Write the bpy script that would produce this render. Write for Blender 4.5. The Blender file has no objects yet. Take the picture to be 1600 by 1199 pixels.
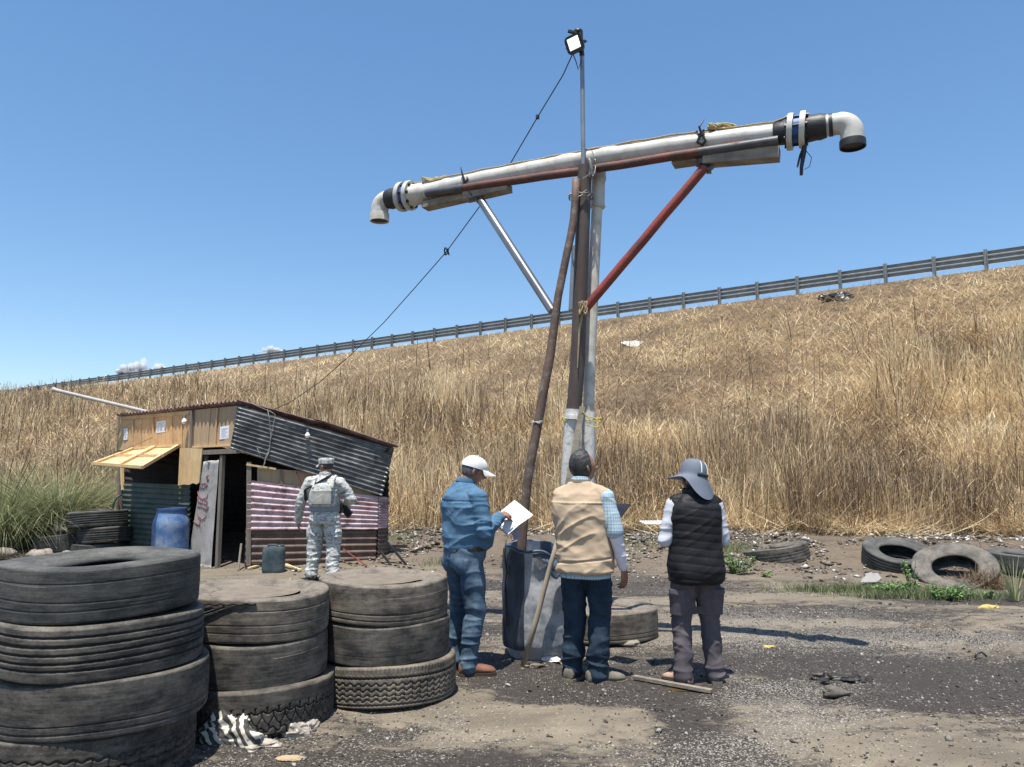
import bpy, math, random
import numpy as np
from mathutils import Vector, Matrix
from math import sin, cos, pi, radians
random.seed(7); RS = np.random.RandomState(11)
SC = bpy.context.scene; COL = SC.collection
# ------------------------------------------------------------ camera, sky, sun, exposure
CAMZ = 1.55; PITCH = radians(6.4); FPX = 1200.0
cd = bpy.data.cameras.new("camera"); cam = bpy.data.objects.new("camera", cd); COL.objects.link(cam)
cd.sensor_width = 36; cd.lens = 36 * FPX / 1600; cd.clip_end = 9000; cd.clip_start = .05
cam.location = (0, 0, CAMZ); cam.rotation_euler = (pi / 2 + PITCH, 0, 0); SC.camera = cam
W = bpy.data.worlds.new("World"); SC.world = W; W.use_nodes = True
nt = W.node_tree; nt.nodes.clear()
sky = nt.nodes.new("ShaderNodeTexSky"); sky.sky_type = 'NISHITA'; sky.sun_disc = False
sky.sun_elevation = radians(74); sky.sun_rotation = pi + .3; sky.altitude = 800
sky.air_density = 1.0; sky.dust_density = .7; sky.ozone_density = 2.2
bg = nt.nodes.new("ShaderNodeBackground"); bg.inputs[1].default_value = .15
wo = nt.nodes.new("ShaderNodeOutputWorld")
gm_ = nt.nodes.new('ShaderNodeGamma'); gm_.inputs[1].default_value = .78; hs_ = nt.nodes.new('ShaderNodeHueSaturation'); hs_.inputs['Saturation'].default_value = 1.3; hs_.inputs['Value'].default_value = 1.12
nt.links.new(sky.outputs[0], gm_.inputs[0]); nt.links.new(gm_.outputs[0], hs_.inputs['Color']); nt.links.new(hs_.outputs[0], bg.inputs[0]); nt.links.new(bg.outputs[0], wo.inputs[0])
sd = bpy.data.lights.new("sun", 'SUN'); sd.energy = 5.0; sd.angle = radians(.53); sd.color = (1, .95, .87)
sun = bpy.data.objects.new("sun", sd); COL.objects.link(sun)
SUNV = Vector((-.07, -.25, 1)).normalized()
sun.rotation_euler = SUNV.to_track_quat('Z', 'Y').to_euler(); sun.location = (0, 0, 30)
SC.view_settings.view_transform = 'Standard'; SC.view_settings.look = 'None'
SC.view_settings.exposure = .62; SC.view_settings.gamma = 1
SC.render.film_transparent = False
SC.cycles.max_bounces = 6; SC.cycles.transparent_max_bounces = 8

# ------------------------------------------------------------ photograph pixel -> world
def ray(px, py):
    x = px - 800; v = 599.5 - py
    return Vector((x / (FPX * cos(PITCH) - v * sin(PITCH)), 1,
                   (v * cos(PITCH) + FPX * sin(PITCH)) / (FPX * cos(PITCH) - v * sin(PITCH))))
def AD(px, py, Y): r = ray(px, py); return Vector((r.x * Y, Y, CAMZ + r.z * Y))
def GZ(px, py, z=0): r = ray(px, py); Y = (z - CAMZ) / r.z; return Vector((r.x * Y, Y, z))
def onplane(px, py, p0, n):
    r = ray(px, py); c = Vector((0, 0, CAMZ)); t = (Vector(p0) - c).dot(n) / r.dot(n); return c + r * t

# ------------------------------------------------------------ noise
def _h(ix, iy, s):
    n = (ix.astype(np.int64) * 374761393 + iy.astype(np.int64) * 668265263 + s * 1274126177) & 0xffffffff
    n = ((n ^ (n >> 13)) * 1274126177) & 0xffffffff
    return ((n ^ (n >> 16)) & 0xffff) / 65535.0
def vn(x, y, s=0):
    x = np.asarray(x, float); y = np.asarray(y, float)
    ix = np.floor(x); iy = np.floor(y); fx = x - ix; fy = y - iy
    fx = fx * fx * (3 - 2 * fx); fy = fy * fy * (3 - 2 * fy)
    a = _h(ix, iy, s); b = _h(ix + 1, iy, s); c = _h(ix, iy + 1, s); d = _h(ix + 1, iy + 1, s)
    return (a * (1 - fx) + b * fx) * (1 - fy) + (c * (1 - fx) + d * fx) * fy
def fbm(x, y, s=0, o=4):
    t = 0; a = .5; n = 0
    for k in range(o):
        t = t + a * vn(x * 2 ** k, y * 2 ** k, s + k * 7); n += a; a *= .5
    return t / n
def sst(a, b, x):
    t = np.clip((x - a) / (b - a), 0, 1); return t * t * (3 - 2 * t)

# ------------------------------------------------------------ materials
MATS = {}
def nodes_of(m):
    m.use_nodes = True; n = m.node_tree; n.nodes.clear()
    o = n.nodes.new("ShaderNodeOutputMaterial"); b = n.nodes.new("ShaderNodeBsdfPrincipled")
    n.links.new(b.outputs[0], o.inputs[0]); return n, b, o
def N(n, t, **k):
    q = n.nodes.new(t)
    for a, v in k.items():
        if a.startswith('i_'): q.inputs[int(a[2:]) if a[2:].isdigit() else a[2:]].default_value = v
        else: setattr(q, a, v)
    return q
def rgba(c): return (c[0], c[1], c[2], 1)
def ramp(n, stops, src):
    r = N(n, "ShaderNodeValToRGB"); e = r.color_ramp.elements
    e[0].position = stops[0][0]; e[0].color = rgba(stops[0][1]); e[1].position = stops[-1][0]; e[1].color = rgba(stops[-1][1])
    for p, c in stops[1:-1]:
        q = e.new(p); q.color = rgba(c)
    n.links.new(src, r.inputs[0]); return r
def M(name, c1, c2=None, sc=6, rough=.8, metal=0, bump=.0, bsc=40, stretch=(1, 1, 1), dirt=None, dsc=3, damt=.5, spec=.4, bdist=.01, sharp=(.35, .65), dthr=.5):
    if name in MATS: return MATS[name]
    m = bpy.data.materials.new(name); MATS[name] = m
    n, b, o = nodes_of(m); L = n.links.new
    b.inputs['Roughness'].default_value = rough; b.inputs['Metallic'].default_value = metal
    b.inputs['Specular IOR Level'].default_value = spec
    tc = N(n, "ShaderNodeTexCoord"); mp = N(n, "ShaderNodeMapping"); mp.inputs[3].default_value = stretch
    L(tc.outputs['Object'], mp.inputs[0])
    c2 = c2 or tuple(x * .75 for x in c1)
    t = N(n, "ShaderNodeTexNoise"); t.inputs['Scale'].default_value = sc; t.inputs['Detail'].default_value = 6; t.inputs['Roughness'].default_value = .65
    L(mp.outputs[0], t.inputs[0]); r = ramp(n, [(sharp[0], c1), (sharp[1], c2)], t.outputs[0]); out = r.outputs[0]
    if dirt:
        d = N(n, "ShaderNodeTexNoise"); d.inputs['Scale'].default_value = dsc; d.inputs['Detail'].default_value = 8; d.inputs['Roughness'].default_value = .7
        L(tc.outputs['Object'], d.inputs[0])
        mr = N(n, "ShaderNodeMapRange"); mr.inputs[1].default_value = dthr - .06; mr.inputs[2].default_value = dthr + .12; mr.inputs[4].default_value = damt
        L(d.outputs[0], mr.inputs[0])
        mx = N(n, "ShaderNodeMix", data_type='RGBA'); L(mr.outputs[0], mx.inputs[0]); L(out, mx.inputs[6]); mx.inputs[7].default_value = rgba(dirt); out = mx.outputs[2]
    L(out, b.inputs['Base Color'])
    if bump:
        t2 = N(n, "ShaderNodeTexNoise"); t2.inputs['Scale'].default_value = bsc; t2.inputs['Detail'].default_value = 5
        L(mp.outputs[0], t2.inputs[0]); bp = N(n, "ShaderNodeBump"); bp.inputs['Strength'].default_value = bump; bp.inputs['Distance'].default_value = bdist
        L(t2.outputs[0], bp.inputs['Height']); L(bp.outputs[0], b.inputs['Normal'])
    return m

# ------------------------------------------------------------ meshes and objects
ORG = {}
class Geo:
    def __init__(s): s.v = []; s.f = []
    def add(s, v, f):
        k = len(s.v); s.v.extend([tuple(p) for p in v]); s.f.extend([tuple(i + k for i in q) for q in f]); return s
    def box(s, c, size, R=None):
        c = Vector(c); v = []
        for x in (-.5, .5):
            for y in (-.5, .5):
                for z in (-.5, .5):
                    p = Vector((x * size[0], y * size[1], z * size[2]))
                    if R is not None: p = R @ p
                    v.append(c + p)
        return s.add(v, [(0, 1, 3, 2), (4, 6, 7, 5), (0, 4, 5, 1), (2, 3, 7, 6), (0, 2, 6, 4), (1, 5, 7, 3)])
    def beam(s, a, b, w, h, up=(0, 0, 1)):          # bar between two points, width w, height h along up
        a = Vector(a); b = Vector(b); d = (b - a); L = d.length; d.normalize()
        sx = d.cross(Vector(up)).normalized(); u = sx.cross(d).normalized()
        R = Matrix((sx, d, u)).transposed(); return s.box((a + b) / 2, (w, L, h), R)
    def tube(s, pts, rad, n=12, caps=True, flat=None):
        pts = [Vector(p) for p in pts]; m = len(pts)
        if not hasattr(rad, '__len__'): rad = [rad] * m
        v = []; prev = None
        for i, p in enumerate(pts):
            d = (pts[min(i + 1, m - 1)] - pts[max(i - 1, 0)]).normalized()
            if prev is None:
                a = Vector((0, 0, 1)) if abs(d.z) < .9 else Vector((0, 1, 0)); x = d.cross(a).normalized()
            else:
                x = (prev - d * prev.dot(d)).normalized()
            prev = x; y = d.cross(x).normalized()
            for k in range(n):
                t = 2 * pi * k / n; v.append(p + (x * cos(t) + y * sin(t)) * rad[i])
        f = []
        for i in range(m - 1):
            for k in range(n):
                k2 = (k + 1) % n; f.append((i * n + k, i * n + k2, (i + 1) * n + k2, (i + 1) * n + k))
        if caps: f.append(tuple(range(n - 1, -1, -1))); f.append(tuple((m - 1) * n + k for k in range(n)))
        return s.add(v, f)
    def prism(s, pts, th, nrm=None):                # planar polygon given thickness th along its normal
        pts = [Vector(p) for p in pts]; k = len(pts)
        if nrm is None: nrm = (pts[1] - pts[0]).cross(pts[2] - pts[0])
        nrm = Vector(nrm).normalized() * th
        v = pts + [p + nrm for p in pts]
        f = [tuple(range(k - 1, -1, -1)), tuple(range(k, 2 * k))] + [(i, (i + 1) % k, (i + 1) % k + k, i + k) for i in range(k)]
        return s.add(v, f)
    def lathe(s, prof, n=32, c=(0, 0, 0), axis=(0, 0, 1), caps=False, closed=False):
        ax = Vector(axis).normalized(); a = Vector((1, 0, 0)) if abs(ax.x) < .9 else Vector((0, 1, 0))
        x = ax.cross(a).normalized(); y = ax.cross(x); c = Vector(c); v = []
        for (r, z) in prof:
            for k in range(n):
                t = 2 * pi * k / n; v.append(c + ax * z + (x * cos(t) + y * sin(t)) * r)
        m = len(prof); f = []
        for i in range(m if closed else m - 1):
            j = (i + 1) % m
            for k in range(n):
                k2 = (k + 1) % n; f.append((i * n + k, i * n + k2, j * n + k2, j * n + k))
        if caps: f.append(tuple(range(n - 1, -1, -1))); f.append(tuple((m - 1) * n + k for k in range(n)))
        return s.add(v, f)
    def ball(s, c, r, n=12, m=8, R=None):
        r = (r, r, r) if not hasattr(r, '__len__') else r; v = []; f = []; c = Vector(c)
        def P(p):
            p = Vector((p[0] * r[0], p[1] * r[1], p[2] * r[2]))
            return c + (R @ p if R is not None else p)
        v.append(P((0, 0, -1)))
        for i in range(1, m):
            a = -pi / 2 + pi * i / m
            for k in range(n): t = 2 * pi * k / n; v.append(P((cos(a) * cos(t), cos(a) * sin(t), sin(a))))
        v.append(P((0, 0, 1))); e = len(v) - 1
        for k in range(n):
            k2 = (k + 1) % n; f.append((0, 1 + k2, 1 + k)); f.append((e, e - n + k, e - n + k2))
            for i in range(m - 2): f.append((1 + i * n + k, 1 + i * n + k2, 1 + (i + 1) * n + k2, 1 + (i + 1) * n + k))
        return s.add(v, f)
    def cap(s, a, b, ra, rb, n=14):                # tapered capsule
        a = Vector(a); b = Vector(b); s.tube([a, b], [ra, rb], n); s.ball(a, ra * .999, n, 8); return s.ball(b, rb * .999, n, 8)
    def mesh(s, name='mesh', smooth=40):
        me = bpy.data.meshes.new(name); me.from_pydata(s.v, [], s.f); me.update()
        if smooth:
            me.shade_smooth()
            if smooth < 180: me.set_sharp_from_angle(angle=radians(smooth))
        return me
def npmesh(name, V, F, attr=None, smooth=False):
    V = np.asarray(V, np.float32).reshape(-1, 3); F = np.asarray(F, np.int32); k = F.shape[1]
    me = bpy.data.meshes.new(name); me.vertices.add(len(V)); me.vertices.foreach_set('co', V.ravel())
    me.loops.add(F.size); me.loops.foreach_set('vertex_index', F.ravel())
    me.polygons.add(len(F)); me.polygons.foreach_set('loop_start', np.arange(len(F), dtype=np.int32) * k)
    me.polygons.foreach_set('loop_total', np.full(len(F), k, np.int32))
    me.update(calc_edges=True)
    if attr:
        for a, d in attr.items():
            q = me.attributes.new(a, 'FLOAT', 'POINT'); q.data.foreach_set('value', np.asarray(d, np.float32))
    if smooth: me.shade_smooth()
    return me
def props(o, label=None, cat=None, group=None, kind=None):
    if label: o['label'] = label
    if cat: o['category'] = cat
    if group: o['group'] = group
    if kind: o['kind'] = kind
    return o
def root(name, loc, label, cat, group=None, rot=None):
    o = bpy.data.objects.new(name, None); COL.objects.link(o); o.location = loc; o.empty_display_size = .1
    if rot: o.rotation_euler = rot
    ORG[o.name] = Vector(loc); return props(o, label, cat, group)
def obj(name, g, mat, parent=None, local=False, label=None, cat=None, group=None, kind=None, smooth=40, origin=None):
    me = g.mesh(name, smooth) if isinstance(g, Geo) else g
    o = bpy.data.objects.new(name, me); COL.objects.link(o)
    if mat: me.materials.append(mat)
    if parent is not None:
        o.parent = parent; org = ORG.get(parent.name, Vector()); ORG[o.name] = org
        if not local: me.transform(Matrix.Translation(-org))
    elif origin is not None:
        me.transform(Matrix.Translation(-Vector(origin))); o.location = origin; ORG[o.name] = Vector(origin)
    else: ORG[o.name] = Vector()
    if kind != 'structure' or label: props(o, label, cat, group, kind)
    else: o['kind'] = kind
    return o
# ------------------------------------------------------------ land: ground, embankment, road
def Yf(X): return 14.7 - .16 * np.clip(X, -200, 40)
def Yr(X): return 41.0 - .725 * np.clip(X, -200, 40)
CREST = 9.0
WET = []      # (x, y, rx, ry, amount) wet dark soil (+) or dry pale soil (-)
for px, py, rx, ry, a in [(910, 1075, .7, .35, 1.1), (1060, 1120, .45, .45, 1.1), (1085, 1160, .35, .4, .6), (1490, 1060, 1.1, .7, 1.3), (1250, 955, 1.7, .5, 1.0), (1060, 1040, .8, .3, .6),
        (1000, 905, 1.2, .7, .8), (800, 915, 1.5, .7, .8), (780, 980, .9, .5, .6), (600, 1150, .3, .2, 1.0), (700, 1190, .6, .22, .7), (1420, 985, 1.0, .25, .5), (1250, 1065, .35, .14, .8), (1530, 930, 1.5, .5, .5), (1200, 1020, .7, .25, .8), (1380, 1010, .5, .15, .6),
        (900, 1120, .5, .25, -1.1), (740, 1100, .6, .4, -1.0), (650, 1165, .5, .2, -.7), (1480, 1170, .9, .35, -1.5), (1180, 935, .8, .22, -.9), (1240, 975, .9, .14, -.8), (1340, 968, .5, .1, -.6), (1520, 985, .5, .2, -.7), (1150, 900, 1.2, .5, -1.0), (1020, 960, 1.0, .3, -.4), (500, 900, 2.5, 1.0, -.9), (980, 1150, .35, .3, -.4), (1230, 1140, .5, .35, -.3)]:
    p = GZ(px, py); WET.append((p.x, p.y, rx, ry, a))
def wet(X, Y):
    w = np.zeros_like(X) + .50
    qx = X + .35 * (fbm(X * 1.2, Y * 1.2, 5) - .5) * 2; qy = Y + .25 * (fbm(X * 1.3, Y * 1.3, 9) - .5) * 2
    for x, y, rx, ry, a in WET:
        w = w + a * np.exp(-((qx - x) / rx) ** 2 - ((qy - y) / ry) ** 2)
    w = w + 2.5 * (fbm(X * .55, Y * 1.6, 21, 6) - .5)
    return w
GRIT = []
for px, py, rx, ry, a in [(1230, 1130, .85, .55, 1.2), (1330, 1000, 1.2, .45, .9), (1420, 985, 1.5, .6, .6), (1180, 1080, .5, .3, .8), (1400, 1070, .7, .3, .6), (1000, 1000, 1.0, .5, .8), (740, 1000, .8, .4, .5), (1150, 965, 1.0, .4, .7), (1300, 950, 1.6, .3, .5), (690, 1130, .7, .4, .35), (1090, 1175, .6, .3, .6), (1560, 1000, .7, .4, .5),
        (910, 1075, .6, .25, -.8), (1060, 1120, .4, .35, -.9), (1500, 1060, .8, .5, -1.2), (1480, 1170, .9, .35, -1.3), (900, 1120, .5, .25, -.6)]:
    p = GZ(px, py); GRIT.append((p.x, p.y, rx, ry, a))
def grit(X, Y):
    w = np.zeros_like(X) - .05
    for x, y, rx, ry, a in GRIT: w = w + a * np.exp(-((X - x) / rx) ** 2 - ((Y - y) / ry) ** 2)
    return w + 1.5 * (fbm(X * 1.4, Y * 2.6, 83, 5) - .5)
def hgt(X, Y):
    d = Y - Yf(X)
    z = .35 * sst(-3.4, 0, d)
    near = sst(-3.0, 1.0, -d) * 1.0
    z = z + .10 * (fbm(X * .45, Y * .6, 2) - .5) * sst(1, -1, d * 0 + 0) 
    z = z + .05 * (fbm(X * 1.6, Y * 1.6, 3) - .5) + .018 * (fbm(X * 9, Y * 9, 4, 3) - .5)
    for px, py, rx, ry, a in BUMPS: z = z + a * np.exp(-((X - px) / rx) ** 2 - ((Y - py) / ry) ** 2)
    z = z - .012 * sst(.2, 1.0, wet(X, Y))
    for x0, k, c_, ph in ((1.75, .22, .02, 0), (3.35, .22, .02, 1.), (.9, -.30, .05, 2.), (4.6, -.12, .0, 3.)):       # wheel tracks
        xc = x0 + k * (Y - 4) + c_ * (Y - 4) ** 2; e_ = np.exp(-(np.abs(X - xc) / .13) ** 4); on_ = sst(9.5, 7.5, Y) * (.35 + .65 * sst(.35, .55, fbm(X * .8, Y * .8, 90)))
        z = z - on_ * (.020 * e_ + .006 * e_ * np.sin(Y * 52 + 14 * np.abs(X - xc) / .13)) + on_ * .012 * np.exp(-((np.abs(X - xc) - .17) / .05) ** 2)
    # rubble bank between yard and reeds
    z = z + .14 * np.exp(-((d + .7) / .7) ** 2) * fbm(X * .8, Y * .8, 31) + .1 * sst(-2.5, 0, d) * (fbm(X * 3, Y * 3, 33) - .3)
    # keep the front yard flat around things that stand on it
    return z - .004
BUMPS = [(.45, 4.95, .5, .3, .05), (2.6, 4.0, .7, .35, .05), (6.5, 12.3, 1.6, 1.0, .04), (.2, 3.9, .4, .2, .03)]
def hz(x, y): return float(hgt(np.array([float(x)]), np.array([float(y)]))[0])
def emb(X, Y):          # embankment height
    yf = Yf(X); yr = Yr(X); u = (Y - yf) / (yr - yf); uc = np.clip(u, 0, 1)
    base = hgt(X, yf)
    slope = .35 + (CREST - .35) * uc ** 1.12
    bl = sst(0, .12, uc)
    z = (base + (slope - .35)) * (1 - bl) + slope * bl
    z = z + bl * (1 - sst(.9, 1, uc)) * (.55 * (fbm(X * .22, Y * .22, 41) - .5) + .22 * (fbm(X * 1.1, Y * 1.1, 43) - .5))
    return z, u
def grid_mesh(name, Xs, Ys, zf, attrs=None, smooth=True):
    ny, nx = Xs.shape
    Z = zf(Xs, Ys); V = np.stack([Xs, Ys, Z], -1).reshape(-1, 3)
    i = np.arange(nx * ny).reshape(ny, nx); F = np.stack([i[:-1, :-1], i[:-1, 1:], i[1:, 1:], i[1:, :-1]], -1).reshape(-1, 4)
    at = {k: fn(Xs, Ys).ravel() for k, fn in (attrs or {}).items()}
    return npmesh(name, V, F, at, smooth)
def axis(segs):
    out = []
    for a, b, st in segs: out += list(np.linspace(a, b, max(2, int(round((b - a) / st)) + 1))[:-1])
    out.append(segs[-1][1]); return np.array(out)
xs = axis([(-420, -60, 20), (-60, -12, 1.5), (-12, -4.5, .15), (-4.5, 8, .035), (8, 14, .12), (14, 60, 2), (60, 420, 20)])
tt = axis([(0, .30, .05), (.30, .80, .0035), (.80, 1, .0035)])
X2, T2 = np.meshgrid(xs, tt); y0 = -60.0
# rows follow the embankment foot: Y runs from -60 to Yf(X), with the fine rows in front of the camera
def rowY(X, T):
    yf = Yf(X); a = np.clip(T / .30, 0, 1); b = np.clip((T - .30) / .70, 0, 1)
    ym = np.minimum(2.6, yf - 2)
    return y0 + (ym - y0) * a + (yf - ym) * b
Y2 = rowY(X2, T2)
ground_me = grid_mesh('ground', X2, Y2, hgt, {'wet': wet, 'grit': grit, 'bank': lambda X, Y: sst(-4.2, -1.2, Y - Yf(X))})
def ground_mat():
    m = bpy.data.materials.new('yard_soil'); n, b, o = nodes_of(m); L = n.links.new
    tc = N(n, "ShaderNodeTexCoord"); at = N(n, "ShaderNodeAttribute", attribute_name='wet'); ab = N(n, "ShaderNodeAttribute", attribute_name='bank')
    def noise(s, d=8, r=.65, st=None):
        t = N(n, "ShaderNodeTexNoise"); t.inputs['Scale'].default_value = s; t.inputs['Detail'].default_value = d; t.inputs['Roughness'].default_value = r
        if st:
            mp = N(n, "ShaderNodeMapping"); mp.inputs[3].default_value = st; L(tc.outputs['Object'], mp.inputs[0]); L(mp.outputs[0], t.inputs[0])
        else: L(tc.outputs['Object'], t.inputs[0])
        return t
    def mth(op, a, bb):
        q = N(n, "ShaderNodeMath", operation=op)
        for i, s in enumerate((a, bb)):
            if isinstance(s, (int, float)): q.inputs[i].default_value = s
            else: L(s, q.inputs[i])
        return q.outputs[0]
    def mr(src, a, bb, c=0., d=1.):
        q = N(n, "ShaderNodeMapRange"); q.inputs[1].default_value = a; q.inputs[2].default_value = bb; q.inputs[3].default_value = c; q.inputs[4].default_value = d; L(src, q.inputs[0]); return q.outputs[0]
    def mix(f, a, bb):
        q = N(n, "ShaderNodeMix", data_type='RGBA'); L(f, q.inputs[0])
        for i, s in ((6, a), (7, bb)):
            if isinstance(s, tuple): q.inputs[i].default_value = rgba(s)
            else: L(s, q.inputs[i])
        return q.outputs[2]
    n1 = noise(7, 9, .7, (.7, 1.3, 1)); n2 = noise(38, 6, .7); n3 = noise(2.2, 6, .6, (.6, 1.5, 1)); n4 = noise(140, 3, .6)
    w = mth('ADD', at.outputs['Fac'], mth('MULTIPLY', mth('SUBTRACT', n1.outputs[0], .5), 3.4))
    w = mr(w, .2, .72)
    dry = ramp(n, [(.25, (.112, .094, .070)), (.5, (.18, .152, .113)), (.75, (.262, .222, .162))], n3.outputs[0]).outputs[0]
    dry = mix(mr(n2.outputs[0], .5, .72, 0, .6), dry, (.12, .10, .082))
    wetc = ramp(n, [(.3, (.027, .0235, .0205)), (.6, (.055, .047, .040)), (.8, (.10, .086, .070))], n2.outputs[0]).outputs[0]
    col = mix(w, dry, wetc)
    # pale gravel trodden into the surface
    vo = N(n, "ShaderNodeTexVoronoi"); vo.inputs['Scale'].default_value = 55; L(tc.outputs['Object'], vo.inputs[0])
    vsep = N(n, "ShaderNodeSeparateColor"); L(vo.outputs['Color'], vsep.inputs[0])
    spot = mth('MULTIPLY', mr(vo.outputs['Distance'], .34, .22), mr(vsep.outputs[0], .45, .5))
    vo2 = N(n, "ShaderNodeTexVoronoi"); vo2.inputs['Scale'].default_value = 24; L(tc.outputs['Object'], vo2.inputs[0])
    vs2 = N(n, "ShaderNodeSeparateColor"); L(vo2.outputs['Color'], vs2.inputs[0])
    spot2 = mth('MULTIPLY', mr(vo2.outputs['Distance'], .3, .2), mr(vs2.outputs[0], .7, .74))
    spot = mth('MAXIMUM', spot, spot2)
    gm = mr(noise(1.6, 7, .7, (.7, 1.6, 1)).outputs[0], .42, .54)
    spot = mth('MULTIPLY', spot, gm)
    stone = ramp(n, [(.0, (.20, .18, .155)), (1, (.42, .38, .33))], vsep.outputs[1]).outputs[0]
    col = mix(mth('MULTIPLY', spot, .9), col, stone)
    ag = N(n, "ShaderNodeAttribute", attribute_name='grit'); vo3 = N(n, "ShaderNodeTexVoronoi"); vo3.inputs['Scale'].default_value = 75; L(tc.outputs['Object'], vo3.inputs[0]); vs3 = N(n, "ShaderNodeSeparateColor"); L(vo3.outputs['Color'], vs3.inputs[0])
    gg = mth('ADD', ag.outputs['Fac'], mth('MULTIPLY', mth('SUBTRACT', n1.outputs[0], .5), 2.2)); gg = mth('ADD', gg, mth('MULTIPLY', mth('SUBTRACT', vs3.outputs[0], .5), .9)); gfac = mth('MULTIPLY', mr(gg, .38, .62), mr(vo3.outputs['Distance'], .62, .40))
    st3 = ramp(n, [(.0, (.12, .108, .092)), (.5, (.235, .212, .178)), (1, (.41, .38, .33))], vs3.outputs[1]).outputs[0]
    col = mix(mth('MULTIPLY', gfac, .92), col, st3); spot = mth('MAXIMUM', spot, mth('MULTIPLY', gfac, .7))
    bk = ramp(n, [(.3, (.075, .058, .043)), (.6, (.165, .128, .092)), (.8, (.23, .185, .14))], n1.outputs[0]).outputs[0]
    col = mix(mth('MULTIPLY', ab.outputs['Fac'], .85), col, bk)
    L(col, b.inputs['Base Color'])
    rr = mr(w, 0, 1, .95, .66); rr = mth('ADD', rr, mth('MULTIPLY', mth('SUBTRACT', n2.outputs[0], .5), .5)); L(rr, b.inputs['Roughness'])
    b.inputs['Specular IOR Level'].default_value = .22
    hh = mth('ADD', mth('MULTIPLY', n2.outputs[0], .8), mth('ADD', mth('MULTIPLY', n4.outputs[0], .25), mth('MULTIPLY', spot, .5)))
    bp = N(n, "ShaderNodeBump"); bp.inputs['Strength'].default_value = .75; bp.inputs['Distance'].default_value = .02; L(hh, bp.inputs['Height']); L(bp.outputs[0], b.inputs['Normal'])
    return m
obj('ground', ground_me, ground_mat(), kind='structure')

# embankment: slope, crest, back slope and the flat land behind it
us = np.concatenate([np.linspace(0, .1, 24)[:-1], np.linspace(.1, 1, 130)[:-1], [1.0]])
xe = axis([(-420, -80, 20), (-80, -30, .8), (-30, 26, .3), (26, 60, 2), (60, 420, 20)])
XE, UE = np.meshgrid(xe, us); YE = Yf(XE) + UE * (Yr(XE) - Yf(XE)); ZE = emb(XE, YE)[0]
# match the ground sheet exactly along the foot
rows = [(.9, CREST + .02), (12, CREST + .02), (30, 0.0), (1500, 0.0)]
for dy, z in rows:
    XE = np.vstack([XE, xe]); YE = np.vstack([YE, Yr(xe) + dy]); ZE = np.vstack([ZE, np.full_like(xe, z)])
ny, nx = XE.shape; i = np.arange(nx * ny).reshape(ny, nx)
F = np.stack([i[:-1, :-1], i[:-1, 1:], i[1:, 1:], i[1:, :-1]], -1).reshape(-1, 4)
uat = np.vstack([UE, np.ones((4, nx))])
emb_me = npmesh('embankment', np.stack([XE, YE, ZE], -1), F, {'u': uat.ravel()}, True)
em = M('straw_soil', (.11, .08, .052), (.22, .16, .095), sc=3.5, rough=.95, bump=.8, bsc=18, bdist=.08, dirt=(.07, .052, .038), dsc=1.1, damt=.6)
obj('embankment', emb_me, em, kind='structure')
rg = Geo(); a0, a1 = -200, 40
rg.prism([(a0, 41 - .725 * a0 + 2.5, CREST + .02), (a1, 41 - .725 * a1 + 2.5, CREST + .02), (a1, 41 - .725 * a1 + 11, CREST + .02), (a0, 41 - .725 * a0 + 11, CREST + .02)], .05, (0, 0, 1))
obj('road', rg, M('asphalt', (.05, .05, .05), (.07, .07, .068), sc=30, rough=.85), kind='structure')

# far cloud heads low over the horizon
cm = bpy.data.materials.new('cloud_vapour'); n_, b_, o_ = nodes_of(cm); b_.inputs['Base Color'].default_value = (.9, .88, .88, 1); b_.inputs['Roughness'].default_value = 1
lw = N(n_, "ShaderNodeLayerWeight"); lw.inputs[0].default_value = .5; tr_ = N(n_, "ShaderNodeBsdfTransparent"); mx_ = N(n_, "ShaderNodeMixShader"); mr_ = N(n_, "ShaderNodeMapRange"); mr_.inputs[1].default_value = 0; mr_.inputs[2].default_value = .75; mr_.inputs[3].default_value = .34; mr_.inputs[4].default_value = 0
n_.links.new(lw.outputs['Facing'], mr_.inputs[0]); n_.links.new(mr_.outputs[0], mx_.inputs[0]); n_.links.new(tr_.outputs[0], mx_.inputs[1]); n_.links.new(b_.outputs[0], mx_.inputs[2]); n_.links.new(mx_.outputs[0], o_.inputs[0])
def cloud(px, py, Y, w, h, seed):
    g = Geo(); rs = random.Random(seed); c = AD(px, py, Y)
    for k in range(26):
        t = rs.uniform(-1, 1); hh = (1 - t * t) * h * rs.uniform(.4, 1)
        g.ball((c.x + t * w, c.y + rs.uniform(-.3, .3) * w, c.z + hh * .5), (w * .22 * rs.uniform(.6, 1.2), w * .2, hh * .5 + h * .12), 14, 9)
    obj('cloud', g, cm, kind='structure', smooth=180)
cloud(222, 582, 6000, 210, 110, 1); cloud(424, 551, 6500, 110, 60, 2)

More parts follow.
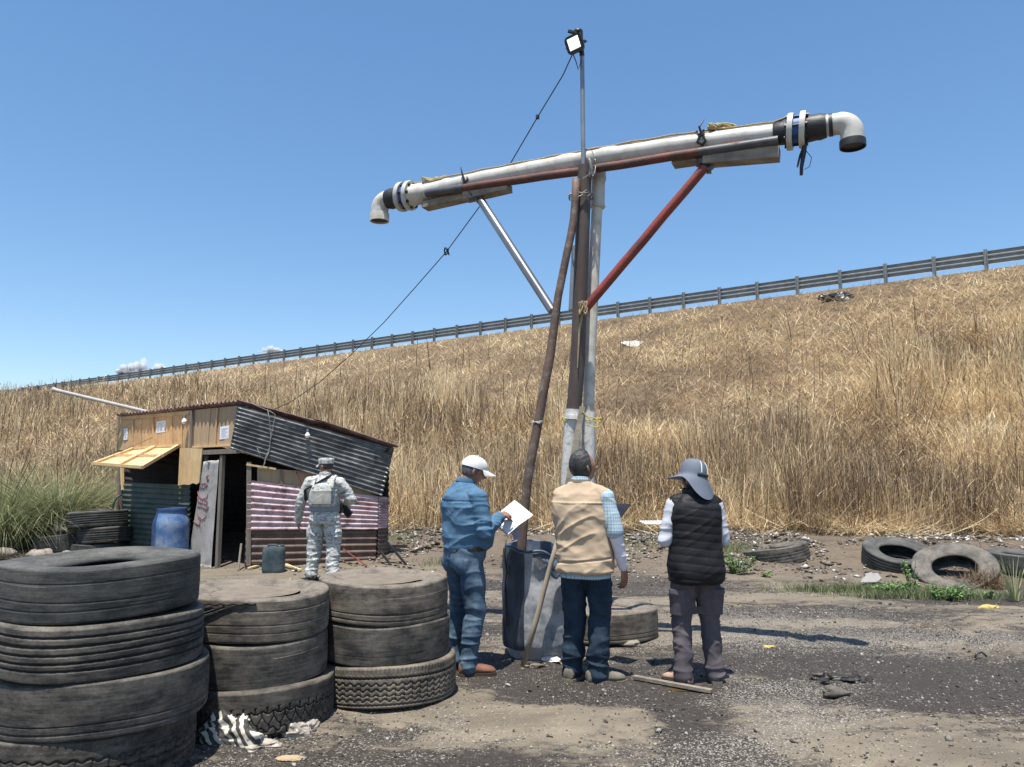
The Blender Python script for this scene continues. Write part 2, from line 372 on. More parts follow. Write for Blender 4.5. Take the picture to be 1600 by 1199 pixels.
# ------------------------------------------------------------ dry reeds and matted straw
def ribbons(B, H, W0, az, lean, curve, seg=3, taper=.25, face=None):
    """B base points (n,3); H length; az lean azimuth; lean, curve in radians -> verts, faces"""
    n = len(B); L = np.linspace(0, 1, seg + 1)
    P = np.zeros((n, seg + 1, 3)); cur = B.copy(); P[:, 0] = cur
    dx = np.cos(az); dy = np.sin(az)
    for k in range(seg):
        th = lean + curve * (k + .5) / seg
        st = (H / seg)[:, None] * np.stack([np.sin(th) * dx, np.sin(th) * dy, np.cos(th)], -1)
        cur = cur + st; P[:, k + 1] = cur
    fa = RS.uniform(0, pi, n) if face is None else face
    wv = np.stack([np.cos(fa), np.sin(fa), np.zeros(n)], -1)
    ww = W0[:, None] * (1 - (1 - taper) * L[None, :])
    A = P - wv[:, None, :] * ww[..., None] * .5; C = P + wv[:, None, :] * ww[..., None] * .5
    V = np.stack([A, C], 2).reshape(n, -1, 3)
    m = 2 * (seg + 1); f = np.array([[2 * k, 2 * k + 1, 2 * k + 3, 2 * k + 2] for k in range(seg)])
    F = (np.arange(n)[:, None, None] * m + f[None]).reshape(-1, 4)
    return V.reshape(-1, 3), F, m
def straw_mat(name, stops, rough=.75):
    m = bpy.data.materials.new(name); n, b, o = nodes_of(m); L = n.links.new
    at = N(n, "ShaderNodeAttribute", attribute_name='tone'); r = ramp(n, stops, at.outputs['Fac'])
    L(r.outputs[0], b.inputs['Base Color']); b.inputs['Roughness'].default_value = rough; b.inputs['Specular IOR Level'].default_value = .3
    tr = N(n, "ShaderNodeBsdfTranslucent"); L(r.outputs[0], tr.inputs[0]); mx = N(n, "ShaderNodeMixShader"); mx.inputs[0].default_value = .18
    L(b.outputs[0], mx.inputs[1]); L(tr.outputs[0], mx.inputs[2]); L(mx.outputs[0], o.inputs[0]); return m
STRAW = straw_mat('dry_straw', [(0, (.075, .052, .036)), (.25, (.28, .192, .114)), (.58, (.58, .43, .248)), (1, (.90, .755, .48))])
def place(n, umin, umax, f0=20., pw=1.5):
    out = []
    while sum(len(o) for o in out) < n:
        px = RS.uniform(-70, 1670, n); r = (px - 800) / 1190.
        # depth along that sight line, denser near
        q = RS.uniform(0, 1, n); yf = 14.7 / (1 + .16 * r); yr = 41. / (1 + .725 * r)
        u = umin + (umax - umin) * q; Y = yf + u * (yr - yf)
        # true param
        X = r * Y; a, uu = emb(X, Y)
        acc = RS.uniform(0, 1, n) < np.minimum(1, (f0 / Y) ** .6) * np.minimum(1, (Y / 14) )
        ok = acc & (uu > umin) & (uu < umax); out.append(np.stack([X, Y, a, uu, px], -1)[ok])
    return np.concatenate(out)[:n]
VV = []; FF = []; TT = []; base = 0
def push(V, F, m, tone):
    global base
    VV.append(V); FF.append(F + base); TT.append(np.repeat(tone, m)); base += len(V)
# upper limit of the standing reeds, by direction of view from the yard
def ulim(px): return np.interp(px, [-100, 150, 350, 600, 900, 1150, 1300, 1450, 1700], [.84, .80, .62, .44, .30, .28, .38, .66, .76])
S = place(125000, -.03, .9); pat = fbm(S[:, 0] * .35, S[:, 1] * .35, 71); pat2 = fbm(S[:, 0] * 1.3, S[:, 1] * 1.3, 72)
keep = (S[:, 3] < ulim(S[:, 4]) + .25 * (pat - .5)) & (pat2 > .36 - .1 * (S[:, 3] < .1)) & (S[:, 3] > -.005 + .05 * fbm(S[:, 0] * 1.6, S[:, 1] * 0, 88) - .02); S = S[keep]; pat = pat[keep]; pat2 = pat2[keep]; n = len(S)
fl = sst(.44, .62, fbm(S[:, 0] * .3 + 9, S[:, 1] * .3, 77))            # trampled patches
H = RS.uniform(.3, 1.4, n) * (.45 + .95 * pat) * (1 - .4 * fl); lean = np.abs(RS.normal(0, .20, n)) + .8 * (RS.uniform(0, 1, n) < .2) * RS.uniform(.3, 1, n) + fl * RS.uniform(.2, 1.3, n); B = S[:, :3].copy(); B[:, 2] -= .03
tone = np.clip(.50 + 1.1 * (pat2 - .5) + .9 * (fbm(S[:, 0] * .5, S[:, 1] * .5, 91) - .5) - .06 * sst(.3, .0, S[:, 3]) + RS.normal(0, .27, n), 0, 1)
tone = tone - .35 * (RS.uniform(0, 1, n) < .12); far = sst(900, 200, S[:, 4]); tone = np.clip(tone - .10 * far, 0, 1)
V, F, m = ribbons(B, H, .0105 * (S[:, 1] / 14) ** .85 * RS.uniform(.5, 1.6, n), RS.uniform(0, 2 * pi, n), lean, RS.normal(0, .22, n), 3, .5); push(V, F, m, tone)
# broken stalks and hanging leaves among them
k = RS.choice(n, int(n * .9)); B2 = S[k, :3].copy(); B2[:, 2] += RS.uniform(0, .9, len(k)) * H[k]; nn = len(k)
V, F, m = ribbons(B2, RS.uniform(.12, .5, nn), .010 * (S[k, 1] / 14) ** .85 * RS.uniform(.5, 1.4, nn), RS.uniform(0, 2 * pi, nn), RS.uniform(.3, 1.6, nn), RS.uniform(0, 1.3, nn), 3, .2); push(V, F, m, np.clip(tone[k] + RS.normal(.0, .15, nn), 0, 1))
# dark dead stems standing proud
S = place(520, .0, .75); n = len(S); V, F, m = ribbons(S[:, :3], RS.uniform(.8, 1.6, n), .016 * (S[:, 1] / 16) * RS.uniform(.7, 1.5, n), RS.uniform(0, 6.28, n), np.abs(RS.normal(0, .12, n)), RS.normal(0, .15, n), 3, .5); push(V, F, m, RS.uniform(0, .18, n))
reed_me = npmesh('dry_reeds', np.concatenate(VV), np.concatenate(FF), {'tone': np.concatenate(TT)})
obj('dry_reeds', reed_me, STRAW, label='tall dry straw-coloured reeds standing over the embankment slope', cat='dry reeds', kind='stuff')
VV = []; FF = []; TT = []; base = 0
S = place(165000, .0, 1.0); n = len(S); pat = fbm(S[:, 0] * .5, S[:, 1] * .5, 61)
B = S[:, :3].copy(); B[:, 2] += RS.uniform(0, .16, n) * (1 - sst(.94, 1, S[:, 3])); H = RS.uniform(.12, .55, n) * (1 - .5 * sst(.85, .97, S[:, 3]))
V, F, m = ribbons(B, H, .0085 * (S[:, 1] / 14) ** .85 * RS.uniform(.5, 1.6, n), RS.uniform(0, 2 * pi, n), RS.uniform(.5, 1.7, n), RS.uniform(-.3, .7, n), 3, .3)
tone = np.clip(.5 + 1.0 * (pat - .5) + RS.normal(0, .2, n) + .10 * sst(.6, .9, S[:, 3]), 0, 1); push(V, F, m, tone)
mat_me = npmesh('matted_straw', np.concatenate(VV), np.concatenate(FF), {'tone': np.concatenate(TT)})
obj('matted_straw', mat_me, STRAW, label='flattened mats of dry grass lying on the slope under the guardrail', cat='dry grass', kind='stuff')

# ------------------------------------------------------------ guardrail
gal = M('galvanised_steel', (.20, .225, .235), (.29, .31, .32), sc=4, rough=.5, metal=.3, dirt=(.10, .09, .08), dsc=8, damt=.4)
P0 = Vector((-95, 41 + .725 * 95, 9.7)); dR = Vector((1, -.725, 0)).normalized(); nR = Vector((-.725, -1, 0)).normalized()
gr = root('guardrail', (0, 41, 9.0), 'long grey corrugated steel guardrail on posts along the top of the embankment', 'guardrail')
prof = [(0, 0), (.015, -.01), (.06, -.055), (.06, -.105), (0, -.15), (0, -.185), (.06, -.235), (.06, -.285), (0, -.33), (0, -.365), (.06, -.415), (.06, -.465), (.015, -.51), (0, -.52)]
g = Geo(); Ltot = (95 + 24) * math.sqrt(1 + .725 ** 2); npt = len(prof)
v = []
for s_ in np.linspace(0, Ltot, 60):
    b_ = P0 + dR * s_
    for (o_, z_) in prof: v.append(b_ - nR * o_ + Vector((0, 0, z_)))
    for (o_, z_) in prof: v.append(b_ - nR * (o_ + .006) + Vector((0, 0, z_)))
f = []
for i_ in range(59):
    for j_ in range(npt - 1):
        a_ = i_ * 2 * npt + j_; f.append((a_, a_ + 1, a_ + 1 + 2 * npt, a_ + 2 * npt)); c_ = a_ + npt; f.append((c_, c_ + 2 * npt, c_ + 1 + 2 * npt, c_ + 1))
g.add(v, f); obj('rail', g, gal, gr, smooth=20)
pg = Geo().box((0, 0, -.42), (.13, .02, .9)).box((-.055, -.05, -.42), (.02, .09, .9)).box((.055, -.05, -.42), (.02, .09, .9)); pme = pg.mesh('post', 0); pme.materials.append(gal)
s_ = 0; ang = math.atan2(dR.y, dR.x); k = 0
while s_ < Ltot and k < 84:
    p = P0 + dR * (Ltot - s_ - .8) + nR * .025; o = bpy.data.objects.new('post', pme); COL.objects.link(o); o.parent = gr
    o.location = p + Vector((0, 0, .04)) - Vector((0, 41, 9.0)); o.rotation_euler = (0, 0, ang + pi * 0); s_ += 1.72; k += 1
# ------------------------------------------------------------ tyres
def tire_mat(name, base, dust, damt, seed=0, sc=5):
    m = bpy.data.materials.new(name); n, b, o = nodes_of(m); L = n.links.new
    tc = N(n, "ShaderNodeTexCoord"); mp = N(n, "ShaderNodeMapping"); mp.inputs[1].default_value = (seed * 3.1, seed * 1.7, seed); mp.inputs[3].default_value = (1, 1, 1.6); L(tc.outputs['Object'], mp.inputs[0])
    t = N(n, "ShaderNodeTexNoise"); t.inputs['Scale'].default_value = sc; t.inputs['Detail'].default_value = 10; t.inputs['Roughness'].default_value = .72; L(mp.outputs[0], t.inputs[0])
    t3 = N(n, "ShaderNodeTexNoise"); t3.inputs['Scale'].default_value = 70; t3.inputs['Detail'].default_value = 6; t3.inputs['Roughness'].default_value = .7; L(mp.outputs[0], t3.inputs[0])
    gq = N(n, "ShaderNodeAttribute", attribute_name='groove'); dq = N(n, "ShaderNodeAttribute", attribute_name='dust')
    mr = N(n, "ShaderNodeMapRange"); mr.inputs[1].default_value = .38; mr.inputs[2].default_value = .62; mr.inputs[4].default_value = damt; L(t.outputs[0], mr.inputs[0])
    ad = N(n, "ShaderNodeMath", operation='ADD'); ad.use_clamp = True; L(mr.outputs[0], ad.inputs[0]); L(dq.outputs['Fac'], ad.inputs[1])
    mp4 = N(n, "ShaderNodeMapping"); mp4.inputs[3].default_value = (1, 1, 14); mp4.inputs[1].default_value = (seed, 0, 0); L(tc.outputs['Object'], mp4.inputs[0]); t4 = N(n, "ShaderNodeTexNoise"); t4.inputs['Scale'].default_value = 4; t4.inputs['Detail'].default_value = 8; t4.inputs['Roughness'].default_value = .75; L(mp4.outputs[0], t4.inputs[0])
    ms = N(n, "ShaderNodeMapRange"); ms.inputs[1].default_value = .42; ms.inputs[2].default_value = .62; ms.inputs[3].default_value = -.15; ms.inputs[4].default_value = .30; L(t4.outputs[0], ms.inputs[0]); ad4 = N(n, "ShaderNodeMath", operation='ADD'); ad4.use_clamp = True; L(ad.outputs[0], ad4.inputs[0]); L(ms.outputs[0], ad4.inputs[1]); ad = ad4
    fm = N(n, "ShaderNodeMapRange"); fm.inputs[1].default_value = .3; fm.inputs[2].default_value = .7; fm.inputs[3].default_value = .62; fm.inputs[4].default_value = 1.25; L(t3.outputs[0], fm.inputs[0])
    mu = N(n, "ShaderNodeMath", operation='MULTIPLY'); mu.use_clamp = True; L(ad.outputs[0], mu.inputs[0]); L(fm.outputs[0], mu.inputs[1])
    mx = N(n, "ShaderNodeMix", data_type='RGBA'); L(mu.outputs[0], mx.inputs[0]); mx.inputs[6].default_value = rgba(base); mx.inputs[7].default_value = rgba(dust)
    gm = N(n, "ShaderNodeMix", data_type='RGBA'); gp = N(n, "ShaderNodeMath", operation='MULTIPLY'); L(gq.outputs['Fac'], gp.inputs[0]); gp.inputs[1].default_value = .8; L(gp.outputs[0], gm.inputs[0]); L(mx.outputs[2], gm.inputs[6]); gm.inputs[7].default_value = (.010, .0095, .009, 1)  # groove shade put into the colour: rubber goes near black in the cuts
    L(gm.outputs[2], b.inputs['Base Color']); b.inputs['Roughness'].default_value = .78; b.inputs['Specular IOR Level'].default_value = .35
    bp = N(n, "ShaderNodeBump"); bp.inputs['Strength'].default_value = .5; bp.inputs['Distance'].default_value = .002
    L(t3.outputs[0], bp.inputs['Height']); L(bp.outputs[0], b.inputs['Normal'])
    return m
def tire_mesh(R=.52, Wd=.27, r=.285, kind='bald', nt=220, seed=0, wob=.002):
    """tyre lying flat, axis z, resting on z = 0"""
    h = Wd / 2; prof = []; hi = nt > 150
    nT = 84 if hi else 26
    prof += [(r - .012, -h * .62, 0, .3), (r, -h * .78, 0, .3), (r + .02, -h * .86, 0, .4), (r + .05, -h * .9, 0, .35), (R * .78, -h * .99, 0, .3), (R * .86, -h, 0, .3), (R * .95, -h * .985, 0, .25), (R - .010, -h * .94, 0, .15)]
    for z in np.linspace(-h * .88, h * .88, nT): prof.append((R - .005 * (z / h) ** 2, z, 1, 0))
    prof += [(R - .010, h * .94, 0, .15), (R * .95, h * .985, 0, .35), (R * .93, h * .995, 0, .4), (R * .92, h * .97, 0, .5), (R * .87, h, 0, .45), (R * .78, h * .985, 0, .5), (r + .075, h * .89, 0, .55), (r + .045, h * .78, 0, .5), (r + .03, h * .79, 0, .5), (r + .008, h * .70, 0, .35), (r - .006, h * .58, 0, .2)]
    prof += [(r + .01, h * .50, 0, 0), (R * .85, h * .72, 0, 0), (R - .04, h * .5, 0, 0), (R - .035, 0, 0, 0), (R - .04, -h * .5, 0, 0), (R * .85, -h * .72, 0, 0), (r + .01, -h * .55, 0, 0)]
    P = np.array(prof); rr, zz, tr, du = P.T; m = len(P)
    th = np.linspace(0, 2 * pi, nt, endpoint=False); T, Z = np.meshgrid(th, zz); Rr = np.repeat(rr[:, None], nt, 1); TR = tr[:, None] * np.ones_like(T)
    gro = np.zeros_like(T); dep = np.zeros_like(T)
    def line(z0, w, d, wavy=0, nw=40):
        zc = z0 + wavy * np.sin(T * nw); return np.exp(-((Z - zc) / w) ** 2) * d
    if kind == 'ribs':
        for z0 in (-.068, -.03, .008, .046, .085): dep += line(z0, .0046, .014, .0006, 60)
    if kind == 'lined':
        for z0 in (-.095, -.055): dep += line(z0, .0038, .006)
    if kind == 'faint':
        for z0 in (-.07, -.03, .06): dep += line(z0, .003, .003)
    if kind in ('blocks', 'zigzag', 'hex'):
        nb = {'blocks': 44, 'zigzag': 52, 'hex': 46}[kind]
        if kind == 'hex':
            uu = T * nb / (2 * pi) + 2 * (Z + .13); vv = (Z + .14) / .058 + .25 * np.sin(T * nb); d1 = np.full_like(T, 9.); d2 = d1.copy()
            for dj in (-1, 0, 1):
                rj = np.floor(vv / .866) + dj; off = .5 * (rj % 2)
                for di in (-1, 0, 1):
                    ci = np.floor(uu - off) + di + off + .5; dd_ = np.hypot(uu - ci, (vv - (rj + .5) * .866)); nd = dd_ < d1; d2 = np.where(nd, d1, np.minimum(d2, dd_)); d1 = np.where(nd, dd_, d1)
            dep += np.clip(1.3 - (d2 - d1) / .13, 0, 1) * .012 * (Z < .045)
        elif kind == 'hexold':
            rw = .052; row = np.floor((Z + .13) / rw); zl = (Z + .13) / rw - row; ph = (T * nb / (2 * pi) + .5 * (row % 2)); pl = ph - np.floor(ph)
            skew = (pl - .5) * .55; e1 = np.abs(((zl + skew + .5) % 1) - .5); e2 = np.minimum(pl, 1 - pl)
            dep += (np.clip(1 - e2 / .07, 0, 1) + np.clip(1 - np.minimum(np.abs(zl + .28 * np.abs(pl - .5) - .1), 1) / .09, 0, 1)).clip(0, 1) * .011 * (np.abs(Z) < .10)
        elif kind == 'zigzag':
            for z0 in (-.075, -.04, -.005, .03): dep += line(z0, .0055, .009, .008, nb)
            pl = (T * nb / (2 * pi)) % 1; dep += np.clip(1 - np.abs(pl - .5) / .10, 0, 1) * .008 * ((Z > -.075) & (Z < .03))
            dep += line(.062, .006, .012, .002, nb * 2); dep += line(-.105, .005, .010, .002, nb * 2)
            dep += np.clip(1 - np.abs((T * nb * 2 / (2 * pi)) % 1 - .5) / .18, 0, 1) * .006 * (Z > .085)
        else:
            for z0 in (-.09, -.045, .0, .045): dep += line(z0, .004, .008, .006, nb)
            sh = np.floor((Z + .135) / .045) * .37; pl = (T * nb / (2 * pi) + sh) % 1; dep += np.clip(1 - np.abs(pl - .5) / .07, 0, 1) * .008 * (Z < .05)
            dep += np.clip(1 - np.abs((T * nb * 2 / (2 * pi)) % 1 - .5) / .2, 0, 1) * .004 * (Z > .09)
    dep = np.minimum(dep, .013) * TR
    wr = fbm(T * 5 + seed * 5, Z * 9 + seed, seed, 2) - .5
    chips = 0
    Rr = Rr - dep - chips + wob * 1.5 * wr * TR + .006 * np.sin(T * 2 + seed) * (tr[:, None] + .3)
    Z2 = Z + .008 * np.sin(T * 1 + seed * 2) * (np.abs(Z) > .05) + .006 * np.sin(3 * T + seed)
    V = np.stack([Rr * np.cos(T), Rr * np.sin(T), Z2 + h], -1).reshape(-1, 3)
    i = np.arange(m * nt).reshape(m, nt); i2 = np.roll(i, -1, 1); j = np.roll(i, -1, 0); j2 = np.roll(i2, -1, 0)
    F = np.stack([i, i2, j2, j], -1).reshape(-1, 4)
    me = npmesh('tire', V, F, {'groove': (dep / .013).ravel(), 'dust': (du[:, None] * (Z > 0) * .7 + .35 * du[:, None] * (Z > 0) * (fbm(T * 3, Z * 8 + rr[:, None] * 12, seed) - .5) * 3).ravel()}, True)
    return me
tm_dark = tire_mat('rubber_dark', (.018, .021, .021), (.115, .112, .098), .55, 1)
tm_grey = tire_mat('rubber_grey', (.024, .0235, .022), (.16, .142, .117), .70, 2)
tm_dust = tire_mat('rubber_dusty', (.042, .037, .031), (.20, .17, .133), .9, 3)
tm_lug = tire_mat('rubber_lug', (.022, .021, .0195), (.145, .126, .102), .55, 4, 7)
def fill(t, r, z, seed):
    g = Geo(); n = 40; v = [(0, 0, z - .004)]
    for j in range(1, 7):
        for k in range(n): a = 2 * pi * k / n; rr = r * j / 6; v.append((rr * cos(a), rr * sin(a), z + .010 * (float(fbm(np.array(rr * 6 * cos(a) + seed), np.array(rr * 6 * sin(a)), seed)) - .5) - .006 * (1 - j / 6)))
    f = [(0, 1 + k, 1 + (k + 1) % n) for k in range(n)] + [(1 + (j - 1) * n + k, 1 + j * n + k, 1 + j * n + (k + 1) % n, 1 + (j - 1) * n + (k + 1) % n) for j in range(1, 6) for k in range(n)]
    obj('soil_fill', g.add(v, f), M('dry_soil_fill', (.20, .165, .125), (.14, .115, .09), sc=9, rough=.95, bump=.5, bsc=40), t, local=True)
def tire(x, y, z, kind, mat, label, rz=0, tx=0, ty=0, R=.52, Wd=.27, nt=220, seed=0, group=None, r=.285, wob=.002):
    if nt == 300 and kind in ('hex', 'blocks', 'zigzag'): nt = 660
    me = tire_mesh(R, Wd, r, kind, nt, seed, wob); me.materials.append(mat)
    o = bpy.data.objects.new('truck_tire', me); COL.objects.link(o); o.location = (x, y, z); o.rotation_euler = (tx, ty, rz)
    return props(o, label, 'tire', group)
GS = 'stacked worn truck tires'
sx, sy = -2.245, 4.27
tire(sx + .02, sy - .02, .0, 'blocks', tm_lug, 'bottom tire of the nearest stack, block tread, cut by the lower left corner', .3, 0, .01, .505, .27, 300, 1, GS)
tire(sx + .06, sy, .268, 'lined', tm_grey, 'bald tire with one low groove, second from the bottom of the nearest stack', 1.1, .01, -.012, .52, .27, 300, 2, GS)
tire(sx + .035, sy - .01, .540, 'ribs', tm_grey, 'tire with four long rib grooves, second from the top of the nearest stack', 2.0, 0, -.01, .515, .27, 300, 3, GS)
tire(sx + .01, sy, .812, 'faint', tm_dark, 'dark bald tire topping the tallest and nearest stack at the left edge',   .5, 0, .0, .505, .27, 300, 4, GS, r=.265)
sx, sy = -1.665, 5.12
tire(sx + .04, sy - .03, .0, 'hex', tm_lug, 'bottom tire of the middle stack with hexagonal lug tread beside the striped rag', .2, 0, 0, .485, .262, 300, 5, GS)
tire(sx + .0, sy, .261, 'bald', tm_grey, 'bald pitted tire in the centre of the middle stack', 1.2, .0, -.012, .47, .262, 260, 6, GS, wob=.003)
tm_ = tire(sx - .0, sy, .522, 'faint', tm_dust, 'split tire with slanting cut cords on top of the middle stack', 2.2, 0, .008, .465, .262, 260, 7, GS, r=.27); fill(tm_, .278, .238, 1); HT = tm_
sx, sy = -.90, 5.64
tire(sx + .02, sy - .02, .0, 'zigzag', tm_dust, 'bottom tire of the right stack with zigzag lugs beside the jeans', .7, 0, -.008, .48, .265, 300, 8, GS)
tire(sx - .01, sy, .262, 'bald', tm_grey, 'smooth shaded tire in the middle of the right stack', 1.9, 0, -.008, .468, .262, 260, 9, GS)
tm_ = tire(sx - .02, sy, .525, 'lined', tm_dust, 'tan dusty tire with a thin line round it on top of the right stack', 2.6, 0, 0, .465, .268, 260, 10, GS, r=.27); fill(tm_, .278, .250, 2)
tm_ = tire(.86, 7.52, .0, 'lined', tm_dust, 'single dusty tire lying flat behind the man in the beige vest', 0, 0, 0, .53, .27, 200, 11); fill(tm_, .29, .215, 3)
# torn cords slanting over the tread of the split tyre
for k_, (a0_, a1_, z0_, z1_) in enumerate(((-2.34, -1.62, .115, .228), (-2.34, -1.55, .10, .222), (-2.34, -1.72, .088, .19))):
    pts = [Vector((cos(a0_ + (a1_ - a0_) * t / 20) * .466, sin(a0_ + (a1_ - a0_) * t / 20) * .466, z0_ + (z1_ - z0_) * t / 20)) for t in range(21)]; M_ = Matrix.Rotation(-HT.rotation_euler.z, 3, 'Z')
    obj('torn_cord', Geo().tube([M_ @ p for p in pts], .0045, 6), tm_dark, HT, local=True, smooth=180)
M_ = Matrix.Rotation(-HT.rotation_euler.z, 3, 'Z'); g = Geo(); g.tube([M_ @ Vector((cos(a) * .468, sin(a) * .468, .232 + .004 * sin(a * 40))) for a in np.linspace(-2.4, -1.25, 50)], .006, 6); obj('split_edge', g, M('dark_split', (.012, .011, .010), rough=.9), HT, local=True, smooth=180)
# tyres on the right bank
GR = 'tires dumped at the foot of the bank'
p = AD(1403, 872, 11.75); tire(p.x, p.y, hz(p.x, p.y) - .03, 'ribs', tm_dark, 'dark ribbed tire lying tilted on the bank, left of the two leaning tires', 0, radians(17), 0, .525, .27, 150, 12, GR)
p = AD(1490, 892, 10.95); tire(p.x + .02, p.y, hz(p.x, p.y) + .0, 'ribs', tm_grey, 'tire leaning steeply on another with weeds growing against it', 0, radians(24), radians(-15), .545, .27, 150, 13, GR)
p = AD(1592, 905, 11.3); tire(p.x + .15, p.y + .1, hz(p.x, p.y) - .01, 'faint', tm_dark, 'tire at the right edge lying flat under the leaning tire', 0, radians(4), radians(3), .52, .27, 120, 14, GR)
p = AD(1232, 884, 12.0); tire(p.x, p.y + .45, hz(p.x, p.y) - .06, 'blocks', tm_grey, 'half buried tire of which only a grey tread edge shows near the reeds', 0, radians(-3), radians(-11), .50, .27, 120, 15, GR)
# tyres by the shack
GL = 'tires piled left of the shack'
bx, by = -7.35, 14.0
tire(bx, by, .0, 'lined', tm_dark, 'lowest tire of the pile against the green tin wall', 0, 0, 0, .5, .27, 110, 16, GL)
tire(bx + .1, by, .27, 'ribs', tm_dark, 'ribbed tire in the middle of the pile against the green tin wall', 0, 0, -.03, .5, .27, 110, 17, GL)
tire(bx - .06, by, .55, 'ribs', tm_dark, 'upper ribbed tire of the pile behind the green hose', 0, .0, -.07, .52, .27, 110, 18, GL)
tire(bx - .72, by + .1, .10, 'bald', tm_dark, 'dark sagging tire beside the pale rocks left of the shack', 0, .0, -.12, .48, .3, 110, 19, GL)
tire(bx - .52, by + .3, .44, 'faint', tm_grey, 'grey tire tilted on the pile with its dusty sidewall facing up', 0, .38, -.12, .48, .24, 110, 20, GL)
# ------------------------------------------------------------ water filling mast
rust = M('rusty_red_steel', (.10, .034, .026), (.16, .048, .036), sc=9, rough=.62, bump=.25, bsc=60, dirt=(.05, .035, .028), dsc=7, damt=.85, dthr=.48)
redp = M('red_oxide_paint', (.26, .048, .035), (.20, .04, .03), sc=7, rough=.5, dirt=(.07, .035, .028), dsc=6, damt=.8, dthr=.53, bump=.15)
brown = M('brown_weathered_steel', (.060, .043, .037), (.095, .07, .06), sc=5, rough=.55, bump=.2, bsc=50, dirt=(.16, .13, .11), dsc=9, damt=.35, dthr=.6, stretch=(1, 1, .4))
rpipe = M('rusty_pipe', (.075, .052, .040), (.125, .078, .056), sc=8, rough=.7, bump=.3, bsc=45, dirt=(.26, .235, .205), dsc=11, damt=.6, dthr=.56, stretch=(1, 1, .5))
steel = M('bare_grey_steel', (.30, .30, .31), (.18, .17, .17), sc=3, rough=.34, metal=.75, stretch=(1, 1, .3))
galv = M('grey_conduit', (.20, .22, .24), (.28, .30, .31), sc=6, rough=.45, metal=.4)
pvc = M('white_pvc', (.56, .545, .50), (.46, .44, .395), sc=3, rough=.45, bump=.1, bsc=20, dirt=(.30, .265, .21), dsc=5, damt=.7, dthr=.53, stretch=(.6, .6, 1.5))
pvcold = M('aged_white_pvc', (.66, .63, .56), (.52, .48, .41), sc=4, rough=.55, bump=.1, dirt=(.22, .18, .14), dsc=6, damt=.6, dthr=.56, stretch=(1, 1, .4))
blk = M('black_rubber', (.018, .018, .02), (.03, .03, .032), rough=.5, bump=.3, bsc=30)
ltbl = M('blue_gasket', (.02, .08, .26), (.03, .10, .30), rough=.5)
plank = M('weathered_plank', (.33, .28, .215), (.22, .185, .145), sc=14, rough=.85, bump=.4, bsc=40, stretch=(.15, 1, 1), dirt=(.10, .085, .07), dsc=5, damt=.6)
whp = M('flaking_whitewash', (.68, .67, .64), (.55, .54, .5), sc=14, rough=.75, bump=.4, bsc=30, dirt=(.12, .10, .09), dsc=16, damt=.8, dthr=.56, stretch=(1, 1, .35))
ropem = M('rope_fibre', (.42, .33, .19), (.26, .2, .12), sc=60, rough=.9, bump=.6, bsc=120)
ropey = M('straw_rope', (.52, .43, .20), (.33, .25, .12), sc=60, rough=.9, bump=.6, bsc=120)
def armp(px, py):         # point on the vertical plane of the arm
    r = ray(px, py).x; t = (r * 8.05 + 1.405) / (4.28 + 1.93 * r); return AD(px, py, 8.05 - 1.93 * t)
AX = Vector((.9116, -.411, 0)); OUT = Vector((-.411, -.9116, 0))
mast = root('water_filling_mast', (.47, 7.1, 0), 'tall T-shaped water filling mast of steel and white pipe rising behind the men', 'water pipe mast')
mT = AD(914, 260, 7.0); mB = AD(903, 560, 7.02); mB2 = AD(889, 740, 7.04); d = (mB2 - mT); mB3 = mT + d * (mT.z + .05) / -d.z
g = Geo().tube([mT, mB, mB2, Vector((mB3.x, mB3.y, -.05))], [.066, .069, .070, .070], 24); mo = obj('mast_pipe', g, brown, mast)
g = Geo()                                          # whitewashed collar on the foot of the mast
a = AD(896, 640, 7.02); b_ = AD(891, 735, 7.03); c_ = b_ + (b_ - a) * (b_.z - .0) / (a.z - b_.z)
g.tube([a, b_, c_], [.078, .080, .08], 20); obj('whitewashed_sleeve', g, whp, mast)
g = Geo().tube([AD(897.5, 650, 7.0), AD(897.2, 656, 7.0)], .083, 20); obj('sleeve_collar', g, whp, mast)
def wob(pts, n, amp, seed):                        # subdivide a line with small dents
    rs = random.Random(seed); out = []
    pts = [Vector(p) for p in pts]
    for i in range(len(pts) - 1):
        for k in range(n): out.append(pts[i].lerp(pts[i + 1], k / n) + Vector((rs.uniform(-1, 1), rs.uniform(-1, 1), rs.uniform(-1, 1))) * amp)
    return out + [pts[-1]]
aL = armp(650, 304.5); aR = armp(1222, 208.5)
def am_(t):                                        # the pipe is bowed slightly upwards between its ends
    return aL.lerp(aR, t) + Vector((0, 0, .055 * 4 * t * (1 - t)))
pts = []; rad = []
for k in range(61):
    t = k / 60; sag = -.03 * 4 * t * (1 - t) * 0; pts.append(am_(t) + Vector((0, 0, sag))); rad.append(.086 + .0015 * sin(t * 37) + .001 * sin(t * 91))
obj('arm_pipe', Geo().tube(pts, rad, 28), pvc, mast)
for px, w in ((886, .035), (948, .028), (957, .02), (700, .02)):
    g = Geo()
    t = (armp(px, 250) - aL).dot(AX) / (aR - aL).dot(AX); c = am_(t); g.tube([c - AX * w * 3, c - AX * w, c + AX * w, c + AX * w * 3], [.0865, .0955, .0955, .0865], 28, False); obj('pipe_joint', g, pvc, mast)

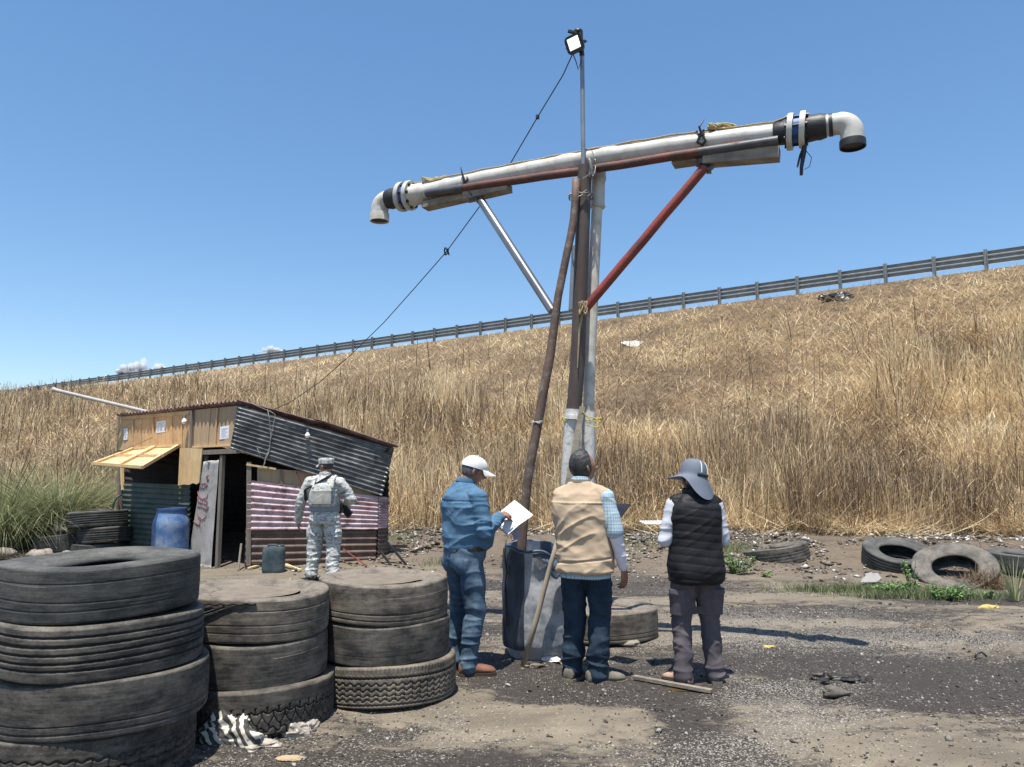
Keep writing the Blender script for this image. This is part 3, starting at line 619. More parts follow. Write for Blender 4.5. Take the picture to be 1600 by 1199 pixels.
# beam in front of and below the pipe
def offp(px, py, off): p = armp(px, py); rr = ray(px, py); t = off; q = p + Vector((0, 0, 0)); Y = p.y - t; return AD(px, py, Y)
bp_ = [offp(667, 302.5, .10), offp(760, 289, .10), offp(913, 267, .10), offp(1060, 243, .10), offp(1215, 220, .10)]
g = Geo().tube(wob(bp_, 5, .003, 3), .041, 16); obj('crossbeam', g, rust, mast)
g = Geo().tube([bp_[0] + (bp_[0] - bp_[1]).normalized() * .004, bp_[0].lerp(bp_[1], .62)], .0425, 16); obj('beam_end', g, M('dark_steel', (.05, .05, .055), (.09, .09, .095), sc=8, rough=.45), mast)
g = Geo().tube([bp_[4] + (bp_[4] - bp_[3]).normalized() * .004, bp_[4].lerp(bp_[3], .78)], .0425, 16); obj('beam_end', g, MATS['dark_steel'], mast)
# braces
b1a = offp(752, 315, .06); b1b = AD(863, 486, 6.93)
obj('brace', Geo().tube([b1a, b1b], .042, 18), steel, mast, label='bare grey steel brace')
b2a = offp(1101, 262, .06); b2b = AD(914, 483, 6.92)
obj('brace', Geo().tube(wob([b2a, b2b], 6, .002, 5), .043, 18), redp, mast, label='red painted brace')
obj('backing_pipe', Geo().tube([AD(899, 385, 7.16), AD(894, 485, 7.14)], .035, 14), galv, mast)
# brace seats
g = Geo(); c = offp(1104, 252, .04); g.beam(c + Vector((-.09, .05, .05)), c + Vector((.03, .0, -.1)), .09, .02); g.beam(c + Vector((.13, -.03, .02)), c + Vector((.0, .0, -.1)), .09, .02); g.box(c + Vector((0, 0, -.02)), (.16, .10, .035)); obj('bracket', g, MATS['dark_steel'], mast)
g = Geo(); c = offp(744, 308, .04); g.box(c, (.15, .1, .05)); g.beam(c + Vector((-.08, 0, .06)), c + Vector((.02, 0, -.05)), .08, .02); obj('bracket', g, MATS['dark_steel'], mast)
# planks tied under the pipe
def plk(a, b, h, off, off2=None): a = offp(*a, off); b = offp(*b, off if off2 is None else off2); return Geo().beam(a, b, .14, h)
obj('wooden_plank', plk((664, 323), (738, 306), .065, -.02), plank, mast)
obj('wooden_plank', plk((728, 309), (796, 293), .075, .03), plank, mast)
obj('wooden_plank', plk((1052, 256), (1125, 246), .05, .0), plank, mast)
obj('wooden_plank', plk((1100, 251), (1218, 241), .10, .04), plank, mast)
# riser
r1 = AD(936, 262, 7.12); r2 = AD(931.5, 350, 7.12); r3 = AD(922, 560, 7.13); r4 = AD(918.5, 700, 7.14); r5 = r4 + (r4 - r3) * (r4.z / (r3.z - r4.z))
obj('riser_pipe', Geo().tube(wob([r1, r2, r3, r4, r5], 3, .002, 8), .053, 20), pvcold, mast)
u = (r2 - r1).normalized(); q = AD(935, 285, 7.12)
g = Geo().tube([AD(936.5, 245, 7.13), AD(936, 272, 7.12), AD(935.6, 280, 7.12), AD(935, 285, 7.12), AD(934, 318, 7.12), AD(934, 324, 7.12), AD(934, 326, 7.12)], [.066, .066, .072, .064, .066, .074, .062], 20); obj('coupling', g, pvc, mast)
obj('coupling', Geo().tube([AD(919.8, 644, 7.13), AD(919.3, 700, 7.13), AD(918.5, 760, 7.14)], [.064, .062, .062], 20), whp, mast)
# flanges, sleeves and elbows at both ends
def ring(c, ax, r1, r0, w, n=36): return Geo().lathe([(r0, -w / 2), (r1, -w / 2), (r1 + .003, 0), (r1, w / 2), (r0, w / 2)], n, c, ax, closed=True)
def end(sgn, tip, blacktape):
    dr = AX * sgn; base = (aR if sgn > 0 else aL)
    dz = (aR - aL).normalized() * sgn
    tilt = (dz + Vector((0, 0, -.10 * sgn))).normalized()
    c0 = base + dz * .0
    if sgn > 0:
        obj('rubber_sleeve', Geo().tube([c0 - dz * .07, c0 - dz * .05, c0 + dz * .10, c0 + dz * .12], [.089, .098, .108, .10], 24), blk, mast); k = .06
    else:
        obj('coupling', Geo().tube([c0 - dz * .12, c0 - dz * .09, c0 + dz * .03, c0 + dz * .05], [.088, .112, .112, .125], 24), pvcold, mast); k = .06
    f1 = c0 + dz * (k + .01); f2 = c0 + dz * (k + .11)
    o1 = obj('flange', ring(f1, tilt, .155, .08, .045), pvc, mast); 
    g = Geo()
    for j in range(8):
        t = 2 * pi * j / 8; x = tilt.cross(Vector((0, 0, 1))).normalized(); y = tilt.cross(x); p = (x * cos(t) + y * sin(t)) * .128
        g.tube([f1 + p - tilt * .035, f2 + p + tilt * .04], .009, 8); g.tube([f1 + p - tilt * .04, f1 + p - tilt * .02], .017, 6); g.tube([f2 + p + tilt * .02, f2 + p + tilt * .042], .017, 6)
    obj('flange', ring(f2, tilt, .155, .08, .045), pvc, mast)
    obj('bolts', g, M('dark_bolt', (.05, .05, .055), rough=.5, metal=.5), mast)
    obj('gasket', Geo().tube([f1, f1.lerp(f2, .2), f1.lerp(f2, .8), f2], [.10, .118, .118, .10], 28), ltbl, mast)
    s0 = f2 + dz * .015; s1 = s0 + dz * .17
    obj('rubber_sleeve', Geo().tube([s0, s0 + dz * .03, s0 + dz * .09, s0 + dz * .12, s1], [.108, .114, .108, .112, .10], 24), blk, mast)
    e0 = s1 - dz * .02; L1 = tip[0]
    r_ = .088; pts = [e0, e0 + dz * L1]; rr = [.09, .09]; bend = .10; c1 = pts[-1]
    for j in range(1, 13):
        t = pi / 2 * j / 12; pts.append(c1 + dz * (bend * sin(t)) + Vector((0, 0, -bend * (1 - cos(t))))); rr.append(.094)
    e = pts[-1]; pts += [e + Vector((0, 0, -.055 if sgn < 0 else -.075))]; rr += [.094]
    el = obj('elbow', Geo().tube(pts, rr, 30), pvc, mast, smooth=60)
    e = pts[-1]; obj('spout', Geo().lathe([(.102, .012), (.104, 0), (.104, -tip[1]), (.094, -tip[1]), (.094, -.005)], 32, e, (0, 0, 1), closed=True), blk if blacktape else pvcold, mast)
    obj('spout_mouth', Geo().lathe([(.0, -tip[1] + .02), (.095, -tip[1] + .02)], 32, e, (0, 0, 1)), blk, mast)
    obj('pipe_band', Geo().tube([e0 + dz * L1 * .35, e0 + dz * (L1 * .35 + .03)], .0955, 28), blk if blacktape else pvcold, mast)
    return f2, e0
fR, eR = end(1, (.115, .05), True)
fL, eL = end(-1, (.02, .075), False)
# straps hanging under the right flange
g = Geo(); p = fR + Vector((.0, -.02, -.14)); g.tube([p, p + Vector((-.01, 0, -.08)), p + Vector((-.035, 0, -.2)), p + Vector((-.04, 0, -.27))], [.022, .02, .016, .014], 10); g.tube([p, p + Vector((-.04, .01, -.1)), p + Vector((-.07, 0, -.2))], [.012, .01, .008], 8)
g.tube([p + Vector((0, -.01, -.05)), p + Vector((.05, -.01, -.12)), p + Vector((.03, -.01, -.2)), p + Vector((-.01, 0, -.22))], .003, 6); obj('hanging_strap', g, blk, mast)
# light pole on top of the mast
lp0 = AD(911.5, 262, 6.98); lp1 = AD(909.5, 88, 6.98)
obj('light_pole', Geo().tube([lp0, lp1], .021, 14), galv, mast)
# ties of wire and rope round the pipes
def coil(c, r, n, ax=(0, 0, 1), w=.004, wid=.01, seed=0, ex=0.0, dirv=(1, 0, 0)):
    rs = random.Random(seed); ax = Vector(ax).normalized(); x = ax.cross(Vector((.13, .9, .1))).normalized(); y = ax.cross(x); pts = []
    dv = Vector(dirv)
    for k in range(n * 18):
        t = 2 * pi * k / 18; o = x * cos(t) + y * sin(t)
        pts.append(Vector(c) + o * (r + rs.uniform(0, .006)) + dv * ex * o.dot(dv) + ax * (rs.uniform(-wid, wid) + (k / (n * 18) - .5) * wid * 2))
    return Geo().tube(pts, w, 6)
def knot(c, r, seed, n=5, w=.012):
    rs = random.Random(seed); g = Geo()
    for k in range(n):
        pts = []; ph = [rs.uniform(0, 6) for _ in range(3)]
        for j in range(14):
            t = j / 13 * 6; pts.append(Vector(c) + Vector((sin(t + ph[0]) * r[0], cos(t * 1.3 + ph[1]) * r[1], sin(t * 1.7 + ph[2]) * r[2])))
        g.tube(pts, w, 7)
    return g
wire = M('steel_wire', (.22, .21, .19), (.3, .28, .25), rough=.5, metal=.5)
cc = AD(908, 307, 7.0)
obj('wire_tie', coil(cc, .085, 3, (0, 0, 1), .005, .02, 1, .03, (1, 0, 0)), wire, mast)
c = AD(925, 262, 6.9); g = knot(c, (.035, .04, .09), 4, 7, .004); g.tube([c, c + Vector((-.03, -.03, -.08)), c + Vector((-.09, -.03, -.12))], .005, 6); g.tube([c, c + Vector((.02, -.02, .08)), c + Vector((.0, 0, .17))], .004, 6); obj('wire_tie', g, wire, mast)
for px, py, s in ((733, 292, 6), (1100, 222, 7)):
    c = armp(px, py - 3); g = Geo(); a = AX.copy()
    g = coil(c + Vector((0, 0, -.02)), .098, 2, AX, .011, .03, s); g.tube([c + OUT * .10, c + OUT * .11 + Vector((-.02, 0, .08)), c + OUT * .08 + Vector((-.05 if s == 6 else .02, 0, .16))], [.014, .01, .004], 8); obj('rubber_strap', g, blk, mast)
c = AD(911, 482, 6.9); g = knot(c, (.035, .03, .06), 9, 6, .008); g.tube([c, AD(908, 500, 6.93), AD(905, 520, 6.93), AD(903, 560, 6.93), AD(902.5, 575, 6.93)], [.01, .012, .009, .007, .004], 7); obj('rope_tie', g, ropem, mast)
yl = M('yellow_cord', (.62, .50, .10), (.5, .4, .08), rough=.6)
c = AD(910, 655, 7.0); g = coil(c + Vector((.0, .04, .0)), .12, 2, (0.05, 0, 1), .0045, .02, 12, .06, (1, 0, 0)); g.tube([c + Vector((-.04, -.08, .0)), c + Vector((-.01, -.12, .06)), c + Vector((.03, -.12, .02)), c + Vector((.06, -.11, -.02)), c + Vector((.14, -.08, -.03)), c + Vector((.12, -.1, -.08)), c + Vector((.02, -.1, -.06))], .005, 6); obj('yellow_cord', g, yl, mast)
# slat leaning on the mast foot
g = Geo().beam(AD(910, 636, 6.90), AD(889, 748, 6.82), .045, .018); s_ = AD(910, 636, 6.90); e_ = AD(889, 748, 6.82); d_ = (e_ - s_); e2 = s_ + d_ * (s_.z / -d_.z)
g = Geo().beam(s_, e2, .05, .02, (0, 1, 0)); obj('leaning_board', g, plank, origin=e2, label='thin grey slat tied upright against the whitewashed foot of the mast', cat='board')
# ropes along the top of the arm, with knots
def toprope(o1, o2, w, seed):
    rs = random.Random(seed); pts = []
    a = fL + Vector((0, 0, .15)) + AX * .06; b = fR + Vector((0, 0, .15)) - AX * .08; pts.append(a)
    for k in range(1, 50):
        t = k / 50; pts.append(am_(t) + OUT * (o1 + .012 * sin(t * 9 + seed)) + Vector((0, 0, .094 + o2 + .004 * sin(t * 60 + seed))))
    pts.append(b); return pts
g = Geo().tube(toprope(.02, .006, .008, 1), .009, 7).tube(toprope(-.015, .010, .008, 3), .007, 7)
obj('rope', g, ropem, origin=am_(.5), label='long thin rope stretched along the top of the white arm pipe', cat='rope', smooth=180)
c = armp(673, 281) ; g = knot(c, (.085, .03, .018), 21, 4, .010); g.tube([c, c + AX * .12 + Vector((0, 0, .0)), c + AX * .2 + Vector((0, 0, .01))], .014, 8); obj('rope_knot', g, ropey, origin=c, label='bundled rope knot on the left end of the arm pipe', cat='rope knot')
c = armp(1128, 199); g = knot(c, (.12, .03, .022), 22, 5, .011); obj('rope_knot', g, ropey, origin=c, label='larger yellow rope bundle near the right end of the arm pipe', cat='rope knot')
# leaning rusty pipe with a bend, standing in the drum
px = [(900, 280, 6.93), (898.5, 315, 6.93), (896.5, 342, 6.92), (892, 368, 6.9), (885, 400, 6.90), (872, 464, 6.88), (859.5, 557, 6.86), (850, 608, 6.84), (841, 660, 6.83), (831, 712, 6.81), (824, 753, 6.80), (818, 812, 6.78), (815, 857, 6.77)]
pts = [AD(*q) for q in px]; dd = (pts[-1] - pts[-2]).normalized(); pts.append(pts[-1] + dd * .5)
lp = obj('leaning_pipe', Geo().tube(pts, [.036] * 6 + [.041] * 8, 16), rpipe, origin=pts[-1], label='bent rusty pipe leaning from the mast head down into the drum', cat='pipe', smooth=180)
c = AD(840.5, 660, 6.83); obj('wire_tie', coil(c, .045, 2, (.1, 0, 1), .004, .008, 31), pvc, lp)
# floodlight
fl = root('floodlight', lp1, 'square black floodlight with bright white face on top of the pole', 'floodlight')
c = AD(898, 69, 6.9); nrm = Vector((-.42, -.85, -.30)).normalized(); sx_ = nrm.cross(Vector((0, 0, 1))).normalized(); sx_ = (sx_ + Vector((0, 0, -.22))).normalized(); up_ = sx_.cross(nrm).normalized() * -1
if up_.z < 0: up_ = -up_
Rm = Matrix((sx_, nrm, up_)).transposed(); bk = M('black_housing', (.016, .017, .018), (.026, .027, .028), rough=.45)
g = Geo()
for (w_, h_, y_) in ((.17, .17, .0),):
    pr = []
    for (yy, sc_) in ((-.028, .86), (-.02, .96), (.0, 1), (.018, 1)): pr.append((yy, sc_))
    rings = []
    for yy, sc_ in pr:
        rr = []
        for k in range(32):
            t = 2 * pi * k / 32; ct, st = cos(t), sin(t); q = (abs(ct) ** 5 + abs(st) ** 5) ** -.2; rr.append(Vector((ct * q * w_ / 2 * sc_, yy, st * q * h_ / 2 * sc_)))
        rings.append(rr)
    v = [c + Rm @ p for rr in rings for p in rr]; f = []
    for i in range(3):
        for k in range(32): f.append((i * 32 + k, i * 32 + (k + 1) % 32, (i + 1) * 32 + (k + 1) % 32, (i + 1) * 32 + k))
    f.append(tuple(range(31, -1, -1))); f.append(tuple(96 + k for k in range(32))); g.add(v, f)
for k in range(7): g.box(c + Rm @ Vector((-.06 + .02 * k, -.045, 0)), (.005, .03, .12), Rm)
obj('housing', g, bk, fl)
m = bpy.data.materials.new('lit_diffuser'); n_, b_, o_ = nodes_of(m); b_.inputs['Base Color'].default_value = (.9, .88, .8, 1); b_.inputs['Emission Color'].default_value = (1, .97, .88, 1); b_.inputs['Emission Strength'].default_value = .9; MATS['lit'] = m
obj('glass_face', Geo().box(c + Rm @ Vector((0, .021, .004)), (.108, .006, .108), Rm), m, fl)
g = Geo().beam(c + Rm @ Vector((-.09, -.01, .0)), c + Rm @ Vector((-.09, -.08, .0)), .02, .006); g.beam(c + Rm @ Vector((.09, -.01, .0)), c + Rm @ Vector((.09, -.08, .0)), .02, .006); g.beam(c + Rm @ Vector((-.09, -.08, .0)), c + Rm @ Vector((.09, -.08, .0)), .02, .006)
p = AD(907, 66, 6.95); g.tube([p + Vector((0, 0, .10)), p, lp1], [.024, .026, .024], 10); g.ball(p + Vector((-.02, 0, .11)), (.045, .03, .03), 10, 6); g.beam(p + Vector((-.12, -.02, .10)), p + Vector((.0, 0, .08)), .03, .02)
obj('bracket', g, bk, fl)
# sagging cable from the lamp to the shack roof
cab = [(895, 84, 6.95), (889, 97, 6.95), (880, 117, 7.05), (840, 183, 7.4), (795, 260, 7.7), (750, 322, 8.1), (698, 393, 8.7), (650, 448, 9.3), (600, 504, 10.1), (550, 553, 10.9), (500, 597, 11.6), (455, 628, 12.2), (424, 642, 12.35)]
pts = [AD(*q) for q in cab]
cb = obj('electric_cable', Geo().tube(pts, .0055, 6), blk, origin=pts[6], label='thin black cable sagging from the floodlight down to the shack roof', cat='cable', smooth=180)
for i, s in ((6, .028), (3, .014), (4, .012)): obj('splice', knot(pts[i], (s, s, s * 1.4), i, 3, .005), blk, cb)
g = Geo().tube([pts[0], pts[0] + Vector((.03, 0, -.08)), pts[0] + Vector((.05, 0, -.16)), AD(907, 100, 6.95), lp1], .005, 6); obj('lead', g, blk, cb)
# ------------------------------------------------------------ shack of tin and boards
woodL = M('fresh_board', (.62, .41, .215), (.50, .315, .155), sc=5, rough=.8, bump=.25, bsc=40, stretch=(5, 5, .5), dirt=(.30, .19, .10), dsc=4, damt=.5)
woodP = M('pale_board', (.68, .49, .26), (.58, .40, .205), sc=5, rough=.8, bump=.2, bsc=40, stretch=(4, 4, .5), dirt=(.42, .29, .15), dsc=5, damt=.4)
woodG = M('old_grey_board', (.22, .19, .155), (.14, .12, .10), sc=6, rough=.88, bump=.35, bsc=40, stretch=(5, 5, .5))
tin_dark = M('dark_tin', (.080, .082, .084), (.17, .17, .165), sc=5, rough=.38, metal=.4, dirt=(.33, .32, .30), dsc=3.5, damt=.75, dthr=.54, bump=.1)
tin_green = M('green_tin', (.045, .07, .062), (.07, .095, .085), sc=5, rough=.5, metal=.25, dirt=(.12, .12, .10), dsc=5, damt=.5)
tin_pink = M('pink_painted_tin', (.48, .31, .33), (.60, .47, .47), sc=5, rough=.6, dirt=(.10, .045, .042), dsc=5.5, damt=.9, dthr=.53, stretch=(1, 1, 1))
tin_brown = M('rusty_brown_tin', (.095, .06, .048), (.15, .105, .085), sc=6, rough=.6, metal=.15, dirt=(.24, .20, .17), dsc=7, damt=.5, dthr=.58)
tin_grey = M('grey_flat_tin', (.33, .315, .30), (.42, .405, .385), sc=5, rough=.65, metal=.1, dirt=(.16, .145, .135), dsc=6, damt=.6, dthr=.55, stretch=(1, 1, 1), bump=.2)
tin_roof = M('roof_tin', (.11, .055, .05), (.17, .09, .08), sc=5, rough=.5, metal=.2, dirt=(.30, .27, .24), dsc=5, damt=.4)
dark_in = M('shade_dark_board', (.02, .02, .02), (.03, .028, .026), rough=.95)  # near-black colour stands in for shade indoors and under the eaves
def corr(p00, p10, p11, p01, n, amp=.012, th=.003, dent=.01, seed=0, nu=26, holes=False, ragged=0):
    """corrugated sheet: u runs along the ridges (p00->p10), v across them (p00->p01); n ridges"""
    p00, p10, p11, p01 = [np.array(p) for p in (p00, p10, p11, p01)]; nv = n * 8 + 1
    U, Vv = np.meshgrid(np.linspace(0, 1, nu), np.linspace(0, 1, nv))
    if ragged:
        U = U + (U > .999) * ragged * (vn(Vv * n * .8, Vv * 0, seed) - .5) + (U < .001) * ragged * (vn(Vv * n * .8, Vv * 0 + 5, seed) - .5)
    P = (p00[None, None] * ((1 - U) * (1 - Vv))[..., None] + p10 * (U * (1 - Vv))[..., None] + p11 * (U * Vv)[..., None] + p01 * ((1 - U) * Vv)[..., None])
    nr = np.cross(p10 - p00, p01 - p00); nr /= np.linalg.norm(nr)
    L = np.linalg.norm(p10 - p00)
    off = amp * np.sin(2 * pi * n * Vv) * (1 + .5 * (fbm(U * L * 2, Vv * n * .5, seed + 1) - .5)) + dent * (fbm(U * L * 2.2, Vv * 3, seed) - .5) * 2 + dent * .5 * (fbm(U * L * 6, Vv * 9, seed + 9) - .5)
    A = P + nr * off[..., None]; B = A + nr * th
    i = np.arange(nu * nv).reshape(nv, nu); F1 = np.stack([i[:-1, :-1], i[:-1, 1:], i[1:, 1:], i[1:, :-1]], -1).reshape(-1, 4); F2 = F1[:, ::-1] + nu * nv
    e = []
    for s in (i[0], i[-1], i[:, 0], i[:, -1]):
        for a, b in zip(s[:-1], s[1:]): e.append((a, b, b + nu * nv, a + nu * nv))
    return npmesh('tin', np.concatenate([A.reshape(-1, 3), B.reshape(-1, 3)]), np.concatenate([F1, F2, np.array(e)]), None, True)
C0 = Vector((-4.22, 12.2, 0)); dRt = Vector((.951, .309, 0)); dLt = Vector((-3.08, 2.1, 0)).normalized()
nL = dLt.cross(Vector((0, 0, 1))).normalized(); nL = nL if nL.y < 0 else -nL
nRt = dRt.cross(Vector((0, 0, 1))).normalized(); nRt = nRt if nRt.y < 0 else -nRt
def WL(px, py, o=0.): return onplane(px, py, C0 + nL * o, nL)
def WR(px, py, o=0.): return onplane(px, py, C0 + nRt * o, nRt)
shade_tin = M('shade_dark_tin', (.022, .020, .019), (.04, .035, .032), sc=5, rough=.8)  # rear walls coloured dark so the interior looks unlit
sh = root('shack', C0, 'small shack of rusty corrugated tin and boards with open hatch and dark doorway', 'shack')
# roof
rA = WL(180, 648, .085); rB = WL(373, 626, .085); rC = onplane(626, 701, C0 + nRt * .16, nRt); rB2 = rB; rD = rA + (rC - rB)
rM = WR(480, 655, .14)
m1 = rB.lerp(rC, .5) + Vector((0, 0, .035)); m2 = rA.lerp(rD, .5) + Vector((0, 0, .035))
def rf(a, b, c, d, n, seed, z=0): return corr(a + Vector((0, 0, z)), b + Vector((0, 0, z)), c + Vector((0, 0, z)), d + Vector((0, 0, z)), n, .018, .003, .012, seed, 16)
ro = obj('roof', rf(rB, m1, m2, rA, 34, 3), tin_roof, sh)
obj('roof_sheet', rf(m1 - (m1 - rB) * .08, rC, rD, m2 - (m2 - rA) * .08, 34, 4, .03), tin_roof, ro)
dwn = Vector((0, 0, -1))
obj('rafter', Geo().beam(rA.lerp(rD, .06) + dwn * .055, rB.lerp(rC, .06) + dwn * .06, .05, .06), dark_in, sh)  # rafters coloured near black to deepen the shade under the eave
obj('rafter', Geo().beam(rA.lerp(rD, .95) + dwn * .06, rB.lerp(rC, .95) + dwn * .06, .05, .06), dark_in, sh)
# upper board walls
def quad(pts, th, W=WL, o=0): return Geo().prism([W(x, y, o) for x, y in pts], th, (nL if W is WL else nRt) * -1)
def boards(pts4, k, th, o, W=WL, gap=.004, seed=0):
    """vertical boards filling a quad tl,tr,br,bl"""
    rs = random.Random(seed); g = Geo(); tl, tr, br, bl = [W(x, y, o) for x, y in pts4]; nn = (nL if W is WL else nRt)
    for i in range(k):
        a, b = i / k, (i + 1) / k - gap; d = nn * rs.uniform(-.004, .004)
        g.prism([tl.lerp(tr, a) + d, tl.lerp(tr, b) + d, bl.lerp(br, b) + d, bl.lerp(br, a) + d], th, -nn)
    return g
obj('board_panel', boards([(188, 650), (299, 641), (299, 700), (184, 704)], 9, .02, .0, seed=1), woodL, sh)
for x0, x1, y0, y1 in ((208, 207, 655, 703), (239, 241, 651, 700), (268, 269, 647, 700)):
    obj('batten', Geo().beam(WL(x0, y0, .012), WL(x1, y1, .012), .035, .02, nL), woodL, sh)
obj('batten', Geo().beam(WL(189, 654, .014), WL(297, 645, .014), .06, .02, nL), woodL, sh)
obj('board_panel', boards([(304, 641), (371, 634), (362, 698), (301, 701)], 5, .02, .0, seed=2), M('tan_board', (.46, .33, .20), (.37, .26, .155), sc=5, rough=.85, bump=.25, bsc=40, stretch=(5, 5, .5)), sh)
obj('batten', Geo().beam(WL(340, 638, .012), WL(336, 699, .012), .03, .02, nL), woodL, sh)
obj('post', Geo().beam(WL(300.5, 642, .03), WL(299, 704, .03), .05, .05, nL), woodG, sh)
obj('lintel', Geo().beam(WL(300, 699, .012), WL(364, 696, .012), .05, .03, (0, 0, 1)), woodP, sh)
obj('lintel', Geo().beam(WL(300, 708, .04), WL(372, 705, .04), .07, .075, (0, 0, 1)), woodG, sh)
obj('cover_board', quad([(281, 700), (316, 701), (311, 754), (307, 757), (301, 755), (295, 758), (288, 757), (278, 759)], .016, WL, .09), woodP, sh)
# posts
zc = Vector((0, 0, 1))
obj('post', Geo().beam(WL(190, 725, .02), WL(192, 766, .02), .055, .04, nL), woodP, sh)
obj('post', Geo().beam(WL(188, 650, -.04), Vector((*WL(192, 780, -.04).xy, 0)), .07, .07, nL), woodG, sh)
obj('door_post', Geo().beam(WL(348, 712, .03), WL(340, 887, .03), .065, .06, nL), woodG, sh)
obj('post', Geo().beam(WR(389, 722, .0), WR(388, 884, .0), .07, .06, nRt), woodG, sh)
# lower tin
def corrW(W, pts, n, seed, mat, name, o=0., amp=.012, dent=.006, ragged=0, vertical=False):
    tl, tr, br, bl = [W(x, y, o) for x, y in pts]
    me = corr(tl, bl, br, tr, n, amp, .003, dent, seed, 30, ragged=ragged) if vertical else corr(tl, tr, br, bl, n, amp, .003, dent, seed, 40, ragged=ragged)
    return obj(name, me, mat, sh)
z0 = -.03
def base(W, x, guess=870):          # pixel row where the wall meets the ground at that column
    lo, hi = 760., 960.
    for _ in range(30):
        mid = (lo + hi) / 2
        if W(x, mid).z > z0: lo = mid
        else: hi = mid
    return lo
corrW(WL, [(191, 753), (297, 758), (297, base(WL, 297)), (188, base(WL, 188))], 15, 11, tin_green, 'green_tin_wall', .015, .013, .006)
corrW(WL, [(318, 722), (342, 719), (330, 889), (293, 882)], 9, 12, tin_grey, 'grey_tin_panel', .055, .004, .006, .01, True)
obj('post', Geo().beam(WL(322, 712, -.0), Vector((*WL(312, 860, -.0).xy, 0)), .07, .04, nL), woodG, sh)
obj('crumpled_foil', Geo().ball(WL(329, 722, .05), (.07, .02, .022), 9, 6), M('bright_foil', (.7, .7, .68), rough=.3, metal=.6), sh)
# red handwriting painted sideways on the grey tin: strokes as thin paint, letters S C T J L C reading upward
red = M('red_paint', (.33, .06, .05), (.25, .07, .06), sc=30, rough=.7)
strokes = [[(326, 742), (322, 746), (326, 749), (324, 753)], [(313.5, 757), (321, 755), (324, 759), (318, 763), (312, 761)], [(309, 768), (310, 775), (316, 780), (323, 778), (324.5, 771)], [(309, 776), (309, 784), (324, 789), (324, 783), (317, 780)],
           [(308, 791), (317, 793), (324, 796), (325, 790)], [(309, 799), (309, 806), (316, 812), (322, 808), (321, 802)], [(302, 815), (311, 821), (313, 816)], [(306, 817), (308, 822)], [(311, 811), (314, 813)]]
rg_ = [obj('painted_letter', Geo().tube([WL(x, y, .064) for x, y in s], .0065, 5), red, sh, smooth=180) for s in strokes]
# side wall
corrW(WR, [(386, 750), (591, 776), (590, 828), (385, 829)], 8, 21, tin_pink, 'pink_tin_wall', .02, .014, .004)
corrW(WR, [(384, 824), (589, 824), (587, base(WR, 587)), (382, base(WR, 382))], 6, 22, tin_brown, 'brown_tin_wall', .0, .014, .005)
corrW(WR, [(372, 633), (616, 701), (597, 776), (359, 701)], 11, 23, tin_dark, 'dark_tin_sheet', .06, .015, .035)
obj('board_panel', quad([(402, 731), (520, 740), (590, 776), (590, 792), (402, 757)], .02, WR, -.03), M('tan_board', (.36, .27, .17)), sh)
obj('batten', Geo().beam(WR(385, 726, .03), WR(431, 733, .03), .03, .03, nRt), woodP, sh)
obj('batten', Geo().beam(WR(440, 735, .0), WR(440, 760, .0), .03, .02, nRt), woodG, sh)
# corner end with stacked tin edges and the closed back of the shack
E0 = C0 + dRt * ((WR(591, 800) - C0).dot(dRt)); dBk = Vector((rD - rA).normalized()); 
cE = Vector((E0.x + .12, E0.y + .25, 0)); back = Vector((-4.95, 15.0, 0)); LL = C0 + dLt * ((WL(188, 800) - C0).dot(dLt))
def wall(a, b, za, zb, mat, name, n=16, seed=0, zl=z0, amp=.014):
    a = Vector((a.x, a.y, 0)); b = Vector((b.x, b.y, 0)); up = Vector((0, 0, 1))
    return obj(name, corr(a + up * zl, b + up * zl, b + up * zb, a + up * za, n, amp, .003, .006, seed, 20), mat, sh)
c2 = E0 + Vector((.13, .22, 0)); zc_ = rC.z - .12
wall(E0 + nRt * .02, c2, WR(592, 776).z, WR(592, 776).z - .02, tin_pink, 'corner_tin', 12, 31, WR(592, 826).z)
wall(E0 + nRt * .01, c2, WR(592, 826).z, WR(592, 826).z, tin_brown, 'corner_tin', 9, 32)
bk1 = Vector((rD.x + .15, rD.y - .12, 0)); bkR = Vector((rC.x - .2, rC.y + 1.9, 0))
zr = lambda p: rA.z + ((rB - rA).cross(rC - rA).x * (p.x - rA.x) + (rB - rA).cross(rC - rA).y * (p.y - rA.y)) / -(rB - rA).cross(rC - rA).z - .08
wall(c2, bk1, zr(c2), zr(bk1), shade_tin, 'rear_tin_wall', 18, 33)
LL2 = LL + Vector((.02, .02, 0)); wall(LL2, bk1, zr(LL2), zr(bk1), shade_tin, 'rear_tin_wall', 18, 34)
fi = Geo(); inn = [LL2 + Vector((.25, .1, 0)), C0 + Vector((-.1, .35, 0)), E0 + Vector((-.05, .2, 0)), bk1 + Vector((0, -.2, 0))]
obj('interior_shade_sheet', Geo().prism([Vector((p.x, p.y, .004)) for p in inn], .008, (0, 0, 1)), dark_in, sh)  # dark floor sheet added to deepen the shade inside
# counter and shelf inside the hatch
obj('counter', Geo().beam(WL(196, 756, -.12), WL(292, 759, -.12), .22, .03, zc), woodG, sh)
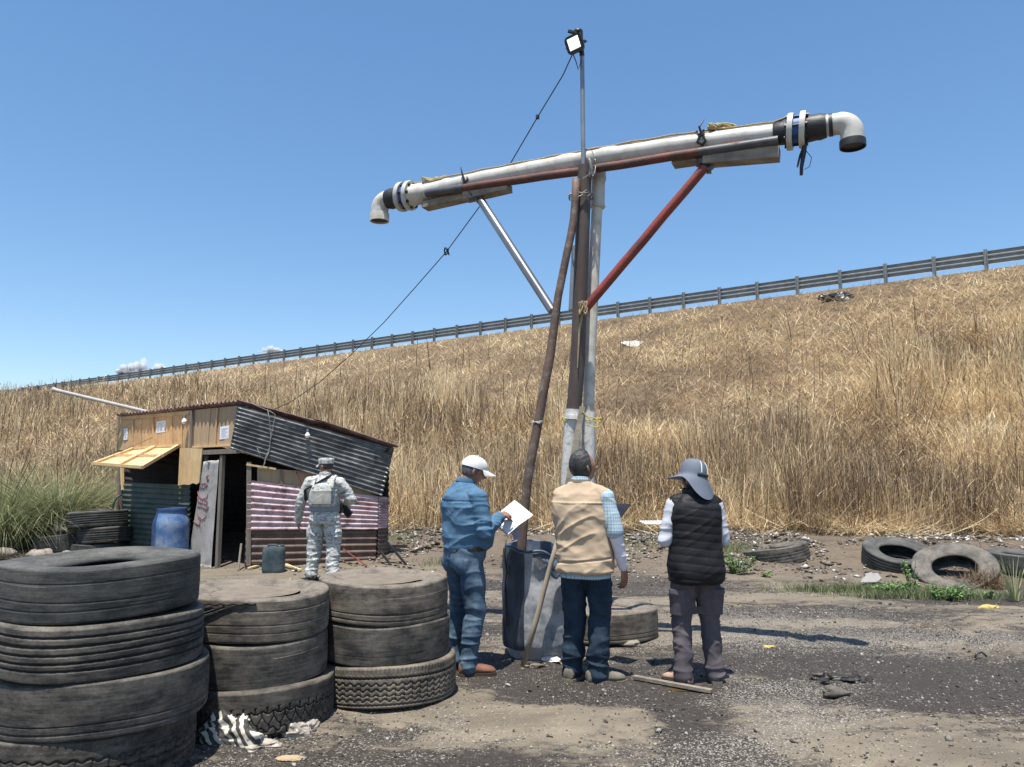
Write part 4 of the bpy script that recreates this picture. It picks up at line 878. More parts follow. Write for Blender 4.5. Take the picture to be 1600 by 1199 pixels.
# open hatch: two framed shutters propped out from the wall
h0, h1, h2 = WL(207, 702, .03), WL(241, 699, .03), WL(280.5, 697, .03)
def outp(px, py, o): return WL(px, py, o)
q0, q1, q2 = outp(145.5, 725, .95), outp(183, 728, .95), outp(223, 731, .95)
for a0_, a1_, b0_, b1_ in ((h0, h1, q0, q1), (h1, h2, q1, q2)):
    hp = obj('hatch_shutter', Geo().prism([a0_ - zc * .015, a1_ - zc * .015, b1_ - zc * .015, b0_ - zc * .015], .01, (0, 0, -1)), woodP, sh)
    for s0_, s1_ in ((a0_.lerp(a1_, .04), b0_.lerp(b1_, .04)), (a0_.lerp(a1_, .96), b0_.lerp(b1_, .96)), (a0_, a1_), (b0_, b1_), (a0_.lerp(b0_, .5), a1_.lerp(b1_, .5))):
        obj('frame', Geo().beam(s0_ + zc * .01, s1_ + zc * .01, .05, .045, zc), woodP, hp)
obj('prop_wire', Geo().tube([h0.lerp(q0, .35) + zc * .03, WL(238, 684, .03)], .004, 5), blk, sh)
# hanging wires on the dark tin
g = Geo(); P_ = lambda l: [WR(x, y, .085) for x, y in l]
g.tube(P_([(418, 640), (421, 655), (423, 680), (421, 700), (416, 712), (412, 728), (409, 732), (404, 732), (402, 728)]), .0055, 5)
g.tube(P_([(421, 642), (430, 648), (427, 665), (422, 690), (421, 705), (414, 722)]), .0055, 5)
g.tube(P_([(392, 630), (410, 638), (424, 644), (430, 648)]), .005, 5); g.tube(P_([(402, 700), (406, 712), (414, 720), (420, 706)]), .004, 5)
obj('hanging_wire', g, M('grey_wire', (.30, .29, .26), rough=.6), origin=WR(420, 680, .085), label='loops of pale wire hanging down the dark corrugated sheet of the shack', cat='wire', smooth=180)
# bulbs
glass = M('white_bulb', (.88, .88, .86), (.84, .84, .82), rough=.25); m_ = bpy.data.materials.new('pale_bulb'); n_, b_, o_ = nodes_of(m_); b_.inputs['Base Color'].default_value = (.85, .85, .83, 1); b_.inputs['Roughness'].default_value = .25  # bulbs get one even off-white colour
def bulb(p, top, lab, r=.042):
    rt = root('light_bulb', p, lab, 'light bulb', 'bare bulbs on the shack')
    obj('bulb', Geo().lathe([(0, -r), (r * .5, -r * .87), (r * .9, -r * .4), (r, 0), (r * .85, r * .5), (r * .5, r * 1.0), (r * .4, r * 1.4), (0, r * 1.4)], 20, p, (0, 0, 1)), m_, rt, smooth=180)
    obj('socket', Geo().tube([p + Vector((0, 0, r * 1.3)), p + Vector((0, 0, r * 2.6))], r * .48, 12), galv, rt)
    obj('wire', Geo().tube([p + Vector((0, 0, r * 2.5)), top], .004, 5), blk, rt)
p = WR(480.5, 681, .12); bulb(p, p + Vector((0, 0, .30)), 'white bulb hanging in front of the dark corrugated sheet')
p = WL(288, 659, .08); bulb(p, p + Vector((.08, 0, .12)), 'white bulb under the eave beside the dark gap in the boards', .045)
pap = M('paper', (.78, .79, .80), (.72, .73, .75), sc=3, rough=.8); ink = M('printed_grey', (.42, .46, .55), (.5, .52, .58), sc=40, rough=.8, stretch=(1, 1, 6))
for pts, lab in (([(193.5, 670), (200, 669), (199, 687), (193, 688)], 'narrow white paper on the leftmost board under the eave'), ([(245, 659), (259, 657), (258, 675), (244, 677)], 'white printed notice stapled to the middle of the board wall'), ([(344, 667), (358, 665), (357, 685), (343, 687)], 'grey white notice beside the edge of the dark corrugated sheet')):
    o = obj('paper_notice', quad(pts, .002, WL, .012 if pts[0][0] < 200 else .004), pap, origin=WL(*pts[0]), label=lab, cat='notice', group='papers pinned on the shack')
    g = Geo(); a, b, c, d = [WL(x, y, .016 if pts[0][0] < 200 else .008) for x, y in pts]
    for k in range(5):
        t = .18 + k * .15; l_ = a.lerp(d, t); r_ = b.lerp(c, t); g.beam(l_.lerp(r_, .15), l_.lerp(r_, .85 - .2 * (k % 2)), .001, .008, zc)
    obj('print', g, ink, o)
# grey pipe lying on the roof and pointing out to the left
a = AD(83, 609, 14.4); b = AD(218, 641, 14.0); g = Geo().tube([a, a.lerp(b, .03), a.lerp(b, .05), b, b + (b - a) * .5], [.05, .045, .034, .034, .034], 12); obj('grey_roof_pipe', g, M('pale_pipe', (.42, .40, .37), (.33, .31, .29), rough=.6), origin=b, label='long grey pipe sticking out to the left from the shack roof', cat='pipe')
# hose and rusty bar at the left corner
g = Geo().tube([AD(176, 872, 14.0), AD(175, 830, 14.0), AD(175, 805, 14.0), AD(177, 788, 14.0), AD(182, 778, 14.05), AD(190, 773, 14.1)], .018, 9); obj('hose', g, M('dark_green_hose', (.02, .045, .035), rough=.5), origin=AD(176, 872, 14.0), label='dark green hose arching down beside the left corner of the shack', cat='hose', smooth=180)
g = Geo().tube([AD(183, 872, 14.1), AD(184, 780, 14.2)], .022, 8); obj('rusty_bar', g, rpipe, origin=AD(183, 872, 14.1), label='rusty upright bar between the green hose and the tin wall', cat='bar')
# red rods and strap
g = Geo().tube([WR(463, 737, .04), WR(470, 752, .05), WR(476, 768, .05)], .012, 6); obj('red_strap', g, redp, origin=WR(463, 737, .04), label='short red strap hanging at the upper edge of the pink tin', cat='strap')
g = Geo().tube([WR(536, 858, .12), WR(578, 888, .45)], .012, 6); obj('red_rod', g, redp, origin=WR(578, 888, .45), label='thin red rod leaning on the brown tin right of the soldier', cat='rod')
def gnd(px, py): p = GZ(px, py); return Vector((p.x, p.y, hz(p.x, p.y)))
a = gnd(372, 892); b = AD(377, 850, a.y + .25); obj('wooden_stick', Geo().tube([a, b], .018, 8), woodG, origin=a, label='short grey stick standing in the dark doorway', cat='stick')
# blue drum by the wall
def drum(loc, R, H, mat, name, label, cat, dents=0, seed=0, open_=False, tilt=None, taper=True, lidm=None):
    rt = root(name, loc, label, cat, rot=tilt); hs = np.linspace(0, 1, 26); n = 48; v = []; rs = seed
    prof = []
    for h in hs:
        r = R * (1 - .22 * sst(.72, .97, h) if taper else 1) * (1 - .10 * sst(.10, 0, h)); r += .006 * math.exp(-((h - .33) / .02) ** 2) + .006 * math.exp(-((h - .66) / .02) ** 2); prof.append((float(r), float(h * H)))
    g = Geo().lathe(prof, n); g.v = [list(p) for p in g.v]
    if dents:
        for p in g.v:
            t = math.atan2(p[1], p[0]); k = float(fbm(np.array(t * 1.2 + seed), np.array(p[2] * 4), seed)) - .5; k2 = float(fbm(np.array(t * 4 + seed), np.array(p[2] * 9), seed + 2)) - .5
            s = 1 + dents * k + dents * .4 * k2; p[0] *= s; p[1] *= s; p[2] += (.10 * k if p[2] > H * .8 else 0)
    if not open_: g.f.append(tuple(25 * n + k for k in range(n)))
    g.f.append(tuple(range(n - 1, -1, -1)))
    return rt, g
p = AD(265, 870, 12.75); bl = M('blue_plastic', (.04, .10, .24), (.07, .155, .33), sc=5, rough=.5, dirt=(.24, .28, .32), dsc=5, damt=.75, dthr=.50, stretch=(1, 1, .5))
rt, g = drum(Vector((p.x, p.y, .0)), .285, .92, bl, 'blue_barrel', 'blue plastic barrel standing against the green tin wall under the hatch', 'barrel'); obj('barrel_body', g, bl, rt, local=True)
obj('lid', Geo().lathe([(0, .925), (.20, .925), (.235, .93), (.24, .915), (.24, .89), (.225, .885)], 40), M('dark_blue_lid', (.02, .05, .13), (.03, .07, .17), rough=.45), rt, local=True)
# jerrycan
p = gnd(427, 895); jc = M('dark_blue_plastic', (.03, .055, .065), (.055, .085, .095), sc=6, rough=.5, dirt=(.12, .13, .13), dsc=6, damt=.5)
rt = root('jerrycan', p, 'dark blue plastic jerrycan standing before the brown tin beside the doorway', 'jerrycan', rot=(0, 0, .15))
def rbox(w, d, h, e=4, nz=14, tw=.03, z0_=0.):
    g = Geo(); n = 32; v = []
    for i in range(nz):
        t = i / (nz - 1); s = 1 - tw * 2 * (max(0, .12 - t) / .12) ** 2 - 3 * tw * (max(0, t - .86) / .14) ** 2
        for k in range(n):
            a = 2 * pi * k / n; ca, sa = cos(a), sin(a); q = (abs(ca) ** e + abs(sa) ** e) ** (-1 / e); v.append((ca * q * w / 2 * s, sa * q * d / 2 * s, z0_ + h * t))
    f = [(i * n + k, i * n + (k + 1) % n, (i + 1) * n + (k + 1) % n, (i + 1) * n + k) for i in range(nz - 1) for k in range(n)] + [tuple(range(n - 1, -1, -1)), tuple((nz - 1) * n + k for k in range(n))]
    return g.add(v, f)
obj('can_body', rbox(.33, .24, .37), jc, rt, local=True)
obj('handle', Geo().tube([(-.10, 0, .36), (-.08, 0, .405), (.04, 0, .405), (.07, 0, .36)], .016, 8), jc, rt, local=True)
obj('cap', Geo().tube([(.12, 0, .36), (.12, 0, .41)], .032, 14), jc, rt, local=True)
# black metal frame right of the shack
blm = M('black_steel', (.018, .017, .017), (.035, .03, .028), rough=.55)
rt = root('metal_frame', gnd(625, 889), 'low black metal frame lying beside the right corner of the shack', 'frame')
Y_ = 12.5
for nme, a, b, w in (('bar', (590, 853.5), (636, 854), .045), ('leg', (592, 858), (612, 885), .03), ('leg', (604, 846), (636, 884), .03), ('base_bar', (602, 886), (664, 890), .05), ('base_bar', (606, 884), (660, 886), .03)):
    q = .0 if nme != 'base_bar' else (-.15 if w > .04 else .1)
    A = AD(a[0], a[1], Y_ + q); B = AD(b[0], b[1], Y_ + q - (.15 if nme == 'leg' else 0)); obj(nme, Geo().beam(A, B, w, w), blm, rt)
# small wooden scraps
wood_y = M('split_wood', (.60, .50, .30), (.48, .38, .22), sc=9, rough=.85)
for a, b, lab in (((388, 892), (412, 888), 'pale wood scrap left of the jerrycan'), ((440, 888), (470, 895), 'pale wood scrap right of the jerrycan')):
    A = gnd(*a) + zc * .03; B = gnd(*b) + zc * .03; obj('wood_scrap', Geo().beam(A, B, .05, .025).beam(A + Vector((.03, .07, 0)), B + Vector((-.08, .03, .02)), .03, .02), wood_y, origin=A, label=lab, cat='wood scrap', group='wood scraps by the shack')
# ------------------------------------------------------------ people
def vn3(x, y, z, s=0):
    def h(a, b, c):
        n = (a * 374761393 + b * 668265263 + c * 2147483647 + s * 1274126177) & 0xffffffff
        n = ((n ^ (n >> 13)) * 1274126177) & 0xffffffff
        return ((n ^ (n >> 16)) & 0xffff) / 65535.0
    i, j, k = [np.floor(q).astype(np.int64) for q in (x, y, z)]; f, g, e = x - i, y - j, z - k
    f = f * f * (3 - 2 * f); g = g * g * (3 - 2 * g); e = e * e * (3 - 2 * e)
    def L2(c): return (h(i, j, c) * (1 - f) + h(i + 1, j, c) * f) * (1 - g) + (h(i, j + 1, c) * (1 - f) + h(i + 1, j + 1, c) * f) * g
    return L2(k) * (1 - e) + L2(k + 1) * e
def ridge(V, sc, s=0): n = vn3(V[:, 0] * sc[0], V[:, 1] * sc[1], V[:, 2] * sc[2], s); return 1 - np.abs(2 * n - 1)
def wrinkle(V, s=0, diag=.0045, z0=None, fold=()):
    """cloth folds: soft diagonal creases everywhere, tighter rings near the given heights/points"""
    w = .06 * vn3(V[:, 0] * 4, V[:, 1] * 4, V[:, 2] * 4, s + 5)
    Q = V + w[:, None]
    a = Q.copy(); a[:, 2] = Q[:, 2] + .55 * Q[:, 0] + .3 * Q[:, 1]
    b = Q.copy(); b[:, 2] = Q[:, 2] - .6 * Q[:, 0] + .2 * Q[:, 1]
    out = diag * (ridge(a, (3, 3, 11), s) ** 2 - .5) + diag * .9 * (ridge(b, (4, 4, 15), s + 1) ** 2.5 - .4)
    for p, r, amp, fz in fold:
        d = np.linalg.norm((V - np.array(p)) / np.array(r), axis=1); k = np.exp(-d ** 2)
        out += k * amp * (ridge(Q, (4.5, 4.5, fz), s + 7) ** 2 - .45)
    return out
def voxel(g, vox, smooth=3, disp=None):
    me = g.mesh('t', 0) if isinstance(g, Geo) else g; o = bpy.data.objects.new('t', me); COL.objects.link(o)
    m = o.modifiers.new('r', 'REMESH'); m.mode = 'VOXEL'; m.voxel_size = vox; m.adaptivity = 0
    if smooth: q = o.modifiers.new('s', 'SMOOTH'); q.factor = .5; q.iterations = smooth
    dg = bpy.context.evaluated_depsgraph_get(); dg.update(); out = bpy.data.meshes.new_from_object(o.evaluated_get(dg))
    bpy.data.objects.remove(o); bpy.data.meshes.remove(me)
    if disp is not None:
        n = len(out.vertices); V = np.empty(n * 3, np.float32); out.vertices.foreach_get('co', V); V = V.reshape(-1, 3).astype(float)
        Nn = np.empty(n * 3, np.float32); out.vertices.foreach_get('normal', Nn); Nn = Nn.reshape(-1, 3)
        V = V + Nn * disp(V)[:, None]; out.vertices.foreach_set('co', V.astype(np.float32).ravel()); out.update()
    out.shade_smooth(); return out
def loft(g, secs, n=36, e=2.3, yaw=None):
    """secs: (z, half width, half depth, cx, cy) bottom to top"""
    v = []
    for i, s in enumerate(secs):
        z, rx, ry, cx, cy = s[:5]
        for k in range(n):
            a = 2 * pi * k / n; ca, sa = cos(a), sin(a); q = (abs(ca) ** e + abs(sa) ** e) ** (-1 / e); v.append((cx + ca * q * rx, cy + sa * q * ry, z + (s[5] * ca if len(s) > 5 else 0)))
    m = len(secs); f = [(i * n + k, i * n + (k + 1) % n, (i + 1) * n + (k + 1) % n, (i + 1) * n + k) for i in range(m - 1) for k in range(n)]
    f += [tuple(range(n - 1, -1, -1)), tuple((m - 1) * n + k for k in range(n))]; return g.add(v, f)
def limb(g, pts, rad, n=18):
    for i in range(len(pts) - 1): g.cap(pts[i], pts[i + 1], rad[i], rad[i + 1], n)
    return g
def headrot(az, pit, roll=0): return Matrix.Rotation(-az, 3, 'Z') @ Matrix.Rotation(pit, 3, 'X') @ Matrix.Rotation(roll, 3, 'Y')
def head_points(kind='skin', n=56, m=44, seed=0, sc=1.0):
    v = []; f = []
    for i in range(m + 1):
        ph = -pi / 2 + pi * i / m
        for k in range(n):
            t = 2 * pi * k / n; x, y, z = cos(ph) * cos(t), cos(ph) * sin(t), sin(ph)
            jaw = max(0, -z); X = x * .076 * (1 - .28 * jaw ** 1.6); Y = y * (.092 if y > 0 else .098) * (1 - (.28 * jaw if y < 0 else .10 * jaw)) + .004; Z = z * .118 * (1.0 if z > 0 else 1.02)
            if y > 0:
                fr = y
                def gs(cx, cz, wx, wz): return math.exp(-((X - cx) / wx) ** 2 - ((Z - cz) / wz) ** 2) * (1 if y > .2 else 0)
                Y += .024 * gs(0, -.028, .011, .014) + .014 * gs(0, -.008, .009, .02) + .006 * gs(0, .022, .04, .010)
                Y -= .013 * gs(.030, .004, .014, .011) + .013 * gs(-.030, .004, .014, .011)
                Y += .006 * gs(0, -.056, .024, .007) + .005 * gs(0, -.067, .02, .006) - .004 * gs(0, -.061, .024, .003) + .010 * gs(0, -.098, .026, .018) + .005 * (gs(.042, -.03, .02, .02) + gs(-.042, -.03, .02, .02))
            v.append((X * sc, Y * sc, Z * sc))
    for i in range(m):
        for k in range(n): f.append((i * n + k, i * n + (k + 1) % n, (i + 1) * n + (k + 1) % n, (i + 1) * n + k))
    return v, f
def hair_points(seed=0, low=-.06, front=.045, th=.011, n=64, m=48):
    v, f = head_points(n=n, m=m); out = []
    for (x, y, z) in v:
        L = math.sqrt(x * x + y * y + z * z) + 1e-6
        hl = low + (front + .02 - low) * (1 / (1 + math.exp(-(y - .028) / .012)))            # hairline height
        side = 1 if z > hl else 0; k = 1 / (1 + math.exp(-(z - hl) / .004))
        r = -.012 + (th + .012) * k; nz = (math.sin(x * 420 + 3 * math.sin(z * 90 + seed)) * .0012 + math.sin(z * 300 + x * 100) * .0007) * k
        s = 1 + (r + nz) / L; out.append((x * s, y * s, z * s))
    return out, f
def add_head(g, c, R, H=1.0):
    v, f = head_points(sc=H); g.add([Vector(c) + R @ Vector(p) for p in v], f)
    for s in (-1, 1):
        e = Vector((s * .077, -.006, -.012)) * H; Re = R @ Matrix.Rotation(s * .35, 3, 'Z')
        g.ball(Vector(c) + R @ e, (.008, .019, .031), 12, 8, Re); g.ball(Vector(c) + R @ (e + Vector((s * .008, -.006, .004))), (.007, .012, .026), 10, 6, Re)
def hand(g, w, d, pn, thumb, curl=(.3, .35, .4, .45), k=1.0, spread=.06, tcurl=.3):
    """w wrist, d towards the fingers, pn palm normal (the side the fingers curl to), thumb = +1/-1 along side axis"""
    w = Vector(w); d = Vector(d).normalized(); pn = Vector(pn); pn = (pn - d * pn.dot(d)).normalized(); sd_ = d.cross(pn).normalized() * thumb
    for j, (o, L) in enumerate(((.029, .090), (.010, .094), (-.010, .090), (-.029, .082))):
        kb = w + (d * L + sd_ * o) * k; g.cap(w + sd_ * o * .55 * k + d * .01, kb, .0135 * k, .0115 * k, 10)
        fd = (d + sd_ * (spread * (1.5 - j))).normalized(); p = kb; r = (.0098, .0088, .0076, .0066); ang = 0
        for q, l in enumerate(((.042, .046, .043, .034)[j], (.026, .029, .027, .021)[j], (.021, .023, .022, .018)[j])):
            ang += curl[j] * (1.0, 1.25, .8)[q]; dd = fd * cos(ang) + pn * sin(ang); p2 = p + dd * l * k; g.cap(p, p2, r[q] * k, r[q + 1] * k, 10); p = p2
    p = w + (d * .028 + sd_ * .024) * k; g.cap(w + sd_ * .012 * k, p, .015 * k, .0145 * k, 10)
    dd = (d * .72 + sd_ * .65 + pn * .25).normalized(); p2 = p + dd * .040 * k; g.cap(p, p2, .0135 * k, .0105 * k, 10)
    dd = (dd + (pn * tcurl + d * .25)).normalized(); p3 = p2 + dd * .030 * k; g.cap(p2, p3, .0105 * k, .0092 * k, 10); g.cap(p3, p3 + (dd + pn * tcurl * .4).normalized() * .022 * k, .0092 * k, .0075 * k, 10)
def eyes(par, c, R, H, mat_w, mat_d):
    for s in (-1, 1):
        e = Vector(c) + R @ (Vector((s * .030, .0735, .004)) * H); o = obj('eye', Geo().ball(e, .0115, 12, 8), mat_w, par, local=True); obj('iris', Geo().ball(e + R @ Vector((0, .0075, 0)), .0056, 10, 6), mat_d, o, local=True)
def shoe(par, ank, az, mat, sole_m, L=.275, w=.052, h=.10):
    """ank: ankle point (x,y,z) in the person's frame; toes towards azimuth az (clockwise from +y)"""
    R = Matrix.Rotation(-az, 3, 'Z'); a = Vector((ank[0], ank[1], ank[2] - .08 if len(ank) > 2 else 0)); g = Geo(); v = []; n = 20
    S = [(-.075, .5, .55), (-.07, .75, .75), (-.04, .80, 1.0), (.0, .78, 1.02), (.04, .82, .86), (.09, .98, .66), (.13, 1.0, .56), (.165, .92, .48), (.19, .68, .36), (.20, .4, .22)]
    for y, ww, hh in S:
        for k in range(n):
            t = 2 * pi * k / n; ca, sa = cos(t), sin(t); q = (abs(ca) ** 2.6 + abs(sa) ** 2.6) ** (-1 / 2.6); zz = .018 + (h * hh) * (.5 + .5 * sa * q); v.append(a + R @ Vector((ca * q * w * ww * (1 if sa < .3 else .92), y * L / .275, max(.018, zz))))
    m = len(S); f = [(i * n + k, i * n + (k + 1) % n, (i + 1) * n + (k + 1) % n, (i + 1) * n + k) for i in range(m - 1) for k in range(n)] + [tuple(range(n - 1, -1, -1)), tuple((m - 1) * n + k for k in range(n))]
    g.add(v, f); so = obj('shoe', g, mat, par, local=True, smooth=60)
    pts = [(y, ww * w * 1.08) for y, ww in ((-.08, .35), (-.074, .7), (-.04, .84), (.04, .80), (.10, 1.0), (.15, 1.0), (.185, .8), (.205, .45))]
    out = [a + R @ Vector((x, y * L / .275, 0)) for y, x in pts] + [a + R @ Vector((-x, y * L / .275, 0)) for y, x in reversed(pts)]
    obj('sole', Geo().prism([p + Vector((0, 0, -.004)) for p in out], .030, (0, 0, 1)), sole_m, so, local=True)
    g = Geo()
    for k in range(4):
        y = .055 + .018 * k; z = .018 + h * (.80 - .07 * k); g.tube([a + R @ Vector((-.022, y, z - .004)), a + R @ Vector((0, y + .004, z + .004)), a + R @ Vector((.022, y, z - .004))], .0032, 5)
    obj('laces', g, sole_m, so, local=True)
skinm = M('brown_skin', (.30, .155, .095), (.25, .125, .078), sc=14, rough=.5, bump=.15, bsc=120)
hairb = M('black_hair', (.016, .015, .015), (.05, .048, .047), sc=30, rough=.42, bump=.6, bsc=140, stretch=(1, 1, .2))
hairg = M('greying_hair', (.05, .047, .045), (.15, .145, .14), sc=45, rough=.6, bump=.6, bsc=140, stretch=(1, 1, .2))
eyew = M('eye_white', (.7, .68, .65), rough=.3); eyed = M('dark_iris', (.03, .018, .012), rough=.2)
def cloth(name, c1, c2, sc=40, rough=.9, dirt=None, damt=.3, dsc=4, weave=260, bump=.12): return crease(M(name, c1, c2, sc=sc, rough=rough, bump=.6, bsc=9, bdist=.012, dirt=dirt, damt=damt, dsc=dsc, spec=.25))
def crease(m):
    n = m.node_tree
    for q in n.nodes:
        if q.bl_idname == 'ShaderNodeBump':
            t = q.inputs['Height'].links[0].from_node; t.noise_type = 'RIDGED_MULTIFRACTAL'; t.inputs['Detail'].default_value = 4; t.inputs['Roughness'].default_value = .55; t.inputs['Distortion'].default_value = .6
            try: t.normalize = True
            except Exception: pass
    return m
denim_shirt = cloth('blue_chambray', (.075, .155, .245), (.052, .12, .20), 6, dirt=(.13, .22, .31), damt=.4, dsc=9)
jeans = cloth('blue_denim', (.036, .066, .108), (.065, .108, .16), 7, dirt=(.15, .215, .28), damt=.6, dsc=6)
jeans2 = cloth('dark_denim', (.013, .024, .041), (.021, .037, .059), 6, dirt=(.045, .07, .095), damt=.35, dsc=6)
khaki = cloth('khaki_canvas', (.42, .315, .215), (.50, .385, .265), 5, dirt=(.36, .27, .18), damt=.3, dsc=7)
greytr = cloth('grey_purple_twill', (.068, .058, .068), (.095, .082, .09), 6, dirt=(.15, .13, .135), damt=.4, dsc=5)
sleeve = cloth('light_grey_jersey', (.46, .48, .53), (.54, .56, .60), 6); white_sl = cloth('lilac_white_jersey', (.62, .59, .66), (.70, .67, .72), 6)
puff = M('black_quilted_nylon', (.010, .010, .012), (.016, .016, .018), sc=6, rough=.6, bump=.4, bsc=30, bdist=.006, spec=.22)
leather = M('brown_leather', (.17, .075, .045), (.24, .11, .07), sc=14, rough=.4, bump=.3, bsc=60, bdist=.003)
suede = M('grey_brown_suede', (.13, .115, .09), (.18, .16, .125), sc=14, rough=.9, bump=.3, bsc=90, bdist=.003)
darksh = M('dark_shoe', (.03, .028, .027), (.05, .047, .045), sc=14, rough=.6); solem = M('dark_sole', (.045, .035, .028), (.07, .055, .045), sc=20, rough=.8); soleg = M('tan_sole', (.20, .17, .13), rough=.8)
def plaid_mat():
    m = bpy.data.materials.new('blue_white_plaid'); n, b, o = nodes_of(m); L = n.links.new; tc = N(n, "ShaderNodeTexCoord"); sp = N(n, "ShaderNodeSeparateXYZ"); L(tc.outputs['Object'], sp.inputs[0])
    def band(src, per, w, ph=0.):
        a = N(n, "ShaderNodeMath", operation='MULTIPLY_ADD'); L(src, a.inputs[0]); a.inputs[1].default_value = 1 / per; a.inputs[2].default_value = ph
        f = N(n, "ShaderNodeMath", operation='FRACT'); L(a.outputs[0], f.inputs[0]); c = N(n, "ShaderNodeMath", operation='LESS_THAN'); L(f.outputs[0], c.inputs[0]); c.inputs[1].default_value = w; return c.outputs[0]
    ad = N(n, "ShaderNodeMath", operation='ADD'); L(sp.outputs[0], ad.inputs[0]); L(sp.outputs[1], ad.inputs[1])
    col = None; base = (.44, .53, .57)
    for src, per, w, ph, c in ((sp.outputs[2], .05, .30, .1, (.22, .36, .46)), (ad.outputs[0], .05, .30, .3, (.22, .36, .46)), (sp.outputs[2], .05, .10, .5, (.05, .09, .15)), (ad.outputs[0], .05, .10, .7, (.05, .09, .15))):
        k = band(src, per, w, ph); q = N(n, "ShaderNodeMath", operation='MULTIPLY'); L(k, q.inputs[0]); q.inputs[1].default_value = .6
        mx = N(n, "ShaderNodeMix", data_type='RGBA'); L(q.outputs[0], mx.inputs[0]); mx.inputs[7].default_value = rgba(c)
        if col is None: mx.inputs[6].default_value = rgba(base)
        else: L(col, mx.inputs[6])
        col = mx.outputs[2]
    L(col, b.inputs['Base Color']); b.inputs['Roughness'].default_value = .9; return m
plaid = plaid_mat()
def camo_mat():
    m = bpy.data.materials.new('grey_camouflage'); n, b, o = nodes_of(m); L = n.links.new; tc = N(n, "ShaderNodeTexCoord")
    mp = N(n, "ShaderNodeMapping"); mp.inputs[3].default_value = (1, 1, 1.9); L(tc.outputs['Object'], mp.inputs[0])
    sn = N(n, "ShaderNodeVectorMath", operation='SNAP'); sn.inputs[1].default_value = (.008, .008, .008); L(mp.outputs[0], sn.inputs[0])
    t = N(n, "ShaderNodeTexNoise"); t.inputs['Scale'].default_value = 24; t.inputs['Detail'].default_value = 5; t.inputs['Roughness'].default_value = .75; L(sn.outputs[0], t.inputs[0])
    r = ramp(n, [(.40, (.53, .53, .50)), (.48, (.53, .53, .50)), (.49, (.36, .37, .345)), (.56, (.36, .37, .345)), (.57, (.17, .18, .165)), (.61, (.17, .18, .165)), (.62, (.07, .075, .07)), (.66, (.07, .075, .07))], t.outputs[0]); r.color_ramp.interpolation = 'CONSTANT'
    L(r.outputs[0], b.inputs['Base Color']); b.inputs['Roughness'].default_value = .9; return m
camo = camo_mat()
def bodyg(J, th=1.0):
    """skin body under the clothes: one surface from head to ankles"""
    g = Geo(); add_head(g, J['head'], J['hR'], J.get('hs', 1)); hc = Vector(J['head']); nb = Vector(J['neck'])
    g.cap(nb, hc + J['hR'] @ Vector((0, -.02, -.05)), .060, .054, 18)
    loft(g, [(z, a * .93, b_ * .9, cx, cy) for z, a, b_, cx, cy in J['torso']])
    for s in ('L', 'R'):
        sh_, el, wr = [Vector(p) for p in J['arm' + s]]; limb(g, [sh_, el, wr], [.045, .036, .026]); hp, kn, an = [Vector(p) for p in J['leg' + s]]; limb(g, [hp, kn, an], [.075, .05, .036]); g.cap(nb + Vector((0, 0, -.04)), sh_, .05, .046, 14)
        hand(g, *J['hand' + s])
    return g
def collar(par, c, r, h, mat, tilt=(0, 0, 1), th=.006, n=40, op=.0):
    g = Geo().lathe([(r, 0), (r * .97, h * .5), (r * .93, h), (r * .93 + th, h), (r * 1.08 + th, h * .25), (r + th, 0)], n, c, tilt, closed=True); return obj('collar', g, mat, par, local=True, smooth=60)
from mathutils.bvhtree import BVHTree
def patch(par, c, w, h, mat, name, outd, off=.006, shape=None, n=9, parent=None):
    """thin panel sewn on a garment: a grid projected onto the cloth from outside"""
    me = par.data; bv = BVHTree.FromPolygons([v.co for v in me.vertices], [p.vertices[:] for p in me.polygons]); d = Vector(outd).normalized(); x = Vector((0, 0, 1)).cross(d).normalized(); v = []; ok = True
    for lay in (off, -.004):
        for j in range(n):
            for i in range(n):
                a, b = -1 + 2 * i / (n - 1), -1 + 2 * j / (n - 1); bb = b - (.30 * (1 - abs(a)) if (shape == 'pocket' and b < 0) else 0) * -b
                p = Vector(c) + x * a * w / 2 + Vector((0, 0, 1)) * bb * h / 2; hit = bv.ray_cast(p + d * .4, -d, .8)[0]
                if hit is None: hit = p
                v.append(hit + d * lay)
    f = []; k = n * n
    for j in range(n - 1):
        for i in range(n - 1): q = j * n + i; f.append((q, q + 1, q + n + 1, q + n)); f.append((q + k, q + n + k, q + n + 1 + k, q + 1 + k))
    e_ = [i for i in range(n)] + [n - 1 + n * j for j in range(1, n)] + [n * n - 1 - i for i in range(1, n)] + [n * (n - 1 - j) for j in range(1, n - 1)]
    for a, b in zip(e_, e_[1:] + e_[:1]): f.append((a, a + k, b + k, b))
    return obj(name, Geo().add(v, f), mat, parent or par, local=True, smooth=50)
